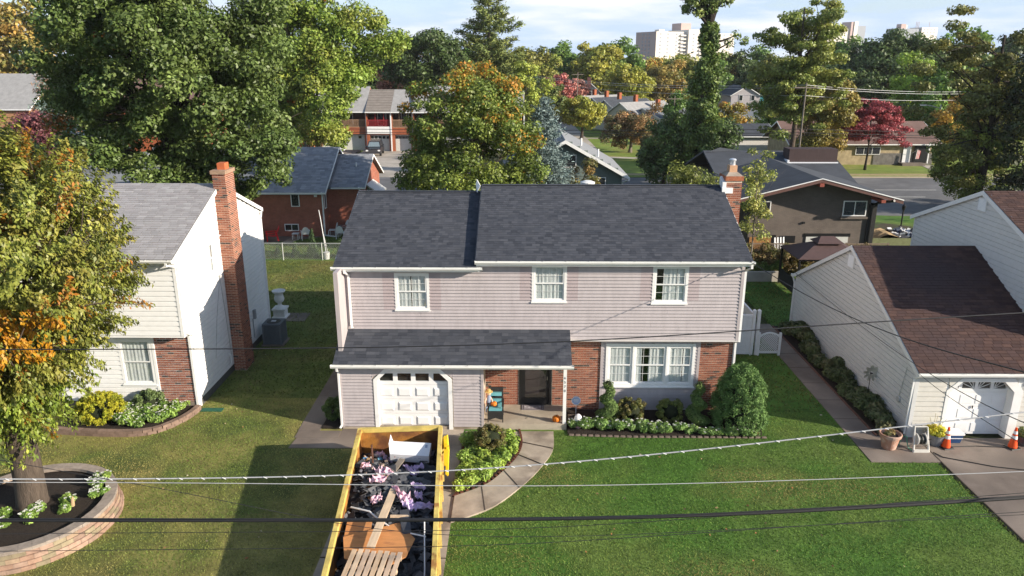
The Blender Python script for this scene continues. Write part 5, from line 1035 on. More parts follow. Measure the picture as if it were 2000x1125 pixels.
tree('yellow green round tree behind the diagonal row houses', (22.6, 160, 0), 1.0, 12.0, 6.2, 5, YEL, nclump=90, cr=1.4, nleaf=14000, size=.5, seed=46)
tree('bronze tree above the row houses', (31.9, 168, 0), 1.0, 12.0, 6.2, 5, [(.14, .11, .03), (.18, .12, .03), (.10, .10, .03)], nclump=90, cr=1.3, nleaf=13000, size=.5, seed=47, lump=.3)
tree('dark round headed tree standing behind the townhouses', (-14.0, 119, 0), 6.6, 17.0, 7.3, 6, DKG, nclump=130, cr=1.5, nleaf=30000, size=.44, seed=48, lump=.12, bark=BARKG, trunk_r=.3, nlimb=30)
tree('red bronze tree left of the dark round tree', (-22.5, 134, 0), 4, 15.0, 3.6, 3, [(.18, .07, .05), (.14, .07, .045), (.22, .10, .06)], nclump=50, cr=1.1, nleaf=8000, size=.42, seed=49)
tree('yellow green tree in front of the pine', (-7.2, 112, 0), 3, 10.8, 3.4, 3, [(.12, .125, .03), (.16, .14, .03), (.09, .10, .025)], nclump=50, cr=1.0, nleaf=9000, size=.36, seed=50)
tree('lime green tree at the foot of the pine', (1.0, 121, 0), 2, 11.5, 4.2, 3.5, [(.15, .18, .03), (.12, .15, .026), (.18, .19, .035)], nclump=60, cr=1.2, nleaf=10000, size=.4, seed=51)
tree('deep green spreading tree right of the locust', (66, 140, 0), 2.5, 17.0, 10.5, 8, [(.038, .06, .02), (.048, .074, .023), (.032, .052, .018), (.058, .084, .026)], nclump=170, cr=1.8, nleaf=34000, size=.55, seed=52, lump=.16)
tree('bright lime green tree below the deep green one', (63.5, 122, 0), 1.5, 13.0, 5.6, 5, [(.13, .19, .025), (.16, .21, .03), (.11, .16, .022)], nclump=90, cr=1.3, nleaf=17000, size=.44, seed=53, lump=.25)
tree('low green tree behind the ranch house', (54.0, 103, 0), .5, 6.6, 3.4, 3, MIDG, nclump=50, cr=.9, nleaf=9000, size=.32, seed=54)
tree('dark hedge-like tree between ranch house and lamp', (51.3, 106, 0), .5, 6.4, 3.6, 3, DKG, nclump=50, cr=.9, nleaf=8000, size=.32, seed=55)
tree('yellow orange tree behind the twisted tree', (54.9, 96, 0), .5, 8.2, 3.2, 3, [(.26, .17, .03), (.30, .15, .03), (.18, .15, .03)], nclump=50, cr=.9, nleaf=9000, size=.32, seed=56)
tree('dark green clump below the ivy tree', (20.3, 77, 0), .3, 7.0, 2.5, 2.4, [(.04, .065, .02), (.03, .05, .016), (.055, .08, .024)], nclump=70, cr=.9, nleaf=17000, size=.26, seed=57)
tree('shaded green bush behind the willow bush', (14.3, 74, 0), .2, 7.0, 3.2, 3, [(.045, .075, .02), (.035, .06, .018), (.06, .085, .022)], nclump=60, cr=.9, nleaf=14000, size=.26, seed=58, name='bush', cat='bush')
tree('small dark tree by the far path', (15.7, 92.5, 0), .6, 3.6, 1.5, 1.4, [(.08, .07, .025), (.06, .06, .02), (.10, .08, .03)], nclump=26, cr=.5, nleaf=4500, size=.22, seed=59)
tree('rust coloured bush by the townhouse steps', (-26.0, 92, 0), .2, 4.6, 2.6, 2.2, [(.20, .08, .03), (.14, .08, .025), (.09, .08, .02)], nclump=40, cr=.8, nleaf=7000, size=.3, seed=60, name='bush', cat='bush')
# wooded horizon: single trees copied from a few kinds, then one mass behind them
PR = [tree('tree_kind', (0, 0, -500), 1.5, 14, 6.5, 6.0, c, nclump=80, cr=1.6, nleaf=9000, size=.62, seed=70 + i, lump=.25) for i, c in enumerate((MIDG, OLIVE, DKG, AUT[2:] + [(.2, .14, .03)], YEL))]
for p in PR: p['label'] = ''
LABELS.pop('tree_kind', None)
KN = ['mid green', 'olive green', 'dark green', 'bronze orange', 'yellow green']
spots = [(-118, 150, 1.35, 3, 'left of the tan house at the picture edge'), (-96, 135, 1.2, 1, 'above the tan house roof'), (-62, 140, 1.15, 3, 'above the brown roof beside the oak'), (-46, 150, 1.2, 0, 'hidden mostly by the big oak'), (-28, 150, 1.05, 2, 'left of the red bronze tree'), (4.2, 185, 1.11, 1, 'just right of the pine, lower one'), (11.2, 200, 1.15, 0, 'right of the pine above the pink tree'), (23.4, 205, 1.17, 2, 'behind the far white house'), (18.8, 190, 1.32, 4, 'tallest yellow crown between pine and tower'), (25.3, 195, 1.19, 0, 'just left of the tower'), (34.3, 200, 0.94, 3, 'below the tower, left part'), (39.5, 190, 0.98, 1, 'below the tower, middle part'), (53.7, 205, 1.02, 3, 'below the tower beside the ivy tree'), (47.3, 190, 0.91, 0, 'right of the ivy tree, behind its trunk'), (50.6, 172, 0.78, 2, 'dark crown behind the pinkish house'), (56.1, 200, 1.11, 2, 'between ivy tree and locust, left one'), (63.2, 205, 1.08, 0, 'between ivy tree and locust, right one'), (54.2, 165, 0.98, 1, 'just left of the locust trunk'), (64.5, 170, 1.07, 2, 'behind the locust crown'), (85.8, 205, 1.23, 0, 'behind the deep green tree, left part'), (80.5, 150, 1.09, 2, 'right shoulder of the deep green tree'), (93.5, 175, 1.27, 4, 'golden crown under the far block with masts'), (90.4, 160, 1.31, 0, 'green crown left of the twisted tree'), (74.8, 128, 1.01, 2, 'dark crown behind the twisted tree'), (63.5, 115, 0.83, 0, 'green crown over the street lamp'), (61.4, 98, 0.86, 1, 'behind the yellow orange tree'), (59.4, 133, 0.77, 2, 'under the deep green tree, left'), (55.2, 138, 0.87, 2, 'behind the ranch house roof, left'), (74.3, 150, 0.85, 2, 'over the brown ranch roof'), (25.5, 120, 0.53, 0, 'beside the small blue-grey roof'), (38.2, 112, 0.65, 0, 'behind the locust at street level'), (29.9, 108, 0.48, 3, 'left of the dark garage roof'), (-9.0, 178, 1.16, 0, 'behind the pine trunk'), (-0.4, 155, 0.92, 2, 'in the gap between maple and pine'), (-40, 128, .9, 2, 'behind the yellowish oak'), (121.9, 190, 1.48, 2, 'behind the right edge trees'), (52.9, 165, 0.88, 1, 'right of the pinkish house')]
used = set()
for i, (x, y, s, k, where) in enumerate(spots):
    lab = f'{KN[k]} background tree {where}'
    if k in used: o = dup(PR[k], (x, y, 0), i * 1.3, lab, (s, s, s * .96), 'trees on the wooded horizon')
    else:
        o = PR[k]; o.location = (x, y, 0); o.rotation_euler = (0, 0, i * 1.3); o.scale = (s, s, s * .96); tag(o, lab); o['group'] = 'trees on the wooded horizon'; used.add(k)
def far_woods():
    rng = np.random.default_rng(90); k = 900; x = rng.uniform(-260, 330, k); y = rng.uniform(215, 420, k); C = np.stack([x, y, rng.uniform(3, 11.5, k)], 1); Rr = np.stack([rng.uniform(4, 7.5, k), rng.uniform(4, 7, k), rng.uniform(2.6, 4.2, k)], 1)
    V, P, idx = clumpleaves(C, Rr, 60000, 1.5, .65, rng); col = pal(MIDG + OLIVE + DKG + DKG + [(.2, .13, .03), (.16, .15, .03)], idx, P, rng, cj=.2)
    o = link('treeline', npmesh('treeline', V, 4, LEAF, col), None, 'stuff'); tag(o, 'far wooded belt of mixed green and bronze crowns along the horizon', 'trees')
far_woods()
# ------------------------------------------------------------------ shrubs, beds and flowers
def solid_leaf(name, label, cat, loc, C, Rr, n, size, aspect, cols, seed, mat=None, up=.3, shell=.33, core=None, group=None, jit=.22, cj=.12, stem=None):
    rng = np.random.default_rng(seed); t = thing(name, label, cat, loc, 0, group); local(t); C = np.array(C, float); Rr = np.array(Rr, float)
    V, P, idx = clumpleaves(C, Rr, n, size, aspect, rng, up, shell); link('foliage', npmesh('foliage', V, 4, mat or LEAF, pal(cols, idx, P, rng, jit, cj)), t)
    if core:
        m = MB(); [m.lathe([(max(.01, r * math.sin(math.pi * q / 8)) * .76, z - h * .85 * math.cos(math.pi * q / 8)) for q in range(9)], (x, y, 0), 14) for x, y, z, r, h in core]; m.build('dark_core', M('shrub_core', (.016, .022, .008), .95, .3, 9, bump=.8), t, smooth=True)  # solid dark body filling the inside of the foliage
    if stem: MB().tube([(0, 0, -.05), (0, 0, stem[1])], stem[0], 7).build('stem', BARKD, t)
    return t
def ball(r, h, zc, k, rng, cr, lump=.06):
    d = unit(k, rng); return np.array([0, 0, zc]) + d * np.array([r, r, h]) * rng.uniform(.82, 1 + lump, (k, 1)), np.full((k, 3), cr)
rng0 = np.random.default_rng(3)
C, Q = ball(.66, .50, .58, 260, rng0, .085); C = C * np.array([1.15, 1, 1])
solid_leaf('shrub', 'bright golden yellow rounded thread-leaf cypress by the white house', 'shrub', (-14.35, 22.95, 0), C, Q, 17000, .095, .25, [(.19, .18, .012), (.22, .20, .014), (.15, .155, .01), (.11, .13, .01)], 101, NEEDLE, core=[(0, 0, .57, .68, .48)])
C, Q = ball(.42, .36, .42, 50, rng0, .12, .2)
solid_leaf('shrub', 'small grey green shrub between golden cypress and brick pier', 'shrub', (-13.1, 23.75, 0), C, Q, 6000, .09, .45, [(.08, .11, .04), (.10, .13, .05), (.06, .09, .03)], 102, core=[(0, 0, .4, .38, .33)])
# spiral topiaries
def topiary(label, loc, seed, flip=1):
    C = []; Q = []; n = 60
    for i in range(n):
        f = i / (n - 1); z = .14 + f * 1.34; a = flip * f * 2 * math.pi * 2.35 + .6; rr = .30 * (1 - f * .80) + .03; C.append((math.cos(a) * rr * .55, math.sin(a) * rr * .55, z)); Q.append((.30 * (1 - f * .52), .30 * (1 - f * .52), .16 - .05 * f))
    C.append((0, 0, 1.48)); Q.append((.18, .18, .16))
    return solid_leaf('topiary', label, 'topiary', loc, C, Q, 12000, .062, .35, [(.05, .085, .02), (.065, .10, .024), (.04, .07, .018), (.08, .11, .03)], seed, NEEDLE, shell=.2, group='spiral topiaries by the front wall', core=[(c[0], c[1], c[2], q[0] * .85, q[2] * .85) for c, q in zip(C[::6], Q[::6])])
topiary('spiral clipped topiary left of the triple window', (3.02, 23.05, .03), 111); topiary('spiral clipped topiary right of the triple window beside the big round conifer', (6.06, 22.95, .03), 112, -1)
def boxwood(label, loc, r, h, seed, cols):
    C, Q = ball(r, h, h * 1.02, 70, np.random.default_rng(seed), .09, .1); C[:, 2] = np.minimum(C[:, 2], h * 1.75); C[:, :2] *= np.where(np.abs(C[:, 2:3] - h) > h * .4, 1.15, 1)
    return solid_leaf('shrub', label, 'shrub', loc, C, Q, 9000, .055, .5, cols, seed, group='clipped box shrubs under the triple window', core=[(0, 0, h, r * .95, h * .9)])
boxwood('clipped bronze topped box shrub beside the left topiary', (3.84, 23.3, .02), .46, .40, 113, [(.085, .085, .022), (.06, .075, .02), (.11, .09, .03)]); boxwood('clipped box shrub with light green heart near the right topiary', (5.23, 23.35, .02), .40, .37, 114, [(.085, .10, .022), (.06, .08, .02), (.12, .13, .03)])
# big round dwarf spruce
rr_ = np.random.default_rng(115); k = 420; u = rr_.uniform(0, 1, k) ** .8; z = .1 + u * 2.1; prof = np.interp(z, [0, .35, .9, 1.5, 2.0, 2.3], [.76, .88, .87, .72, .45, .12]); a = rr_.uniform(0, 6.283, k); e = rr_.uniform(.86, 1.03, k)
solid_leaf('shrub', 'big rounded cone shaped dwarf conifer at the house corner', 'shrub', (7.46, 22.9, 0), np.stack([np.cos(a) * prof * e, np.sin(a) * prof * e, z], 1), np.full((k, 3), .14), 32000, .068, .35, [(.05, .095, .024), (.065, .115, .03), (.04, .08, .02), (.08, .13, .036)], 115, NEEDLE, core=[(0, 0, .75, .95, .7), (0, 0, 1.5, .62, .6)])
# shrub beside the garage, island bed plants
C, Q = ball(.3, .32, .38, 30, rng0, .12, .3); solid_leaf('shrub', 'small loose shrub in the mulch strip beside the garage', 'shrub', (-6.4, 23.3, 0), C, Q, 3500, .09, .45, [(.05, .08, .02), (.07, .10, .026)], 116)
C, Q = ball(.46, .34, .5, 60, rng0, .1, .1); solid_leaf('shrub', 'round bronze tipped box shrub in the island bed', 'shrub', (-.92, 21.1, .03), C, Q, 9000, .05, .5, [(.075, .075, .02), (.055, .07, .018), (.10, .075, .025)], 117, core=[(0, 0, .48, .44, .33)])
def patch(name, label, cat, pts, n, zr, cr, nl, size, asp, cols, seed, flowers=None, loc=None, group=None, per=1.0, mat=None):
    """low planting: clumps at pts, optional white flower heads"""
    rng = np.random.default_rng(seed); pts = np.array(pts, float); loc = loc if loc is not None else (pts[:, 0].mean(), pts[:, 1].mean(), 0)
    C = np.zeros((len(pts), 3)); C[:, :2] = pts - np.array(loc[:2]); C[:, 2] = rng.uniform(*zr, len(pts)); Rr = np.tile([[cr, cr, cr * .75]], (len(pts), 1)) * rng.uniform(.75, 1.25, (len(pts), 1))
    t = thing(name, label, cat, loc, 0, group); local(t); V, P, idx = clumpleaves(C, Rr, nl, size, asp, rng, .6, .4); P[:, 2] = np.maximum(P[:, 2], .03); link('foliage', npmesh('foliage', V, 4, mat or LEAF, pal(cols, idx, P, rng)), t)
    if flowers:
        m = MB(); nf, fs, fc = flowers; j = rng.choice(len(C), nf); d = unit(nf, rng); d[:, 2] = np.abs(d[:, 2]) + .25
        for q in range(nf):
            p = C[j[q]] + d[q] / np.linalg.norm(d[q]) * Rr[j[q]] * 1.05; s = fs * rng.uniform(.7, 1.2); m.col(tuple(np.array(fc) * rng.uniform(.85, 1.1))); a0 = rng.uniform(0, 6)
            for w_ in range(5): a = a0 + w_ * 1.2566; m.add([p, p + np.array([math.cos(a - .5) * s, math.sin(a - .5) * s, .015]), p + np.array([math.cos(a) * s * 1.35, math.sin(a) * s * 1.35, .0]), p + np.array([math.cos(a + .5) * s, math.sin(a + .5) * s, .015])], [(0, 1, 2, 3)])
        m.build('blossoms', PETAL, t, 'stuff')
    return t
BEDG = [(.09, .15, .03), (.12, .18, .035), (.07, .12, .025), (.15, .20, .045)]
rr_ = np.random.default_rng(120); xs = []
while len(xs) < 90:
    x, y = rr_.uniform(-1.75, .05), rr_.uniform(18.9, 22.05); lim = np.interp(y, [18.8, 19.3, 20.1, 20.95, 21.7, 22.1], [-1.5, -.98, -.44, -.12, .0, -.05])
    if x < lim and math.hypot(x + .92, y - 21.1) > .38: xs.append((x, y))
patch('groundcover', 'bright green pachysandra filling the island bed beside the driveway', 'groundcover', xs, 0, (.10, .26), .2, 15000, .095, .5, [(.12, .18, .03), (.16, .22, .035), (.09, .14, .026), (.20, .25, .045)], 121, loc=(-.95, 20.6, .04))
# white vinca along the front edge of the foundation bed: one clump per plant
rr_ = np.random.default_rng(122); fx = [1.95 + i * .43 for i in range(14)]
for i, x in enumerate(fx):
    yy = 22.62 - .03 * i + rr_.uniform(-.05, .05); dense = 1 if x < 5.6 else .5; pts = [(x + rr_.uniform(-.2, .2), yy + rr_.uniform(-.13, .13)) for _ in range(7)]
    where = ['nearest the porch post', 'second from the porch post', 'third from the porch post', 'below the left topiary', 'just right of the left topiary', 'below the bronze box shrub', 'tall one below the bronze box shrub', 'between the two box shrubs', 'left below the light green box shrub', 'right below the light green box shrub', 'left of the right topiary', 'below the right topiary', 'small one left of the round conifer', 'last small one under the round conifer'][i]
    patch('flowering_plant', f'low white flowering vinca plant in the front bed, {where}', 'plant', pts, 0, (.12, .30 if dense == 1 else .16), .15 * (.8 + .2 * dense), int(1500 * dense), .08, .45, [(.07, .12, .03), (.09, .15, .035), (.12, .17, .05)], 130 + i, (int(13 * dense), .03, (.75, .75, .7)), (x, yy, .04), 'white vinca along the foundation bed')
rr_ = np.random.default_rng(123); xs = []
while len(xs) < 110:
    x, y = rr_.uniform(-14.0, -11.75), rr_.uniform(22.3, 24.0)
    if y < 24 - .1 and math.hypot((x + 13.0) / 1.25, (y - 24.0) / 1.6) < 1 and math.hypot(x + 13.1, y - 23.75) > .42: xs.append((x, y))
patch('flower_bed', 'mass of white flowers in the bed before the brick pier', 'flowers', xs, 0, (.12, .3), .16, 13000, .085, .5, BEDG, 124, (260, .03, (.8, .8, .72)), (-12.9, 23.2, .12))
# hosta and shrub row along the cream house
rr_ = np.random.default_rng(125)
for i in range(11):
    y = 22.9 + i * .92; h = .42 + .14 * math.sin(i * 1.7) + (.12 if i > 6 else 0); pts = [(12.36 + rr_.uniform(-.3, .28), y + rr_.uniform(-.45, .45)) for _ in range(9)]
    wh = ['behind the terracotta pot', 'second from the terracotta pot', 'third from the terracotta pot, before the pinwheel', 'just behind the pinwheel', 'second behind the pinwheel', 'third behind the pinwheel', 'at the middle of the side wall', 'just past the middle of the side wall', 'beside the lattice gate', 'third from the back corner', 'nearest the back corner'][i]
    patch('bedding_plant', f'dull green leafy plant in the side bed, {wh}', 'plant', pts, 0, (h * .4, h), .26, 2600, .16, .42, [(.045, .06, .02), (.06, .075, .026), (.035, .05, .016), (.085, .08, .035)], 150 + i, None, (12.36, y, .04), 'plants along the cream house wall')
# edging stones
ES = M('edging_stone', (.17, .13, .105), .9, .4, 14, bump=.3)
em = MB().hexa([(-.09, -.04, 0), (.09, -.04, 0), (.09, .04, 0), (-.09, .04, 0), (-.07, -.03, .045), (.07, -.03, .045), (.07, .03, .045), (-.07, .03, .045)]).mesh('edging_stone', ES)
eg = thing('bed_edging', 'row of small stone blocks edging the foundation bed', 'edging', (4.9, 22.1, 0)); OFF[eg.name] = Vector((4.9, 22.1, 0))
for i in range(31): o = link('edging_stone', em, eg, loc=(1.75 + i * .212, 22.22 - .11 * math.sin(min(1, i / 12) * 1.5), .02)); o.rotation_euler = (0, 0, random.uniform(-.08, .08))
BKD = M('dark_edging_brick', rough=.9, var=.3, scale=20, attr=True)
BKM = [brickmesh('y-', k_, BKD, .2, .058, .4) for k_ in range(6)]
eg = thing('bed_edging', 'dark red brick edging round the island bed', 'edging', (-.9, 20.4, 0)); OFF[eg.name] = Vector((-.9, 20.4, 0))
pth = [(-1.80, 22.1), (-1.80, 18.62)] + inner[::-1]; 
for a, b in zip(pth[:-1], pth[1:]):
    if math.dist(a, b) < .01: continue
    n = max(1, int(math.dist(a, b) / .115)); 
    for q in range(n):
        t_ = (q + .5) / n; o = link('brick', BKM[(q + int(a[0] * 10)) % 6], eg, loc=(lerp(a[0], b[0], t_) - .02, lerp(a[1], b[1], t_) + .05, .0)); ang = math.atan2(b[1] - a[1], b[0] - a[0]); o.scale = (.5, 2.4, 1); o.rotation_euler = (0, 0, ang)
# block ring planter
def ring_planter():
    t = thing('ring_planter', 'stacked tan block ring wall round the front yard tree', 'planter', (-13.2, 17.2, 0)); rnd = random.Random(4); OFF[t.name] = Vector((-13.2, 17.2, 0)); cx, cy = -13.2, 17.2; cols = [(.36, .235, .175), (.33, .21, .15), (.39, .265, .20), (.30, .205, .155), (.35, .25, .17), (.28, .23, .15)]
    for c in range(5):
        r = 2.26 - .035 * c; n = 46; h = .115 if c < 4 else .09; z = c * .118
        for k in range(n):
            a0 = 2 * math.pi * (k + (c % 2) * .5) / n; a1 = a0 + 2 * math.pi / n * .985; d = rnd.uniform(-.008, .008); ro = r + d + (.04 if c == 4 else 0); ri = r - .2 - (.05 if c == 4 else 0)
            m = MB(); f = rnd.uniform(.85, 1.12); cc = rnd.choice(cols) if c < 4 else (.30, .25, .21); m.col(tuple(v * f for v in cc)); m.hexa([(cx + q * math.cos(a), cy + q * math.sin(a), zz) for zz in (z + .002, z + h) for q, a in ((ro, a0), (ro, a1), (ri, a1), (ri, a0))]); m.build('block' if c < 4 else 'cap_block', BLOCK, t)
    MB().lathe([(2.0, -.05), (2.0, .42), (1.2, .47), (.3, .5), (.01, .51)], (cx, cy, 0), 40).build('mulch', MULCH, t)
ring_planter()
rr_ = np.random.default_rng(126)
for i, (dx, dy, s, fl, wh) in enumerate(((1.35, 1.15, .30, 16, 'biggest clump at the back of the ring'), (1.6, .55, .24, 12, 'right edge of the ring'), (.9, .25, .2, 4, 'leafy clump beside the cone ornament'), (.35, -.1, .24, 9, 'right of the trunk'), (.45, -.62, .26, 7, 'tall clump right below the trunk'), (-.15, -.75, .18, 8, 'below the trunk'), (-.35, -.35, .17, 2, 'yellowish clump at the trunk foot'), (-1.05, -1.15, .22, 6, 'front left of the ring'), (-.75, -.75, .14, 1, 'tiny clump front left of the trunk'), (1.1, -.15, .15, 2, 'small clump below the cone ornament'))):
    pts = [(-13.2 + dx + rr_.uniform(-s, s) * .6, 17.2 + dy + rr_.uniform(-s, s) * .6) for _ in range(6)]
    patch('flowering_plant', f'white vinca in the ring planter mulch, {wh}', 'plant', pts, 0, (.08, s * .9), .12, 900, .085, .45, BEDG, 170 + i, (fl * 2, .035, (.8, .8, .74)), (-13.2 + dx, 17.2 + dy, .44), 'vinca in the ring planter')
m = MB().tube([(-12.05, 17.3, .45), (-12.03, 17.32, .67), (-12.02, 17.33, .75)], [.06, .045, .008], 8); solo('garden_ornament', m, M('orn_tan', (.4, .28, .16), .8, .15), 'small tan cone ornament standing in the ring planter', 'ornament', (-12.05, 17.3, .45))
# low block wall of the bed by the white house
def bed_wall():
    t = thing('bed_wall', 'low curved block wall holding the white flower bed', 'wall', (-12.6, 22.6, 0)); rnd = random.Random(6); OFF[t.name] = Vector((-12.6, 22.6, 0)); P = arc([(-15.6, 22.25), (-14.2, 22.1), (-12.9, 22.08), (-12.2, 22.3), (-11.75, 22.9), (-11.52, 23.5), (-11.45, 24.0)], 10); D = [0]
    for a, b in zip(P[:-1], P[1:]): D.append(D[-1] + math.dist(a, b))
    at = lambda s: (np.interp(s, D, [p[0] for p in P]), np.interp(s, D, [p[1] for p in P]))
    for c in range(2):
        s = -.12 * c
        while s < D[-1]:
            e = min(s + .29, D[-1]); a = at(max(0, s)); b = at(e - .008); dx, dy = b[0] - a[0], b[1] - a[1]; l = math.hypot(dx, dy)
            if l > .04: nx, ny = dy / l * .09, -dx / l * .09; m = MB(); f = rnd.uniform(.8, 1.15); m.col((.22 * f, .15 * f, .115 * f)); z = c * .102; m.hexa([(*p, zz) for zz in (z + .001, z + .1) for p in ((a[0] - nx, a[1] - ny), (b[0] - nx, b[1] - ny), (b[0] + nx, b[1] + ny), (a[0] + nx, a[1] + ny))]); m.build('block', BLOCK, t)
            s += .29
    MB().prism(sheet([(x, y) for x, y in P[:-1]] + [(-11.6, 24.05), (-15.6, 24.05)], .0), (0, 0, .14)).build('mulch', MULCH, t)
bed_wall()
slab('green_mat', [(-11.35, 23.85), (-10.6, 23.85), (-10.6, 24.1), (-11.35, 24.1)], .03, M('green_mat', (.02, .10, .06), .7, .1), .03)
# ------------------------------------------------------------------ lawn: blades too many to count
GRASS = leafmat('grass_blade', .25, .8)
def vnoise(x, y, s, seed):
    r = np.random.default_rng(seed); o = np.zeros_like(x)
    for i in range(7): a = r.uniform(0, 6.28); f = s * r.uniform(.6, 1.6); o += np.sin((x * math.cos(a) + y * math.sin(a)) * f + r.uniform(0, 6.28))
    return o / 3.2
def inpoly(x, y, poly):
    c = np.zeros(len(x), bool); j = len(poly) - 1
    for i in range(len(poly)):
        xi, yi = poly[i]; xj, yj = poly[j]; c ^= ((yi > y) != (yj > y)) & (x < (xj - xi) * (y - yi) / (yj - yi + 1e-12) + xi); j = i
    return c
def grass(label, polys, dens, c1, c2, c3, seed, holes=(), far=1.0, size=(.028, .0115)):
    rng = np.random.default_rng(seed); PX = []; PY = []
    for p in polys:
        xs = [q[0] for q in p]; ys = [q[1] for q in p]; A = (max(xs) - min(xs)) * (max(ys) - min(ys)); n = int(A * dens); x = rng.uniform(min(xs), max(xs), n); y = rng.uniform(min(ys), max(ys), n); k = inpoly(x, y, p)
        for h in holes: k &= ~inpoly(x, y, h)
        PX.append(x[k]); PY.append(y[k])
    x = np.concatenate(PX); y = np.concatenate(PY); n = len(x); w = np.clip(vnoise(x, y, .55, seed) * .5 + .5 + .35 * vnoise(x, y, 2.3, seed + 1), 0, 1); q = np.clip(vnoise(x, y, 1.1, seed + 2) - .35 + .3 * vnoise(x, y, 4.0, seed + 3), 0, 1)
    col = np.array(c1) * (1 - w[:, None]) + np.array(c2) * w[:, None]; col = col * (1 - q[:, None]) + np.array(c3) * q[:, None]; col *= (1 + .36 * rng.normal(size=(n, 1))); col = np.clip(col, .005, .6)
    h = size[0] * rng.uniform(.5, 1.3, n) * far; wd = size[1] * rng.uniform(.7, 1.3, n) * far; a = rng.uniform(0, 6.28, n); lean = rng.normal(size=(n, 2)) * 1.1; V = np.zeros((n, 3, 3)); V[:, 0, 0] = x - np.cos(a) * wd; V[:, 0, 1] = y - np.sin(a) * wd; V[:, 1, 0] = x + np.cos(a) * wd; V[:, 1, 1] = y + np.sin(a) * wd; V[:, 2, 0] = x + lean[:, 0] * h; V[:, 2, 1] = y + lean[:, 1] * h; V[:, 2, 2] = h; V[:, :2, 2] = -.004
    o = link('grass', npmesh('grass', V.reshape(-1, 3), 3, GRASS, col), None, 'stuff'); tag(o, label, 'grass')
wk = outer + [(-1.86, 17.3), (-1.86, 22.48)]
grass('short green grass of the front lawn on the right', [[(-1.8, 10.8), (13.1, 10.8), (13.1, 20.6), (10.95, 20.6), (10.95, 24), (8.3, 24), (8.2, 22.3), (7.0, 22.1), (1.63, 22.25), (1.63, 22.5), (1.16, 22.5), (-1.8, 17.3)]], 1150, (.095, .195, .024), (.165, .235, .044), (.26, .23, .07), 201, [wk])
grass('dry patchy grass of the left front lawn', [[(-16, 13), (-5.05, 13), (-5.05, 21.25), (-7.5, 21.25), (-7.5, 25), (-11.4, 25), (-11.4, 24), (-11.75, 22.6), (-12.6, 21.95), (-16, 21.95)]], 1050, (.32, .285, .085), (.165, .225, .042), (.39, .32, .115), 202, [[(-13.2 + 2.28 * math.cos(a * .3), 17.2 + 2.28 * math.sin(a * .3)) for a in range(21)]])
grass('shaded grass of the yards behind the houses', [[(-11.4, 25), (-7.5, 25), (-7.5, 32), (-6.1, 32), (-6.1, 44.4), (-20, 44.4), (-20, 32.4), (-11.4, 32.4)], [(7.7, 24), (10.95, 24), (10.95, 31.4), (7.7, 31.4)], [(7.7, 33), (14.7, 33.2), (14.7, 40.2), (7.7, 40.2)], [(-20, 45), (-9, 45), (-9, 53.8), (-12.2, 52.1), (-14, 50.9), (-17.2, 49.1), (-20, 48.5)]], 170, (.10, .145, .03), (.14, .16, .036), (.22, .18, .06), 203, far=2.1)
rr_ = np.random.default_rng(204); lm = MB(); LC = [(.32, .22, .10), (.26, .14, .06), (.40, .32, .18), (.30, .12, .04), (.5, .45, .32)]
for q in range(260):
    x, y = rr_.uniform(-11, 10.9), rr_.uniform(13, 31)
    if -7.5 < x < 8 and y > 21.2 or -5.1 < x < -1.7: continue
    s = rr_.uniform(.03, .06); a = rr_.uniform(0, 6.28); lm.col(LC[rr_.integers(0, 5)]); c_, s_ = math.cos(a) * s, math.sin(a) * s; lm.add([(x - c_, y - s_, .035), (x - s_ * .5, y + c_ * .5, .055), (x + c_, y + s_, .04), (x + s_ * .5, y - c_ * .5, .03)], [(0, 1, 2, 3)])
o = lm.build('fallen_leaves', PETAL, None, 'stuff'); tag(o, 'scattered dry leaves lying on the lawns', 'leaves')
# ------------------------------------------------------------------ skip and its load
YELP = M('yellow_skip_paint', (.60, .46, .13), .6, .22, 3, bump=.25, bscale=25, col2=(.34, .17, .05), c2scale=2.6, c2lo=.54, c2hi=.68, detail=8); RUSTP = M('rusty_skip_paint', (.38, .17, .035), .75, .3, 3, bump=.3, bscale=30, col2=(.15, .06, .025), c2scale=1.2, c2lo=.42, c2hi=.6, detail=8)
BOARDW = M('block_wood', (.3, .22, .14), .85, .2, 4)
DU = thing('skip', 'long yellow roll-off skip full of torn off roofing on the driveway', 'skip', (-3.30, 16.6, 0), R(4.4)); local(DU); DU.rotation_euler = (R(2.74), 0, R(4.4))
# own frame: x across, y along (far end at +3.45), top at 1.72
hw, L0, L1, HT = 1.20, -4.7, 3.48, 1.30
for sx in (-1, 1):
    MB().box(sx * hw - .03, L0, .3, sx * hw + .03, L1 - .04, HT - .1).build('side_wall', RUSTP if sx < 0 else RUSTP, DU)
    MB().hexa([(sx * hw - .065, L0, HT - .12), (sx * hw + .065, L0, HT - .12), (sx * hw + .065, L1, HT - .12), (sx * hw - .065, L1, HT - .12), (sx * hw - .055, L0, HT), (sx * hw + .055, L0, HT), (sx * hw + .055, L1, HT), (sx * hw - .055, L1, HT)]).build('top_rail', YELP, DU)
    for k in range(8): y = L1 - .5 - k * .95; MB().hexa([(sx * (hw + .03), y - .06, .35), (sx * (hw + .12), y - .05, .35), (sx * (hw + .12), y + .05, .35), (sx * (hw + .03), y + .06, .35), (sx * (hw + .03), y - .06, HT - .13), (sx * (hw + .11), y - .05, HT - .13), (sx * (hw + .11), y + .05, HT - .13), (sx * (hw + .03), y + .06, HT - .13)]).build('rib', YELP, DU)
MB().box(-hw + .03, L1 - .06, .3, hw - .03, L1, HT - .1).build('end_wall', RUSTP, DU); MB().box(-hw - .0, L1 - .08, HT - .119, hw + .0, L1 + .04, HT - .004).build('end_rail', YELP, DU)
MB().box(-hw, L0, .3, hw, L1, .36).build('floor', RUSTP, DU)
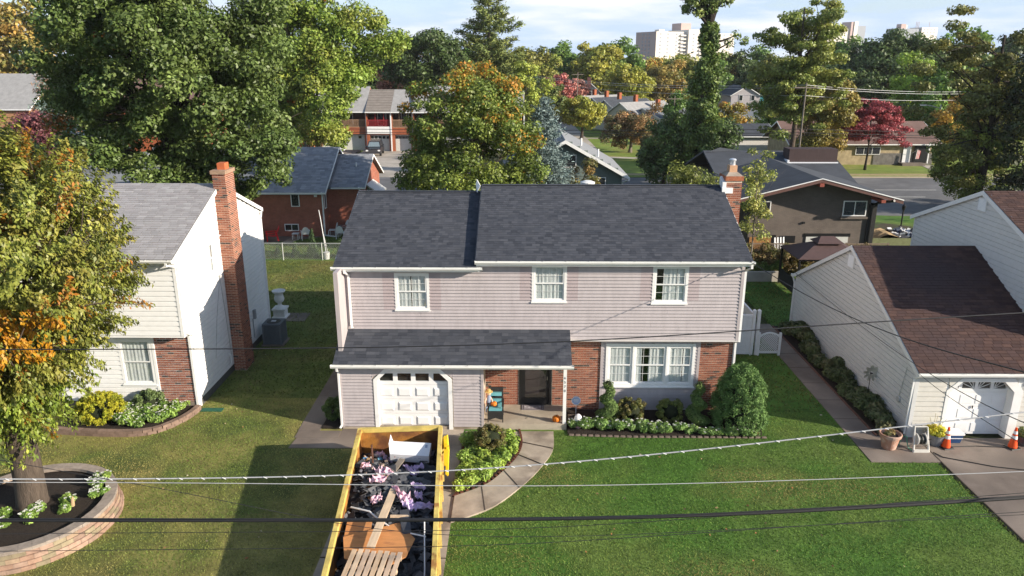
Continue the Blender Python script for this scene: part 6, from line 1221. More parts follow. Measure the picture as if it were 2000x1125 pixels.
for sx in (-.9, .9): MB().box(sx - .12, L1 - .75, .06, sx + .12, L1 - .45, .20).build('support_block', BOARDW, DU)
for y0 in (L0 + .5, L1 - .6):
    for sx in (-1, 1): MB().lathe([(.1, -.12), (.1, .12)], (0, 0, 0), 12).build('roller', BLACK, DU); o = DU.children[-1] if False else None
for o in [c for c in bpy.data.objects if c.parent == DU and c.name.startswith('roller')]: o.rotation_euler = (0, R(90), 0)
for o, p in zip([c for c in bpy.data.objects if c.parent == DU and c.name.startswith('roller')], ((-.9, L0 + .5), (.9, L0 + .5), (-.9, L1 - .6), (.9, L1 - .6))): o.location = (p[0], p[1], .3)
m = MB(); m.obox((hw + .16, L1 - .55, 1.05), (.1, .22, .32)); m.obox((hw + .18, L1 - 1.05, .85), (.12, .3, .38)); m.obox((hw + .2, L1 - 1.3, .65), (.07, .5, .08)); m.tube([(hw + .2, L1 - .3, 1.15), (hw + .24, L1 - .6, .8), (hw + .22, L1 - 1.5, .55)], .03, 7); m.lathe([(.07, 0), (.07, .1)], (hw + .2, L1 - .8, .98), 10); m.build('gate_latch', M('latch_yellow', (.70, .50, .02), .5, .15, 5), DU)
DM = Matrix.LocRotScale(Vector((-3.30, 16.6, 0)), __import__('mathutils').Euler((R(2.74), 0, R(4.4))), None)
def dl(x, y, z): return DM @ Vector((x, y, z - .32))
rd = random.Random(12); DZ = R(4.4)
hgt = lambda x, y: 1.12 + .16 * math.sin(y * 1.1 + .6) + .10 * math.cos(x * 2.2 + y) - (.12 if y > 2.2 else 0)
m = MB()
n1, n2 = 18, 60; vs = []
for j in range(n2 + 1):
    for i in range(n1 + 1): x = -hw + .04 + (2 * hw - .08) * i / n1; y = L0 + (L1 - .08 - L0) * j / n2; vs.append(dl(x, y, hgt(x, y) - .10 + rd.uniform(-.05, .05)))
m.col((.02, .02, .022)); m.add(vs, [(j * (n1 + 1) + i, j * (n1 + 1) + i + 1, (j + 1) * (n1 + 1) + i + 1, (j + 1) * (n1 + 1) + i) for j in range(n2) for i in range(n1)])
GR = [(.045, .048, .056), (.075, .08, .09), (.035, .038, .045), (.10, .105, .115), (.15, .15, .155), (.06, .065, .075)]
for q in range(900):
    x, y = rd.uniform(-hw + .15, hw - .15), rd.uniform(L0 + 1.5, L1 - .2); s = rd.uniform(.08, .34); m.col(rd.choice(GR)); m.obox(dl(x, y, hgt(x, y) - .03 + rd.uniform(-.06, .07)), (s, s * rd.uniform(.45, .9), .012), (rd.uniform(-.55, .55), rd.uniform(-.55, .55), rd.uniform(0, 3.14)))
for q in range(46):
    x, y = rd.uniform(-1.0, -.2), rd.uniform(1.2, 3.0); m.col(rd.choice([(.18, .13, .09), (.35, .27, .22), (.10, .09, .08), (.05, .16, .3), (.5, .42, .4), (.26, .17, .09), (.12, .12, .14)])); s = rd.uniform(.06, .16); m.obox(dl(x, y, hgt(x, y) + rd.uniform(-.02, .12)), (s, s * .7, rd.uniform(.01, .08)), (rd.uniform(-1, 1), rd.uniform(-1, 1), rd.uniform(0, 3.14)))
o = m.build('roofing_debris', M('debris', rough=.9, var=.25, scale=14, attr=True, bump=.3, bscale=60), None, 'stuff'); tag(o, 'torn charcoal roof shingles and rubbish heaped in the yellow skip', 'debris')
def crumple(label, x, y, w_, l_, rz, col, seed, z=.1, amp=.09, name='underlay_scrap', cat='scrap', mat=None):
    r = random.Random(seed); n = 6; vs = []; c, s = math.cos(rz), math.sin(rz); edge = [r.uniform(.7, 1.1) for _ in range(4 * n + 8)]
    for j in range(n + 1):
        for i in range(n + 1):
            u = (i / n - .5) * w_ * (edge[j] if i in (0, n) else 1); v = (j / n - .5) * l_ * (edge[i + 9] if j in (0, n) else 1); px, py = x + u * c - v * s, y + u * s + v * c; vs.append(dl(px, py, hgt(px, py) + z + amp * (math.sin(i * 1.9 + seed) * math.cos(j * 1.6 + seed * 2)) + r.uniform(-.03, .03)))
    k = (n + 1); N = k * k; fs = [(j * k + i, j * k + i + 1, (j + 1) * k + i + 1, (j + 1) * k + i) for j in range(n) for i in range(n)]
    mb = MB(); mb.add(vs + [v - Vector((0, 0, .008)) for v in vs], fs + [tuple(q + N for q in f[::-1]) for f in fs])
    solo(name, mb, mat or M('pink_underlay' if col else 'lilac_underlay', (.70, .46, .54) if col else (.56, .44, .64), .6, .1, 8), label, cat, dl(x, y, hgt(x, y) + z), 'pink underlay scraps in the skip')
PK = [(-.58, 3.05, .3, .25, .4, 1, 'under the rusty end wall'), (-.3, 2.8, .22, .32, 1.2, 0, 'just left of the white carton'), (-.85, 1.85, .3, .24, .2, 1, 'by the left rail above the brown plate'), (-.32, 1.5, .42, .5, .6, 1, 'largest pink sheet left of centre'), (-.42, 1.05, .45, .34, -.3, 1, 'just below the largest pink sheet'), (.36, 1.85, .16, .62, .5, 0, 'long strip below the carton'), (.58, 1.98, .4, .16, .3, 0, 'short strip below the carton'), (.52, 1.62, .2, .3, -.5, 0, 'torn piece below the carton'), (.66, .9, .42, .16, -.2, 0, 'small flat piece by the right rail'), (.15, .52, .14, .5, .5, 1, 'rolled piece right of the long board'), (.34, .3, .36, .4, .3, 1, 'big fold right of the long board'), (.48, .0, .3, .42, .7, 0, 'lower fold right of the long board'), (.70, .45, .22, .3, .1, 0, 'small fold by the right rail'), (.84, .05, .5, .2, .15, 0, 'flat leaf shaped piece by the right rail'), (-.38, .22, .36, .26, .4, 1, 'piece left of the long board')]
for i, (x, y, w_, l_, rz, pk, wh) in enumerate(PK): crumple(f'{"pink" if pk else "lilac"} underlay scrap in the skip, {wh}', x, y, w_, l_, rz, pk, 300 + i)
def slabthing(name, label, cat, x, y, z, size, rot, mat, group=None):
    mb = MB(); mb.obox((0, 0, 0), size); o = link(name, mb.mesh(name, mat)); o.location = dl(x, y, z); o.rotation_euler = (rot[0], rot[1], rot[2] + DZ); return tag(o, label, cat, group)
PLY = M('orange_plywood', (.54, .24, .085), .75, .16, 2.2, bump=.15, bscale=30, col2=(.25, .10, .045), c2scale=1.3, c2lo=.55, c2hi=.75, detail=7, stretch=(1, 3, 1)); PLYD = M('dark_plywood', (.30, .12, .05), .8, .25, 3, col2=(.12, .06, .04), c2scale=1.5)
pl = MB().prism([(-.85, -.75, 0), (-1.0, .12, 0), (.28, .80, 0), (.72, .10, 0), (.55, -.65, 0), (.2, -1.0, 0)], (0, 0, .018)); o = link('plywood_sheet', pl.mesh('plywood_sheet', PLY)); o.location = dl(-.02, -1.36, 1.34); o.rotation_euler = (-.06, .07, DZ); tag(o, 'large broken orange plywood sheet lying in the skip', 'plywood')
slabthing('plywood_sheet', 'smaller orange plywood piece by the left rail of the skip', 'plywood', -.72, -.82, 1.28, (.62, .78, .018), (-.05, .05, .03), PLY)
slabthing('plywood_sheet', 'narrow splintered plywood wedge among the pink scraps', 'plywood', -.62, .75, 1.27, (.16, .8, .02), (.05, .1, .25), PLY)
BOARD = M('pale_lumber', (.55, .42, .29), .75, .16, 2, bump=.2, bscale=40, stretch=(8, 1, 8))
slabthing('lumber_board', 'long pale timber board lying down the middle of the skip', 'board', -.12, -.62, 1.50, (.19, 2.55, .045), (-.03, .12, -.13), BOARD)
slabthing('lumber_board', 'grey weathered board half buried below the white carton', 'board', -.02, 1.95, 1.22, (.16, .85, .04), (.05, .05, -.35), M('grey_board', (.20, .17, .14), .85, .2, 3))
slabthing('timber_offcut', 'short pale timber offcut beside the long board', 'board', .28, -.42, 1.33, (.5, .06, .05), (0, .05, .0), BOARD)
# pallet of light boards
PA = thing('pallet', 'pale wooden pallet leaning in the near end of the skip', 'pallet', dl(-.26, -2.92, 1.46), DZ - .17); local(PA); PA.rotation_euler = (.10, .02, DZ - .17)
SL = [M(f'pallet_wood_{i}', c, .8, .14, 2, stretch=(6, 1, 6)) for i, c in enumerate(((.56, .40, .26), (.60, .45, .31), (.52, .38, .27), (.57, .42, .30)))]
for k in range(8): MB().box(-.60 + k * .153, -.95, .06, -.60 + k * .153 + .105, .95 - (.0 if k % 3 else .03), .082).build('slat', SL[k % 4], PA)
for y in (-.85, 0, .4, .82): MB().box(-.60, y - .045, -.03, .58, y + .045, .059).build('bearer', SL[1], PA)
# carton
cbx = thing('carton', 'long white cardboard carton lying at the far end of the skip', 'carton', dl(.36, 2.62, 1.28), DZ - .10); local(cbx); CW = M('carton_white', (.70, .71, .74), .6, .05, 3); cbx.rotation_euler = (.28, .04, DZ - .10)
MB().box(-.56, -.26, -.14, .56, .26, .14).build('body', CW, cbx); MB().prism([(-.565, -.24, .14), (-.565, .26, .14), (-.62, .26, .40), (-.62, -.05, .34)], (.006, 0, 0)).build('flap', CW, cbx); GP = M('carton_print', (.28, .32, .42), .7, .1)
for k in range(6): MB().box(-.38 + k * .125, -.262, .02, -.30 + k * .125, -.2605, .032).build('print', GP, cbx)
MB().box(.40, .06, .1405, .47, .18, .1415).build('print', GP, cbx); MB().box(-.44, -.262, .02, -.41, -.2605, .05).build('print', M('print_red', (.5, .08, .06), .7, .1), cbx); MB().box(.3, -.262, -.09, .52, -.2605, -.06).build('print', BLACK, cbx); MB().box(-.36, .0, .1405, .25, .01, .1412).build('print', M('print_pale', (.5, .52, .58), .7, .1), cbx)
WM = M('white_metal', (.72, .72, .72), .35, .08)
def rod(label, pts, r=.018, mat=WM, name='metal_strip'):
    P = [dl(p[0], p[1], p[2] + .17) for p in pts]; solo(name, MB().tube(P, r, 6), mat, label, 'metal strip', P[0])
rod('white bent drip edge strip left of the long board', [(-1.0, -.02, 1.2), (-.5, -.28, 1.24), (-.36, -.42, 1.2), (.02, -.72, 1.1)], .022); rod('white upright metal rod by the right rail of the skip', [(.92, -1.0, 1.42), (.98, -2.4, 1.18), (.98, -3.6, .95)], .016); rod('short white strip crossing the upright rod', [(.58, -1.1, 1.16), (.96, -1.32, 1.22)], .018)
rod('rusty brown pipe sticking up near the far end of the skip', [(-.68, 2.05, .95), (-.70, 2.25, 1.62)], .028, M('rust_pipe', (.10, .045, .03), .8, .3), 'pipe')
slabthing('paper_sheet', 'white paper sheet stuck beside the pallet', 'paper', .52, -2.95, 1.36, (.14, .2, .01), (.5, .2, .4), CW); slabthing('insulation_board', 'pale blue board corner at the near end of the skip', 'board', .70, -3.3, 1.3, (.24, .3, .02), (.2, .0, 0), M('pale_blue', (.42, .58, .66), .7, .1)); slabthing('felt_sheet', 'long grey roofing felt strip lying right of the long board', 'felt', .42, -.62, 1.32, (.24, .9, .012), (.1, -.1, .12), M('felt', (.06, .066, .08), .9, .2))
for i, (x, y, c, lab) in enumerate(((-.95, 2.55, (.10, .28, .5), 'small blue plastic bag by the left end of the skip'), (-.55, 2.62, (.16, .36, .5), 'second blue plastic bag beside the rusty pipe'))): crumple(lab, x, y, .16, .14, .5, 1, 340 + i, .12, .04, 'plastic_bag', 'bag', M(f'blue_bag{i}', c, .4, .1))
# ------------------------------------------------------------------ porch
WK = M('black_wicker', (.014, .014, .015), .55, .4, 60, bump=1.0, bscale=140); TEAL = M('teal_cushion', (.13, .36, .40), .9, .1, 12)
pc = thing('porch_chair', 'black wicker armchair with teal cushions on the porch', 'chair', (-.80, 23.0, .22)); local(pc)
MB().prism([(-.26, -.28, .42), (-.26, -.28, .14), (-.20, -.28, .10), (0, -.28, .165), (.20, -.28, .10), (.26, -.28, .14), (.26, -.28, .42)], (0, .03, 0)).build('apron', WK, pc); MB().box(-.26, -.25, .34, .26, .28, .42).build('seat', WK, pc)
MB().hexa([(-.26, .22, .42), (.26, .22, .42), (.26, .30, .42), (-.26, .30, .42), (-.25, .38, 1.0), (.25, .38, 1.0), (.25, .45, .99), (-.25, .45, .99)]).build('backrest', WK, pc)
for x in (-.25, .25):
    for y in (-.265, .27): MB().tube([(x, y, 0), (x * .98, y, .42)], .018, 6).build('leg', WK, pc)
    MB().box(x - .035, -.27, .58, x + .035, .30, .62).build('armrest', WK, pc); MB().box(x - .015, -.25, .42, x + .015, -.22, .58).build('arm_support', WK, pc)
MB().hexa([(-.22, -.26, .42), (.22, -.26, .42), (.22, .2, .42), (-.22, .2, .42), (-.21, -.25, .50), (.21, -.25, .50), (.21, .2, .50), (-.21, .2, .50)]).build('seat_cushion', TEAL, pc)
for z0, z1 in ((.52, .64), (.76, .86)): MB().hexa([(-.20, .13 + (z0 - .5) * .27, z0), (.20, .13 + (z0 - .5) * .27, z0), (.20, .22 + (z0 - .5) * .27, z0), (-.20, .22 + (z0 - .5) * .27, z0), (-.20, .13 + (z1 - .5) * .27, z1), (.20, .13 + (z1 - .5) * .27, z1), (.20, .22 + (z1 - .5) * .27, z1), (-.20, .22 + (z1 - .5) * .27, z1)]).build('back_cushion', TEAL, pc)
ORG = M('pumpkin_orange', (.62, .17, .015), .5, .12, 8)
def pumpkin(name, label, loc, r, cat='pumpkin'):
    t = thing(name, label, cat, loc); local(t); m = MB(); n = 40; vs = []; fs = []; P = [(.05, .02), (.6, .06), (.95, .35), (1.0, .75), (.9, 1.15), (.55, 1.42), (.18, 1.40), (.05, 1.34)]
    for a, z in P:
        for k in range(n): th = 2 * math.pi * k / n; rr = r * a * (1 - .09 * abs(math.cos(th * 5)) ** 6); vs.append((rr * math.cos(th), rr * math.sin(th), z * r))
    for i in range(len(P) - 1):
        for k in range(n): fs.append((i * n + k, i * n + (k + 1) % n, (i + 1) * n + (k + 1) % n, (i + 1) * n + k))
    fs.append(tuple(range(n))[::-1]); fs.append(tuple((len(P) - 1) * n + k for k in range(n))); m.add(vs, fs).build('flesh', ORG, t, smooth=True); MB().tube([(0, 0, r * 1.3), (.01, .0, r * 1.6), (r * .22, 0, r * 1.78)], [r * .14, r * .1, r * .09], 7).build('stalk', M('stalk', (.14, .12, .05), .9, .2), t); return t
pumpkin('pumpkin', 'orange pumpkin on the porch beside the white post', (1.27, 22.82, .22), .145); pumpkin('pumpkin', 'small orange pumpkin sitting on the wicker chair', (-.86, 22.95, .725), .11)
sc_ = thing('scarecrow_doll', 'straw hatted scarecrow doll propped on the wicker chair', 'doll', (-1.03, 22.95, .64)); local(sc_); SK = M('doll_cloth', (.62, .45, .33), .9, .15, 10)
MB().tube([(0, .05, .06), (0, .08, .2), (.01, .12, .38), (.0, .14, .44)], [.07, .085, .07, .03], 9).build('body', M('doll_blue', (.25, .30, .42), .9, .2), sc_, smooth=True); MB().lathe([(.01, -.075), (.06, -.05), (.075, 0), (.06, .05), (.01, .07)], (0, .12, .50), 12).build('head', SK, sc_, smooth=True); MB().lathe([(.14, 0), (.135, .012), (.07, .02), (.06, .09), (.01, .11)], (0, .13, .55), 14).build('hat', M('straw', (.5, .34, .13), .9, .2), sc_)
for x in (-.05, .05): MB().tube([(x, .04, .06), (x * 1.6, -.1, .04), (x * 1.6, -.14, -.08)], [.035, .03, .025], 7).build('leg', M('doll_blue'), sc_); MB().tube([(x * 1.3, .1, .34), (x * 2.6, .02, .24), (x * 2.4, -.06, .2)], [.03, .025, .02], 7).build('arm', SK, sc_)
mt = thing('door_mat', 'patterned grey and white mat in front of the black door', 'mat', (.48, 23.86, .222)); local(mt); MB().box(-.40, -.20, 0, .40, .20, .012).build('mat', M('mat_grey', (.27, .24, .25), .95, .2, 30), mt); MW = M('mat_white', (.45, .42, .44), .95, .1)
MD = M('mat_dark', (.06, .05, .06), .95, .2)
for k in range(5): MB().lathe([(.045, .0125), (.045, .0145), (.02, .015)], (-.26 + k * .13, .03 * (-1) ** k, 0), 10).build('motif', MW, mt)
for x in (-.39, -.33, .30, .36): MB().box(x, -.19, .0121, x + .02, .19, .0145).build('border_stripe', MD, mt)
for y in (-.19, .165): MB().box(-.39, y, .0146, .38, y + .025, .0155).build('border_stripe', MD, mt)
sg = thing('yard_sign', 'octagonal blue and white security sign on a stake in the front bed', 'sign', (1.98, 23.5, .05)); local(sg); MB().tube([(0, 0, 0), (0, 0, .45)], .012, 6).build('stake', WM, sg)
oct_ = lambda r, y: [(r * math.cos(R(22.5 + 45 * k)), y, .62 + r * math.sin(R(22.5 + 45 * k))) for k in range(8)]
MB().prism(oct_(.17, 0), (0, .012, 0)).build('plate', M('sign_white', (.72, .74, .78), .4, .04), sg); MB().prism(oct_(.14, -.003), (0, .002, 0)).build('blue_field', M('sign_blue', (.30, .40, .62), .4, .05), sg)
for z, w_ in ((.67, .09), (.62, .10), (.57, .085)): MB().box(-w_, -.0055, z - .012, w_, -.0035, z + .012).build('lettering_band', M('sign_white'), sg)
gn = thing('garden_gnome', 'white ghost-like garden figure with pink base by the porch step', 'figure', (2.0, 22.78, .05)); local(gn); MB().lathe([(.14, 0), (.15, .12), (.13, .2), (.14, .3), (.11, .4), (.05, .46), (.01, .47)], (0, 0, 0), 14).build('body', M('ghost_white', (.75, .73, .72), .7, .05), gn, smooth=True); MB().lathe([(.155, .02), (.16, .07), (.154, .12)], (-.01, -.01, 0), 14).build('skirt', M('ghost_pink', (.5, .28, .29), .8, .2), gn)
bx = thing('planter_box', 'dark brown crate standing behind the porch corner', 'crate', (1.80, 22.95, .05)); local(bx); m = MB(); panel(m, 'y-', -.12, .02, -.13, .13, 0, .32); m.box(-.13, -.1, 0, -.11, .12, .32); m.box(.11, -.1, 0, .13, .12, .32); m.box(-.13, .1, .0, .13, .12, .32); m.build('box', M('crate_brown', (.10, .075, .06), .8, .2), bx); MB().box(-.11, -.1, .2, .11, .1, .24).build('soil', MULCH, bx)
solo('leaf_litter', MB().obox((.25, 23.05, .226), (.09, .03, .008), (0, 0, .5)), BLACK, 'single dark leaf lying on the porch slab', 'leaf', (.25, 23.05, .226))
hs = [(7.72 + .27 * math.cos(a), 22.42 + .17 * math.sin(a) - .02, .08) for a in np.linspace(-.3, -2.9, 14)]; solo('hose', MB().tube(hs, .014, 6), M('orange_hose', (.55, .13, .04), .5, .1), 'loop of orange hose under the round conifer', 'hose', hs[0])
# ------------------------------------------------------------------ things by the cream house garage
TC = M('terracotta', (.42, .22, .15), .85, .18, 6, col2=(.50, .34, .27), c2scale=4)
tp = thing('plant_pot', 'large terracotta pot on the path by the cream house', 'pot', (11.92, 21.5, .02)); local(tp); MB().lathe([(.20, 0), (.215, .02), (.29, .42), (.33, .43), (.345, .52), (.33, .535), (.30, .53), (.28, .46), (.01, .46)], (0, 0, 0), 28).build('pot', TC, tp, smooth=False); MB().lathe([(.28, .44), (.2, .475), (.01, .48)], (0, 0, 0), 16).build('soil', MULCH, tp)
rng_ = np.random.default_rng(9); V, P, ix = clumpleaves(np.array([[.05, .1, .52], [-.1, 0, .5]]), np.array([[.16, .16, .08], [.12, .12, .06]]), 260, .09, .4, rng_); link('plant', npmesh('plant', V, 4, LEAF, pal([(.07, .08, .03), (.11, .08, .03)], ix, P, rng_)), tp)
hr = thing('hose_reel', 'white hose reel cart standing beside the terracotta pot', 'hose reel', (12.82, 21.38, .02)); local(hr); BW = M('reel_white', (.62, .60, .55), .5, .08)
for x in (-.21, .21): MB().tube([(x * 1.15, -.16, 0), (x * 1.05, -.08, .3), (x, .02, .62), (x * .95, .06, .78)], [.035, .032, .028, .022], 7).build('frame_leg', BW, hr); MB().tube([(x * 1.05, -.06, .28), (x * 1.1, .2, .02)], .02, 6).build('rear_leg', BW, hr)
MB().box(-.24, -.19, .0, .24, -.13, .09).build('foot_bar', BW, hr); MB().tube([(-.2, .07, .78), (.2, .07, .78)], .02, 6).build('handle', BW, hr)
for x in (-.13, .13): o = link('reel_disc', MB().lathe([(.19, -.012), (.19, .012)], (0, 0, 0), 24).mesh('reel_disc', BW), hr); o.location = (x, .0, .38); o.rotation_euler = (0, R(90), 0)
o = link('coiled_hose', MB().lathe([(.09, -.11), (.15, -.1), (.14, -.05), (.16, 0), (.14, .05), (.155, .1), (.09, .11)], (0, 0, 0), 20).mesh('coiled_hose', M('black_hose', (.02, .022, .02), .5, .2)), hr); o.location = (0, 0, .38); o.rotation_euler = (0, R(90), 0)
MB().tube([(.22, -.02, .38), (.27, -.05, .38), (.28, -.12, .45)], .012, 6).build('crank', BLACK, hr)
gp = [Vector((12.25 + .28 * t + .0, 21.62 - .22 * t + .08 * math.sin(t * 9), .04 + .42 * math.sin(math.pi * min(1, t)) * (t > .3))) for t in np.linspace(0, 1.15, 16)]; solo('hose', MB().tube(gp, .014, 6), M('green_hose', (.05, .32, .22), .45, .1), 'green garden hose looping from the hose reel', 'hose', gp[0])
mp_ = thing('planter', 'grey metal tub planter with yellow flowers beside the garage door', 'planter', (13.55, 21.8, .02)); local(mp_); MB().lathe([(.22, 0), (.30, .34), (.315, .35), (.315, .38), (.28, .37), (.27, .3), (.01, .3)], (0, 0, 0), 24).build('tub', M('zinc', (.22, .23, .25), .5, .2, 6, metal=.3), mp_); MB().lathe([(.28, .28), (.01, .34)], (0, 0, 0), 14).build('soil', MULCH, mp_)
C, Q = ball(.26, .13, .46, 26, np.random.default_rng(8), .09, .1); V, P, ix = clumpleaves(C, Q, 2600, .06, .5, rng_); link('flowers', npmesh('flowers', V, 4, LEAF, pal([(.45, .36, .03), (.36, .32, .03), (.16, .18, .03), (.50, .42, .05)], ix, P, rng_)), mp_)
for a, b in ((-.06, .55), (.06, .40), (-.02, .48), (.14, .35), (-.14, .42)): MB().tube([(a, .05, .45), (a * 1.3, .06, .7), (a * 2 + .02, .05, .5 + b)], .006, 5).build('stalk', M('dry_stalk', (.34, .28, .12), .9, .2), mp_)
OR = M('cone_orange', (.78, .085, .012), .5, .08, 5); RW = M('cone_white', (.78, .78, .78), .4, .06)
def cone(label, loc):
    t = thing('traffic_cone', label, 'cone', loc, .2, 'traffic cones at the cream house'); local(t); m = MB(); m.hexa([(-.18, -.18, 0), (.18, -.18, 0), (.18, .18, 0), (-.18, .18, 0), (-.165, -.165, .035), (.165, -.165, .035), (.165, .165, .035), (-.165, .165, .035)]); m.build('base', BLACK, t)
    rr = lambda z: .135 - (z - .035) * .155
    for z0, z1, mt_, nm in ((.035, .33, OR, 'lower_cone'), (.33, .44, RW, 'reflective_band'), (.44, .50, OR, 'middle_cone'), (.50, .60, RW, 'reflective_band'), (.60, .715, OR, 'tip')): e = .0 if mt_ is OR else .003; MB().lathe([(rr(z0) + e, z0), (rr(z1) + e, z1)], (0, 0, 0), 20).build(nm, mt_, t, smooth=False)
    return t
cone('orange traffic cone beside the blue bin', (13.78, 21.55, .02)); cone('orange traffic cone at the right picture edge by the garage', (15.92, 21.55, .02))
bb = thing('storage_bin', 'blue recycling bin with white lid by the cream garage door', 'bin', (14.22, 21.98, .012)); local(bb); MB().hexa([(-.19, -.14, 0), (.19, -.14, 0), (.19, .14, 0), (-.19, .14, 0), (-.24, -.18, .3), (.24, -.18, .3), (.24, .18, .3), (-.24, .18, .3)]).build('body', M('bin_blue', (.02, .06, .16), .5, .1), bb); MB().box(-.265, -.2, .3, .265, .2, .36).build('lid', RW, bb); MB().box(-.235, -.178, .17, .235, -.165, .19).build('stripe', RW, bb)
pt2 = thing('plant_pot', 'dark planter with trailing plant at the right picture edge', 'pot', (16.35, 21.75, .02)); local(pt2); MB().lathe([(.15, 0), (.2, .32), (.21, .33), (.17, .31), (.01, .28)], (0, 0, 0), 16).build('pot', M('dark_pot', (.05, .05, .055), .6, .1), pt2); V, P, ix = clumpleaves(np.array([[0, 0, .45]]), np.array([[.22, .22, .18]]), 500, .09, .4, rng_); link('plant', npmesh('plant', V, 4, LEAF, pal([(.08, .10, .03), (.14, .12, .04)], ix, P, rng_)), pt2)
solo('cable', MB().tube([(13.9, 21.55, .035), (14.8, 21.62, .03), (15.6, 21.55, .03), (15.95, 21.42, .035)], .014, 6), BLACK, 'black cable lying across the cream house driveway', 'cable', (13.9, 21.55, .03))
solo('cable', MB().tube([(13.2, 21.2, .03), (13.35, 20.9, .03), (14.6, 20.35, .03), (16.5, 19.9, .03)], .014, 6), BLACK, 'second dark cord running diagonally over the driveway', 'cable', (13.2, 21.2, .03))
ps = thing('pinwheel', 'metal petal pinwheel on a thin pole in the side bed', 'pinwheel', (12.62, 24.69, .03)); local(ps); PT = M('pinwheel_metal', (.48, .45, .38), .45, .2, 8, metal=.3); MB().tube([(0, 0, 0), (0, 0, 1.22)], .014, 6).build('pole', BLACK, ps); pmesh = MB().add([(-.0, 0, .05), (.06, -.02, .14), (.05, -.05, .26), (0, -.03, .32), (-.05, 0, .26), (-.06, .02, .14), (0, .012, .05), (.06, -.008, .14), (.05, -.038, .26), (0, -.018, .32), (-.05, .012, .26), (-.06, .032, .14)], [(0, 1, 2, 3, 4, 5), (11, 10, 9, 8, 7, 6)]).mesh('petal', PT)
for k in range(9): o = link('petal', pmesh, ps); o.location = (0, -.04, 1.22); o.rotation_euler = (0, 2 * math.pi * k / 9, 0)
MB().lathe([(.05, 0), (.05, .03)], (0, -.03, 1.2), 12).build('hub', BLACK, ps)
# ------------------------------------------------------------------ left side yard
ac = thing('air_conditioner', 'grey slatted outdoor air conditioner beside the white house', 'air conditioner', (-10.78, 30.6, 0)); local(ac); AG = M('ac_grey', (.12, .135, .15), .55, .08); MB().box(-.48, -.48, 0, .48, .48, .06).build('pad', CONC2, ac); MB().box(-.36, -.36, .06, .36, .36, .92).build('cabinet', AG, ac); MB().box(-.40, -.40, .92, .40, .40, 1.0).build('top', AG, ac); MB().lathe([(.30, 1.001), (.30, 1.012), (.27, 1.013), (.05, 1.014)], (0, 0, 0), 24).build('fan_grille', BLACK, ac); MB().box(-.1, -.08, 1.015, .1, .08, 1.03).build('fan_cap', M('cap_pale', (.5, .52, .55), .5, .1), ac)
for k in range(12): u = -.36 + (k + .5) * .06; MB().box(u - .018, -.405, .08, u + .018, -.361, .9).build('louvre', AG, ac); MB().box(.361, u - .018, .08, .405, u + .018, .9).build('louvre', AG, ac)
for sx in (-1, 1):
    for sy in (-1, 1): MB().box(sx * .37 - .04, sy * .37 - .04, .06, sx * .37 + .04, sy * .37 + .04, .919).build('corner_post', AG, ac)
ur = thing('urn', 'white classical garden urn on a pedestal near the air conditioner', 'urn', (-11.6, 34.0, 0)); local(ur); UW = M('urn_white', (.74, .73, .70), .7, .08); m = MB(); m.box(-.34, -.34, 0, .34, .34, .09); m.box(-.27, -.27, .09, .27, .27, .42); m.box(-.32, -.32, .42, .32, .32, .5); m.build('pedestal', UW, ur); MB().lathe([(.22, .5), (.2, .55), (.1, .62), (.09, .72), (.2, .82), (.24, .95), (.2, 1.1), (.19, 1.2), (.30, 1.3), (.32, 1.36), (.29, 1.37), (.2, 1.25), (.01, 1.2)], (0, 0, 0), 24).build('vase', UW, ur, smooth=True)
slab('path', [(-11.7, 33.4), (-10.3, 33.4), (-10.3, 34.6), (-11.7, 34.6)], .02, CONC2)
# chain-link fence at the back of the side yard
cf = thing('chain_link_fence', 'chain-link fence between the side yard and the brick house', 'fence', (-15, 44.7, 0)); OFF[cf.name] = Vector((-15, 44.7, 0)); ZN = M('galvanised', (.45, .47, .45), .5, .1, metal=.3)
for x in np.arange(-27, -8.4, 2.45): MB().tube([(x, 44.7, 0), (x, 44.7, 1.12)], .035, 7).build('post', ZN, cf)
MB().tube([(-27, 44.7, 1.08), (-8.5, 44.7, 1.08)], .026, 6).build('top_rail', ZN, cf); m = MB(); s = .11
for sg_ in (1, -1):
    x = -27.0 - 1.1
    while x < -8.5:
        a, b = (x, 0.04), (x + 1.02, 1.06); xa, xb = (a[0], b[0]) if sg_ > 0 else (b[0], a[0]); m.prism([(xa - .004, 44.7 + .006 * sg_, a[1]), (xa + .004, 44.7 + .006 * sg_, a[1]), (xb + .004, 44.7 + .006 * sg_, b[1]), (xb - .004, 44.7 + .006 * sg_, b[1])], (0, .006, 0)); x += s
m.build('wire_mesh', ZN, cf, 'stuff')
for i, (x, h, r) in enumerate(((-16.4, .8, .28), (-15.3, .7, .26), (-14.2, .95, .3), (-13.1, 1.75, .45), (-11.3, 1.15, .36))):
    C = [(0, 0, h * q / 6 + .05) for q in range(6)]; Q = [(r * (1 - q / 7), r * (1 - q / 7), h / 5) for q in range(6)]; solid_leaf('shrub', 'small cone shaped evergreen by the chain-link fence, ' + ['first from the white house', 'second from the white house', 'third from the white house', 'the tall one left of the white pole', 'right of the white pole'][i], 'shrub', (x, 45.5, 0), C, Q, 2600, .13, .3, [(.028, .05, .018), (.04, .065, .022)], 210 + i, NEEDLE, group='evergreens along the chain-link fence')
fp = thing('pole', 'white pole standing in a pail by the chain-link fence', 'pole', (-12.1, 45.0, 0)); local(fp); MB().tube([(0, 0, .1), (-.25, .1, 2.6), (-.32, .12, 3.1)], [.03, .025, .02], 7).build('mast', WHITE, fp); MB().tube([(.12, 0, .2), (-.12, .05, 1.6)], .015, 6).build('stay', WHITE, fp); MB().lathe([(.16, 0), (.2, .42), (.205, .44), (.01, .42)], (0, 0, 0), 16).build('pail', UW, fp)
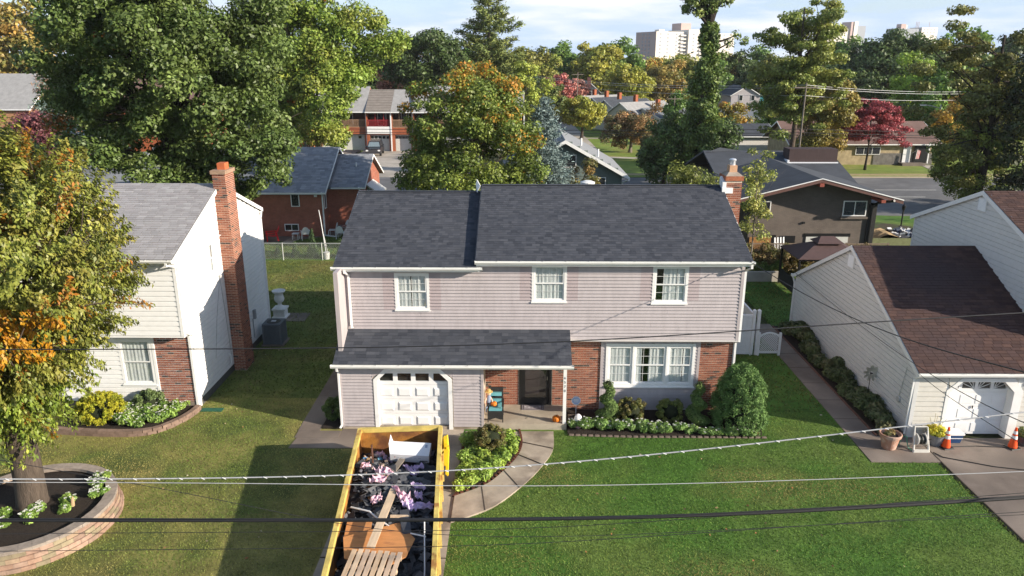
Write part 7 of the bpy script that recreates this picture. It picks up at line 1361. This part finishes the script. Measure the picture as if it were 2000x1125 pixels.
solo('pole', MB().tube([(-17.6, 48.9, 0), (-17.8, 48.9, 2.6)], .03, 6), M('thin_brown', (.12, .07, .05), .7, .1), 'thin brown pole by the red chair', 'pole', (-17.6, 48.9, 0))
# patio furniture
def adirondack(label, loc, rz, mat, group=None):
    t = thing('garden_chair', label, 'chair', loc, rz, group); local(t)
    for k in range(5): x = -.24 + k * .12; MB().hexa([(x - .052, .18, .30), (x + .052, .18, .30), (x + .052, .21, .30), (x - .052, .21, .30), (x - .052, .50, 1.0 - abs(k - 2) * .05), (x + .052, .50, 1.0 - abs(k - 2) * .05), (x + .052, .53, 1.0 - abs(k - 2) * .05), (x - .052, .53, 1.0 - abs(k - 2) * .05)]).build('back_slat', mat, t); MB().hexa([(-.28, -.36 + k * .11, .38 - k * .02), (.28, -.36 + k * .11, .38 - k * .02), (.28, -.27 + k * .11, .365 - k * .02), (-.28, -.27 + k * .11, .365 - k * .02), (-.28, -.36 + k * .11, .40 - k * .02), (.28, -.36 + k * .11, .40 - k * .02), (.28, -.27 + k * .11, .385 - k * .02), (-.28, -.27 + k * .11, .385 - k * .02)]).build('seat_slat', mat, t)
    for s in (-1, 1): MB().box(s * .33 - .06, -.42, .56, s * .33 + .06, .34, .59).build('armrest', mat, t); MB().box(s * .31 - .025, -.38, 0, s * .31 + .025, -.30, .56).build('leg', mat, t); MB().hexa([(s * .31 - .02, .34, 0), (s * .31 + .02, .34, 0), (s * .31 + .02, .44, 0), (s * .31 - .02, .44, 0), (s * .31 - .02, .22, .56), (s * .31 + .02, .22, .56), (s * .31 + .02, .32, .56), (s * .31 - .02, .32, .56)]).build('leg', mat, t)
    return t
adirondack('bright red slatted garden chair by the brick house wall', (-17.1, 49.9, .02), R(-70), M('chair_red', (.72, .03, .04), .45, .06)); BRC = M('chair_brown', (.22, .10, .03), .7, .15); adirondack('brown wooden garden chair half hidden by the white house, nearer one', (-18.9, 49.7, .02), R(60), BRC, 'brown garden chairs'); adirondack('brown wooden garden chair half hidden by the white house, nearer the brick wall', (-18.3, 50.5, .02), R(100), BRC, 'brown garden chairs')
def resin(label, loc, rz, group=None, arms=True):
    t = thing('garden_chair', label, 'chair', loc, rz, group); local(t); mt_ = M('resin_white', (.74, .74, .73), .5, .04); MB().box(-.25, -.25, .40, .25, .22, .43).build('seat', mt_, t)
    P = [(.27 * math.cos(a), .24 + .10, .45 + .5 * max(0, math.sin(a)) ** .8) for a in np.linspace(math.pi, 0, 11)]; MB().prism([(x, .24 + .2 * (z - .43), z) for x, y, z in P], (0, .025, 0)).build('backrest', mt_, t)
    for x in (-.24, .24):
        for y in (-.23, .22): MB().tube([(x * 1.1, y * 1.15, 0), (x, y, .41)], .026, 6).build('leg', mt_, t)
        if arms: MB().tube([(x * 1.12, -.25, .41), (x * 1.15, -.24, .62), (x * 1.15, .1, .66), (x * 1.05, .3, .62)], .026, 6).build('arm', mt_, t)
    return t
resin('white resin armchair on the patio beside the low white stool', (-14.85, 50.15, .02), R(200)); st_ = thing('stool', 'low white resin stool on the brick house patio', 'stool', (-15.55, 50.2, .02)); local(st_); RSW = M('resin_white'); MB().box(-.22, -.2, .40, .22, .2, .44).build('seat', RSW, st_)
for x in (-.18, .18):
    for y in (-.16, .16): MB().tube([(x * 1.1, y * 1.1, 0), (x, y, .4)], .022, 6).build('leg', RSW, st_)
tb = thing('patio_table', 'round dark glass patio table ringed by white chairs', 'table', (-12.4, 51.3, .02)); local(tb); MB().lathe([(.48, .68), (.5, .7), (.48, .72)], (0, 0, 0), 24).build('top', M('table_glass', (.08, .12, .13), .2, .1), tb)
for k in range(4): a = .8 + k * 1.57; MB().tube([(.4 * math.cos(a), .4 * math.sin(a), 0), (.3 * math.cos(a), .3 * math.sin(a), .69)], .02, 6).build('leg', RSW, tb)
for k, (dx, dy, rz, wh) in enumerate(((-.85, .1, 90, 'left of it'), (-.1, -.75, 0, 'in front of it'), (.1, .8, 180, 'behind it'), (.85, .0, -90, 'right of it'))): resin('white chair at the round patio table, ' + wh, (-12.4 + dx, 51.3 + dy, .02), R(rz + 180), 'chairs at the round patio table', False)
# ------------------------------------------------------------------ right side and back yard
wf = thing('vinyl_fence', 'tall white vinyl fence and gate beside the house corner', 'fence', (9.0, 29.4, 0)); OFF[wf.name] = Vector((9.0, 29.4, 0)); VW = M('vinyl_white', (.72, .74, .76), .45, .05)
for k in range(11): x = 7.62 + k * .195; MB().box(x, 29.40, .06, x + .189, 29.43, 1.72).build('board', VW, wf)
for z0, z1 in ((.04, .14), (1.05, 1.13), (1.72, 1.80)): MB().box(7.6, 29.375, z0, 9.78, 29.455, z1).build('rail', VW, wf)
for x, y in ((9.82, 29.41), (10.02, 29.41), (9.88, 32.6)): MB().box(x - .06, y - .06, 0, x + .06, y + .06, 1.98).build('post', VW, wf); MB().hexa([(x - .075, y - .075, 1.98), (x + .075, y - .075, 1.98), (x + .075, y + .075, 1.98), (x - .075, y + .075, 1.98), (x - .01, y - .01, 2.05), (x + .01, y - .01, 2.05), (x + .01, y + .01, 2.05), (x - .01, y + .01, 2.05)]).build('post_cap', VW, wf)
for k in range(16): y = 29.5 + k * .19; MB().box(9.83, y, .06, 9.86, y + .185, 1.72).build('board', VW, wf)
MB().box(9.81, 29.48, 1.72, 9.89, 32.54, 1.80).build('rail', VW, wf); MB().box(8.3, 29.36, .62, 8.4, 29.4, .68).build('latch', BLACK, wf)
lg = thing('lattice_gate', 'small white lattice gate with arched top beside the tall white fence', 'gate', (10.5, 29.35, 0)); OFF[lg.name] = Vector((10.5, 29.35, 0))
for x in (10.10, 10.98): MB().box(x - .045, 29.31, 0, x + .045, 29.40, 1.02).build('post', VW, lg)
MB().box(10.145, 29.335, .10, 10.935, 29.375, .18).build('bottom_rail', VW, lg); A = [(10.145 + .79 * t, .92 + .13 * math.sin(math.pi * t)) for t in np.linspace(0, 1, 13)]; MB().prism([(x, 29.335, z) for x, z in A] + [(x, 29.335, z - .075) for x, z in A[::-1]], (0, .04, 0)).build('arched_rail', VW, lg)
for sg_ in (1, -1):
    for k in range(-9, 13):
        p = []; x0 = 10.145 + k * .088
        for z in np.linspace(.18, .95, 12):
            x = x0 + sg_ * (z - .18) if sg_ > 0 else x0 + .79 - (z - .18) - .0
            if 10.145 <= x <= 10.935: p.append((x, z))
        if len(p) > 1: a, b = p[0], p[-1]; MB().prism([(a[0] - .014, 29.345 + .009 * sg_, a[1]), (a[0] + .014, 29.345 + .009 * sg_, a[1]), (b[0] + .014, 29.345 + .009 * sg_, b[1]), (b[0] - .014, 29.345 + .009 * sg_, b[1])], (0, .008, 0)).build('lattice_strip', VW, lg)
wd = thing('wooden_fence', 'weathered board fence topped with lattice at the back of the right yard', 'fence', (15.5, 41.9, 0)); OFF[wd.name] = Vector((15.5, 41.9, 0)); WF = [M(f'fence_wood_{i}', c, .9, .25, 3, stretch=(4, 4, 1)) for i, c in enumerate(((.16, .12, .09), (.20, .15, .11), (.13, .10, .08)))]
for k in range(80): x = 9.3 + k * .15; h = 1.5 + random.uniform(-.02, .02); MB().box(x, 41.88, .0, x + .138, 41.905, h).build('board', WF[k % 3], wd)
for k in range(6): x = 9.3 + k * 2.4; MB().box(x - .05, 41.91, 0, x + .05, 42.0, 1.86).build('post', WF[0], wd)
MB().box(9.3, 41.87, 1.78, 21.3, 41.92, 1.84).build('top_rail', WF[1], wd); m = MB()
for sg_ in (1, -1):
    x = 9.3
    while x < 21: m.prism([(x, 41.885 + .01 * sg_, 1.52), (x + .03, 41.885 + .01 * sg_, 1.52), (x + .03 + sg_ * .26, 41.885 + .01 * sg_, 1.78), (x + sg_ * .26, 41.885 + .01 * sg_, 1.78)], (0, .008, 0)); x += .1
m.build('lattice', WF[1], wd, 'stuff')
rv = np.random.default_rng(61)
for i in range(7):
    x0 = 12.6 + i * 1.15; C = np.stack([rv.uniform(x0 - .6, x0 + .6, 30), 41.55 + rv.uniform(-.25, .2, 30), rv.uniform(.2, 1.75, 30)], 1) - np.array([x0, 41.5, 0]); solid_leaf('vine', 'brownish climbing vine on the board fence, ' + ['beside the house corner', 'second from the house corner', 'below the sapling', 'just right of the sapling', 'left of the gazebo', 'behind the gazebo post', 'behind the gazebo roof'][i], 'vine', (x0, 41.5, 0), C, np.full((30, 3), .26), 3000, .14, .45, [(.10, .07, .03), (.08, .075, .025), (.13, .09, .045), (.06, .07, .02)], 220 + i, group='vines on the back fence', shell=.6)
rv = np.random.default_rng(62)
for i in range(5): x0 = 10.2 + i * 1.05; C = np.stack([rv.uniform(-.5, .5, 12), rv.uniform(-.25, .25, 12), rv.uniform(.5, .85, 12)], 1); solid_leaf('bedding_plant', 'green border plant above the low retaining wall, ' + ['first from the house', 'second from the house', 'middle one', 'second from the gazebo', 'nearest the gazebo'][i], 'plant', (x0, 41.0, 0), C, np.full((12, 3), .2), 1300, .14, .4, [(.07, .10, .02), (.10, .13, .03), (.05, .08, .02)], 230 + i, group='border above the retaining wall')
gz = thing('gazebo', 'brown canopied gazebo behind the cream house', 'gazebo', (16.4, 38.8, 0)); OFF[gz.name] = Vector((16.4, 38.8, 0)); CN = M('canopy_brown', (.085, .052, .05), .8, .1, 4); x0, x1, y0, y1 = 14.45, 18.3, 37.3, 40.2
def hip(m, x0, x1, y0, y1, ze, zr, th=.03): a = ((x0 + x1) / 2 - .35, (y0 + y1) / 2); b = ((x0 + x1) / 2 + .35, (y0 + y1) / 2); V_ = [(x0, y0, ze), (x1, y0, ze), (x1, y1, ze), (x0, y1, ze), (*a, zr), (*b, zr)]; F_ = [(0, 1, 5, 4), (2, 3, 4, 5), (1, 2, 5), (3, 0, 4)]; m.add(V_ + [(v[0], v[1], v[2] - th) for v in V_], F_ + [tuple(q + 6 for q in f[::-1]) for f in F_] + [(0, 6, 7, 1), (1, 7, 8, 2), (2, 8, 9, 3), (3, 9, 6, 0)])
m = MB(); hip(m, x0, x1, y0, y1, 2.10, 2.78); m.build('canopy', CN, gz); m = MB(); hip(m, 15.7, 17.1, 38.2, 39.3, 2.72, 3.0); m.build('vent_canopy', CN, gz)
for x in (x0 + .1, x1 - .1):
    for y in (y0 + .1, y1 - .1): MB().box(x - .05, y - .05, 0, x + .05, y + .05, 2.1).build('post', BLACK, gz)
MB().box(x0 + .1, y0 + .08, 1.98, x1 - .1, y0 + .12, 2.06).build('beam', BLACK, gz); MB().box(x0 + .08, y0 + .15, .1, x0 + .1, y1 - .15, .9).build('mesh_panel', M('netting', (.03, .03, .03), .9, .2), gz)
# second skip beyond the cream house, white pickets, lamp post, stop sign
s2 = thing('skip', 'second skip with green rim heaped with sand behind the cream house roof', 'skip', (23.3, 46.4, 0)); local(s2)
for y in (-1.1, 1.1): MB().box(-2.6, y - .05, .1, 2.6, y + .05, 1.35).build('side_wall', M('skip_green', (.16, .17, .08), .7, .2), s2)
for x in (-2.6, 2.6): MB().box(x - .05, -1.04, .1, x + .05, 1.04, 1.35).build('end_wall', YELP, s2)
MB().box(-2.54, -1.04, .1, 2.54, 1.04, .2).build('floor', RUSTP, s2); m = MB(); n = 14
vs = [(-2.3 + 4.6 * i / n, -1.0 + 2.0 * j / n, 1.0 + .55 * math.exp(-((-2.3 + 4.6 * i / n + .2) ** 2) / .9) + random.uniform(-.05, .05)) for j in range(n + 1) for i in range(n + 1)]; m.add(vs, [(j * (n + 1) + i, j * (n + 1) + i + 1, (j + 1) * (n + 1) + i + 1, (j + 1) * (n + 1) + i) for j in range(n) for i in range(n)]); m.build('load', M('sand', (.34, .24, .13), .95, .2, 4), s2)
m = MB(); r_ = random.Random(2)
for q in range(60): m.col(r_.choice([(.03, .03, .035), (.06, .06, .07), (.6, .6, .6), (.04, .05, .08), (.3, .3, .3)])); m.obox((r_.uniform(.4, 2.4), r_.uniform(-.9, .9), 1.25 + r_.uniform(-.1, .25)), (.5, .3, .1), (r_.uniform(-.6, .6), r_.uniform(-.6, .6), r_.uniform(0, 3)))
m.build('rubbish', M('debris'), s2, 'stuff')
m = MB(); m.obox((-2.2, -.7, 1.45), (.5, .3, .3), (.2, .3, .3)); m.tube([(-2.0, -.7, 1.5), (-1.3, -.8, 1.3)], .05, 6); m.build('latch_arm', M('latch_yellow'), s2)
pk = thing('picket_gate', 'leaning white picket gate before the grey house doors', 'gate', (15.5, 43.2, 0), .3); local(pk)
for k in range(4): MB().obox((-.3 + k * .2, 0, 1.15), (.09, .03, 1.5), (0, -.12, 0)).build('picket', VW, pk)
for z in (.8, 1.45): MB().obox((.0, .03, z), (.85, .03, .09), (0, .3, 0)).build('rail', VW, pk)
for i, x in enumerate((16.6, 16.85, 17.0)): solo('fence_post', MB().box(x - .045, 42.95, 0, x + .045, 43.05, 1.45 - i * .18), VW, ['tallest white post in front of the dark door', 'middle white post in front of the dark door', 'shortest white post in front of the dark door'][i], 'post', (x, 43, 0), 'white posts')
lp = thing('lamp_post', 'black lantern lamp post on the brown verge', 'lamp', (27.2, 52.2, 0)); local(lp); MB().tube([(0, 0, 0), (0, 0, 1.75)], .05, 8).build('post', BLACK, lp); MB().lathe([(.06, 1.75), (.09, 1.78), (.14, 2.05), (.16, 2.06), (.02, 2.2), (.02, 2.26)], (0, 0, 0), 8).build('lantern', BLACK, lp)
ss = thing('stop_sign', 'red octagonal STOP sign beside the right edge tree', 'sign', (35.15, 55.0, 0)); local(ss); MB().tube([(0, .03, 0), (0, .03, 2.6)], .03, 6).build('post', ZN, ss); oc = lambda r, y: [(r * math.cos(R(22.5 + 45 * k)), y, 2.25 + r * math.sin(R(22.5 + 45 * k))) for k in range(8)]; MB().prism(oc(.42, 0), (0, .01, 0)).build('plate', RW, ss); MB().prism(oc(.39, -.004), (0, .003, 0)).build('red_face', M('sign_red', (.45, .02, .03), .5, .05), ss)
cu = bpy.data.curves.new('lettering', 'FONT'); cu.body = 'STOP'; cu.size = .30; cu.extrude = .003; cu.align_x = 'CENTER'; cu.materials.append(RW); tmp = bpy.data.objects.new('tmp', cu); me = bpy.data.meshes.new_from_object(tmp); bpy.data.objects.remove(tmp); o = link('lettering', me, ss); o.location = (0, -.008, 2.15); o.rotation_euler = (R(90), 0, 0)
# dark pick-up style SUV on the townhouse drive
sv_ = thing('car', 'black SUV parked nose out on the townhouse driveway', 'car', (-19.0, 98.3, 0), R(4)); local(sv_); CB = M('car_black', (.012, .014, .018), .22, .1, spec=.6); m = MB()
m.prism([(-.95, -2.3, .45), (-.95, -2.35, .95), (-.95, -1.25, 1.12), (-.95, 2.3, 1.15), (-.95, 2.35, .45)], (1.9, 0, 0)); m.build('body', CB, sv_); MB().hexa([(-.88, -1.2, 1.12), (.88, -1.2, 1.12), (.88, 2.2, 1.14), (-.88, 2.2, 1.14), (-.70, -.55, 1.78), (.70, -.55, 1.78), (.70, 1.95, 1.8), (-.70, 1.95, 1.8)]).build('cabin', CB, sv_); MB().hexa([(-.76, -1.19, 1.17), (.76, -1.19, 1.17), (.76, -1.14, 1.16), (-.76, -1.14, 1.16), (-.62, -.66, 1.70), (.62, -.66, 1.70), (.62, -.6, 1.70), (-.62, -.6, 1.70)]).build('windscreen', M('screen', (.16, .21, .24), .15, .1), sv_); MB().box(-.55, -2.39, .62, .55, -2.345, .88).build('grille', M('grille', (.05, .05, .055), .4, .1), sv_); MB().box(-.95, -2.42, .42, .95, -2.3, .6).build('bumper', M('bumper', (.04, .04, .045), .5, .1), sv_)
for s in (-1, 1):
    MB().box(s * .76 - .15, -2.38, .70, s * .76 + .15, -2.33, .88).build('headlight', M('headlight', (.7, .7, .72), .2, .05), sv_); MB().box(s * 1.03 - .1, -1.0, 1.12, s * 1.03 + .1, -.9, 1.3).build('mirror', CB, sv_)
    for y in (-1.45, 1.45): o = link('wheel', MB().lathe([(.36, -.12), (.38, -.1), (.38, .1), (.36, .12), (.22, .125), (.2, .1)], (0, 0, 0), 18).mesh('wheel', BLACK), sv_); o.location = (s * .86, y, .38); o.rotation_euler = (0, R(90), 0)
# low white bench at the townhouse door
bn = thing('bench', 'white bench beside the townhouse entrance', 'bench', (-24.4, 100.6, 0)); local(bn); MB().box(-.9, -.2, .4, .9, .2, .48).build('seat', WHITE, bn); MB().box(-.9, .18, .48, .9, .24, .95).build('backrest', WHITE, bn); [MB().box(x - .06, -.18, 0, x + .06, .18, .4).build('leg', WHITE, bn) for x in (-.8, .8)]
slab('step', [(-25.5, 97.5), (-21.6, 97.5), (-21.6, 101.6), (-25.5, 101.6)], .25, CONC2, .3)
# ------------------------------------------------------------------ poles and wires
PG = M('pole_wood', (.20, .17, .14), .9, .2)
def upole(label, loc, h, arms=1, mat=PG):
    t = thing('utility_pole', label, 'pole', loc, 0, 'utility poles'); local(t); MB().tube([(0, 0, 0), (0, 0, h)], [.11, .07], 8).build('pole', mat, t); [MB().box(-1.1, -.06, h - .5 - k * .8, 1.1, .06, h - .38 - k * .8).build('crossarm', mat, t) for k in range(arms)]; return t
upole('wooden utility pole in front of the locust', (27.8, 75, 0), 9.8); upole('thin utility pole beside the far white house', (11.2, 150, 0), 9.6); upole('thin utility pole right of the orange maple', (0.9, 150, 0), 9.5); upole('utility pole with crossarm by the row houses', (23.8, 118, 0), 6.6)
sl2_ = thing('street_lamp', 'grey street lamp with curved arm over the ranch house', 'street lamp', (54.3, 99, 0)); local(sl2_); MB().tube([(0, 0, 0), (0, 0, 6.4)], [.13, .09], 8).build('pole', ZN, sl2_); MB().tube([(0, 0, 5.9), (-1.2, 0, 6.25), (-2.0, 0, 6.35)], .06, 6).build('arm', ZN, sl2_); MB().obox((-2.3, 0, 6.33), (.7, .22, .14)).build('lamp_head', M('lamp_pale', (.6, .6, .58), .5, .1), sl2_)
WB = M('wire_black', (.018, .018, .02), .6, .1); WG = M('wire_grey', (.42, .42, .42), .5, .1); WS = M('wire_silver', (.62, .62, .63), .4, .1)
def wire(name, label, pts, r, mat, n=28, cat='cable', bumps=None):
    P = [Vector(p) for p in pts]; X_ = [p.x for p in P]; tt = np.linspace(0, 1, len(P)); t2 = np.linspace(0, 1, n); cf = [np.polyfit(tt, [getattr(p, a) for p in P], min(3, len(P) - 1)) for a in 'xyz']; Q = [Vector([np.polyval(c, u) for c in cf]) for u in t2]
    if name == 'cable':   # carry on past the picture, the street cables both ways
        if abs(P[0].y - P[-1].y) < .5: Q = [Q[0] + (Q[0] - Q[1]).normalized() * 14] + Q
        Q.append(Q[-1] + (Q[-1] - Q[-2]).normalized() * (14 if abs(P[0].y - P[-1].y) < .5 else 4))
    m = MB().tube(Q, r, 6)
    o = solo(name, m, mat, label, cat, Q[0], 'overhead cables')
    return o, Q
Y_ = 6.5
_, QA = wire('cable', 'thick grey cable bound with pale spiral wrap crossing the front lawn', [(-6.5, Y_, 7.97), (-3.65, Y_, 7.985), (-1.85, Y_, 8.04), (-.07, Y_, 8.14), (1.69, Y_, 8.34), (3.4, Y_, 8.56), (6.0, Y_, 8.93)], .0065, WG, 60)
o = None
sp = MB(); L = 0
for i in range(1, len(QA) - 2):
    for k in range(1):
        a = QA[i].lerp(QA[i + 1], .5); d = (QA[i + 1] - QA[i]).normalized(); sp.obox(a + Vector((0, -.009, .0)), (.04, .004, .006), (0, R(28) - math.asin(d.z), 0))
par = [c for c in bpy.data.objects if c.get('label', '').startswith('thick grey cable bound')][0]; OFF[par.name] = Vector(par.location); sp.build('spiral_wrap', M('wrap_white', (.8, .8, .8), .5, .05), par, 'stuff')
wire('cable', 'plain pale cable just below the spiral wrapped one', [(-6.5, Y_, 7.925), (-2.63, Y_, 7.94), (-.07, Y_, 7.925), (1.97, Y_, 7.985), (6.2, Y_, 8.19)], .0038, WG)
_, QC = wire('cable', 'thickest black cable bundle low across the picture', [(-6.5, Y_, 7.485), (-2.67, Y_, 7.51), (-.07, Y_, 7.54), (2.0, Y_, 7.62), (3.52, Y_, 7.71), (6.3, Y_, 7.94)], .019, WB, 40); wire('cable', 'thin black cable lashed along the thick bundle', [(-6.5, Y_ - .02, 7.51), (-2.67, Y_ - .02, 7.53), (-.07, Y_ - .02, 7.562), (2.0, Y_ - .02, 7.64), (6.3, Y_ - .02, 7.965)], .006, WB)
wire('cable', 'thin dark cable passing in front of the house walls', [(-6.5, Y_, 9.37), (-2.48, Y_, 9.38), (-.55, Y_, 9.44), (1.36, Y_, 9.54), (3.25, Y_, 9.66), (6.2, Y_, 9.88)], .0055, WB)
wire('cable', 'lowest hair thin cable near the bottom edge', [(-6.5, Y_, 7.10), (-1.97, Y_, 7.18), (-.07, Y_, 7.26), (2.01, Y_, 7.40), (6.2, Y_, 7.76)], .0032, WB); wire('cable', 'hair thin cable just under the thick bundle', [(-6.5, Y_, 7.31), (-1.95, Y_, 7.39), (-.07, Y_, 7.43), (2.4, Y_, 7.62), (6.2, Y_, 8.0)], .003, WB)
wire('cable', 'hair thin drop cable sloping down across the left lawn', [(-4.04, 6.5, 7.97), (-2.55, 6.6, 7.54), (-1.68, 6.7, 7.35), (-.07, 6.8, 7.08), (2.0, 6.9, 7.15)], .003, WB)
wire('cable', 'twisted service cable from the house eave to the right', [(7.55, 23.3, 5.72), (8.32, 20.0, 5.45), (8.73, 16.0, 5.96), (8.51, 13.5, 6.54), (8.05, 11.0, 7.2), (7.4, 8.5, 7.9)], .012, WB); wire('cable', 'service cable from the cream house back eave to the right', [(12.7, 33.2, 2.6), (12.04, 24.0, 3.03), (10.61, 17.0, 4.3), (8.97, 12.0, 5.83), (7.6, 8.5, 7.1)], .009, WB); wire('cable', 'service cable from the cream house garage eave', [(12.75, 22.0, 2.42), (11.45, 18.0, 3.41), (10.28, 14.0, 4.45), (8.6, 9, 5.9)], .008, WB)
def fw(label, a, b, sag, r, mat): 
    a, b = Vector(a), Vector(b); wire('power_line', label, [a.lerp(b, t) - Vector((0, 0, sag * 4 * t * (1 - t))) for t in np.linspace(0, 1, 5)], r, mat, 20, 'power line')
for i, z in enumerate((9.6, 9.35, 8.6)): fw('pale power line left of the locust pole, ' + ['top one', 'middle one', 'lowest one'][i], (27.8 - (i == 1) * .8, 75, z), (0.9, 150, z - .4), .8, .018, WS); fw('pale power line over the ranch house, ' + ['top one', 'middle one', 'lowest one'][i], (27.8 + (i == 1) * .8, 75, z), (82, 118, z - 1.2), .9, .018, WS)
for i, (z, y) in enumerate(((5.4, 76.5), (5.05, 76.5), (4.8, 76.8))): fw('dark street cable in front of the ranch house, ' + ['top one', 'middle one', 'lowest one'][i], (27.8, y - 1.5, z), (95, y + 6, z - 1.1), .35, .03, WB); fw('dark street cable before the townhouses, ' + ['top one', 'middle one', 'lowest one'][i], (27.8, y - 1.5, z), (-60, y + 12, z - .3), .5, .03, WB)
dups = [k for k, v in LABELS.items() if k and len(v) > 1]
print('DUPLICATE LABELS:', dups)
# ------------------------------------------------------------------ thin air between here and the horizon
hz = MB().box(-900, -60, -1.2, 900, 1100, 60).build('haze', None, None, 'stuff'); tag(hz, 'thin pale autumn haze filling the air to the horizon', 'haze')
hm = bpy.data.materials.new('haze_air'); hm.use_nodes = True; hn = hm.node_tree; hn.nodes.clear(); ho = hn.nodes.new('ShaderNodeOutputMaterial'); hv = hn.nodes.new('ShaderNodeVolumePrincipled')
hv.inputs['Color'].default_value = (.93, .95, 1, 1); hv.inputs['Density'].default_value = .00012; hn.links.new(hv.outputs[0], ho.inputs['Volume']); hz.data.materials.append(hm)
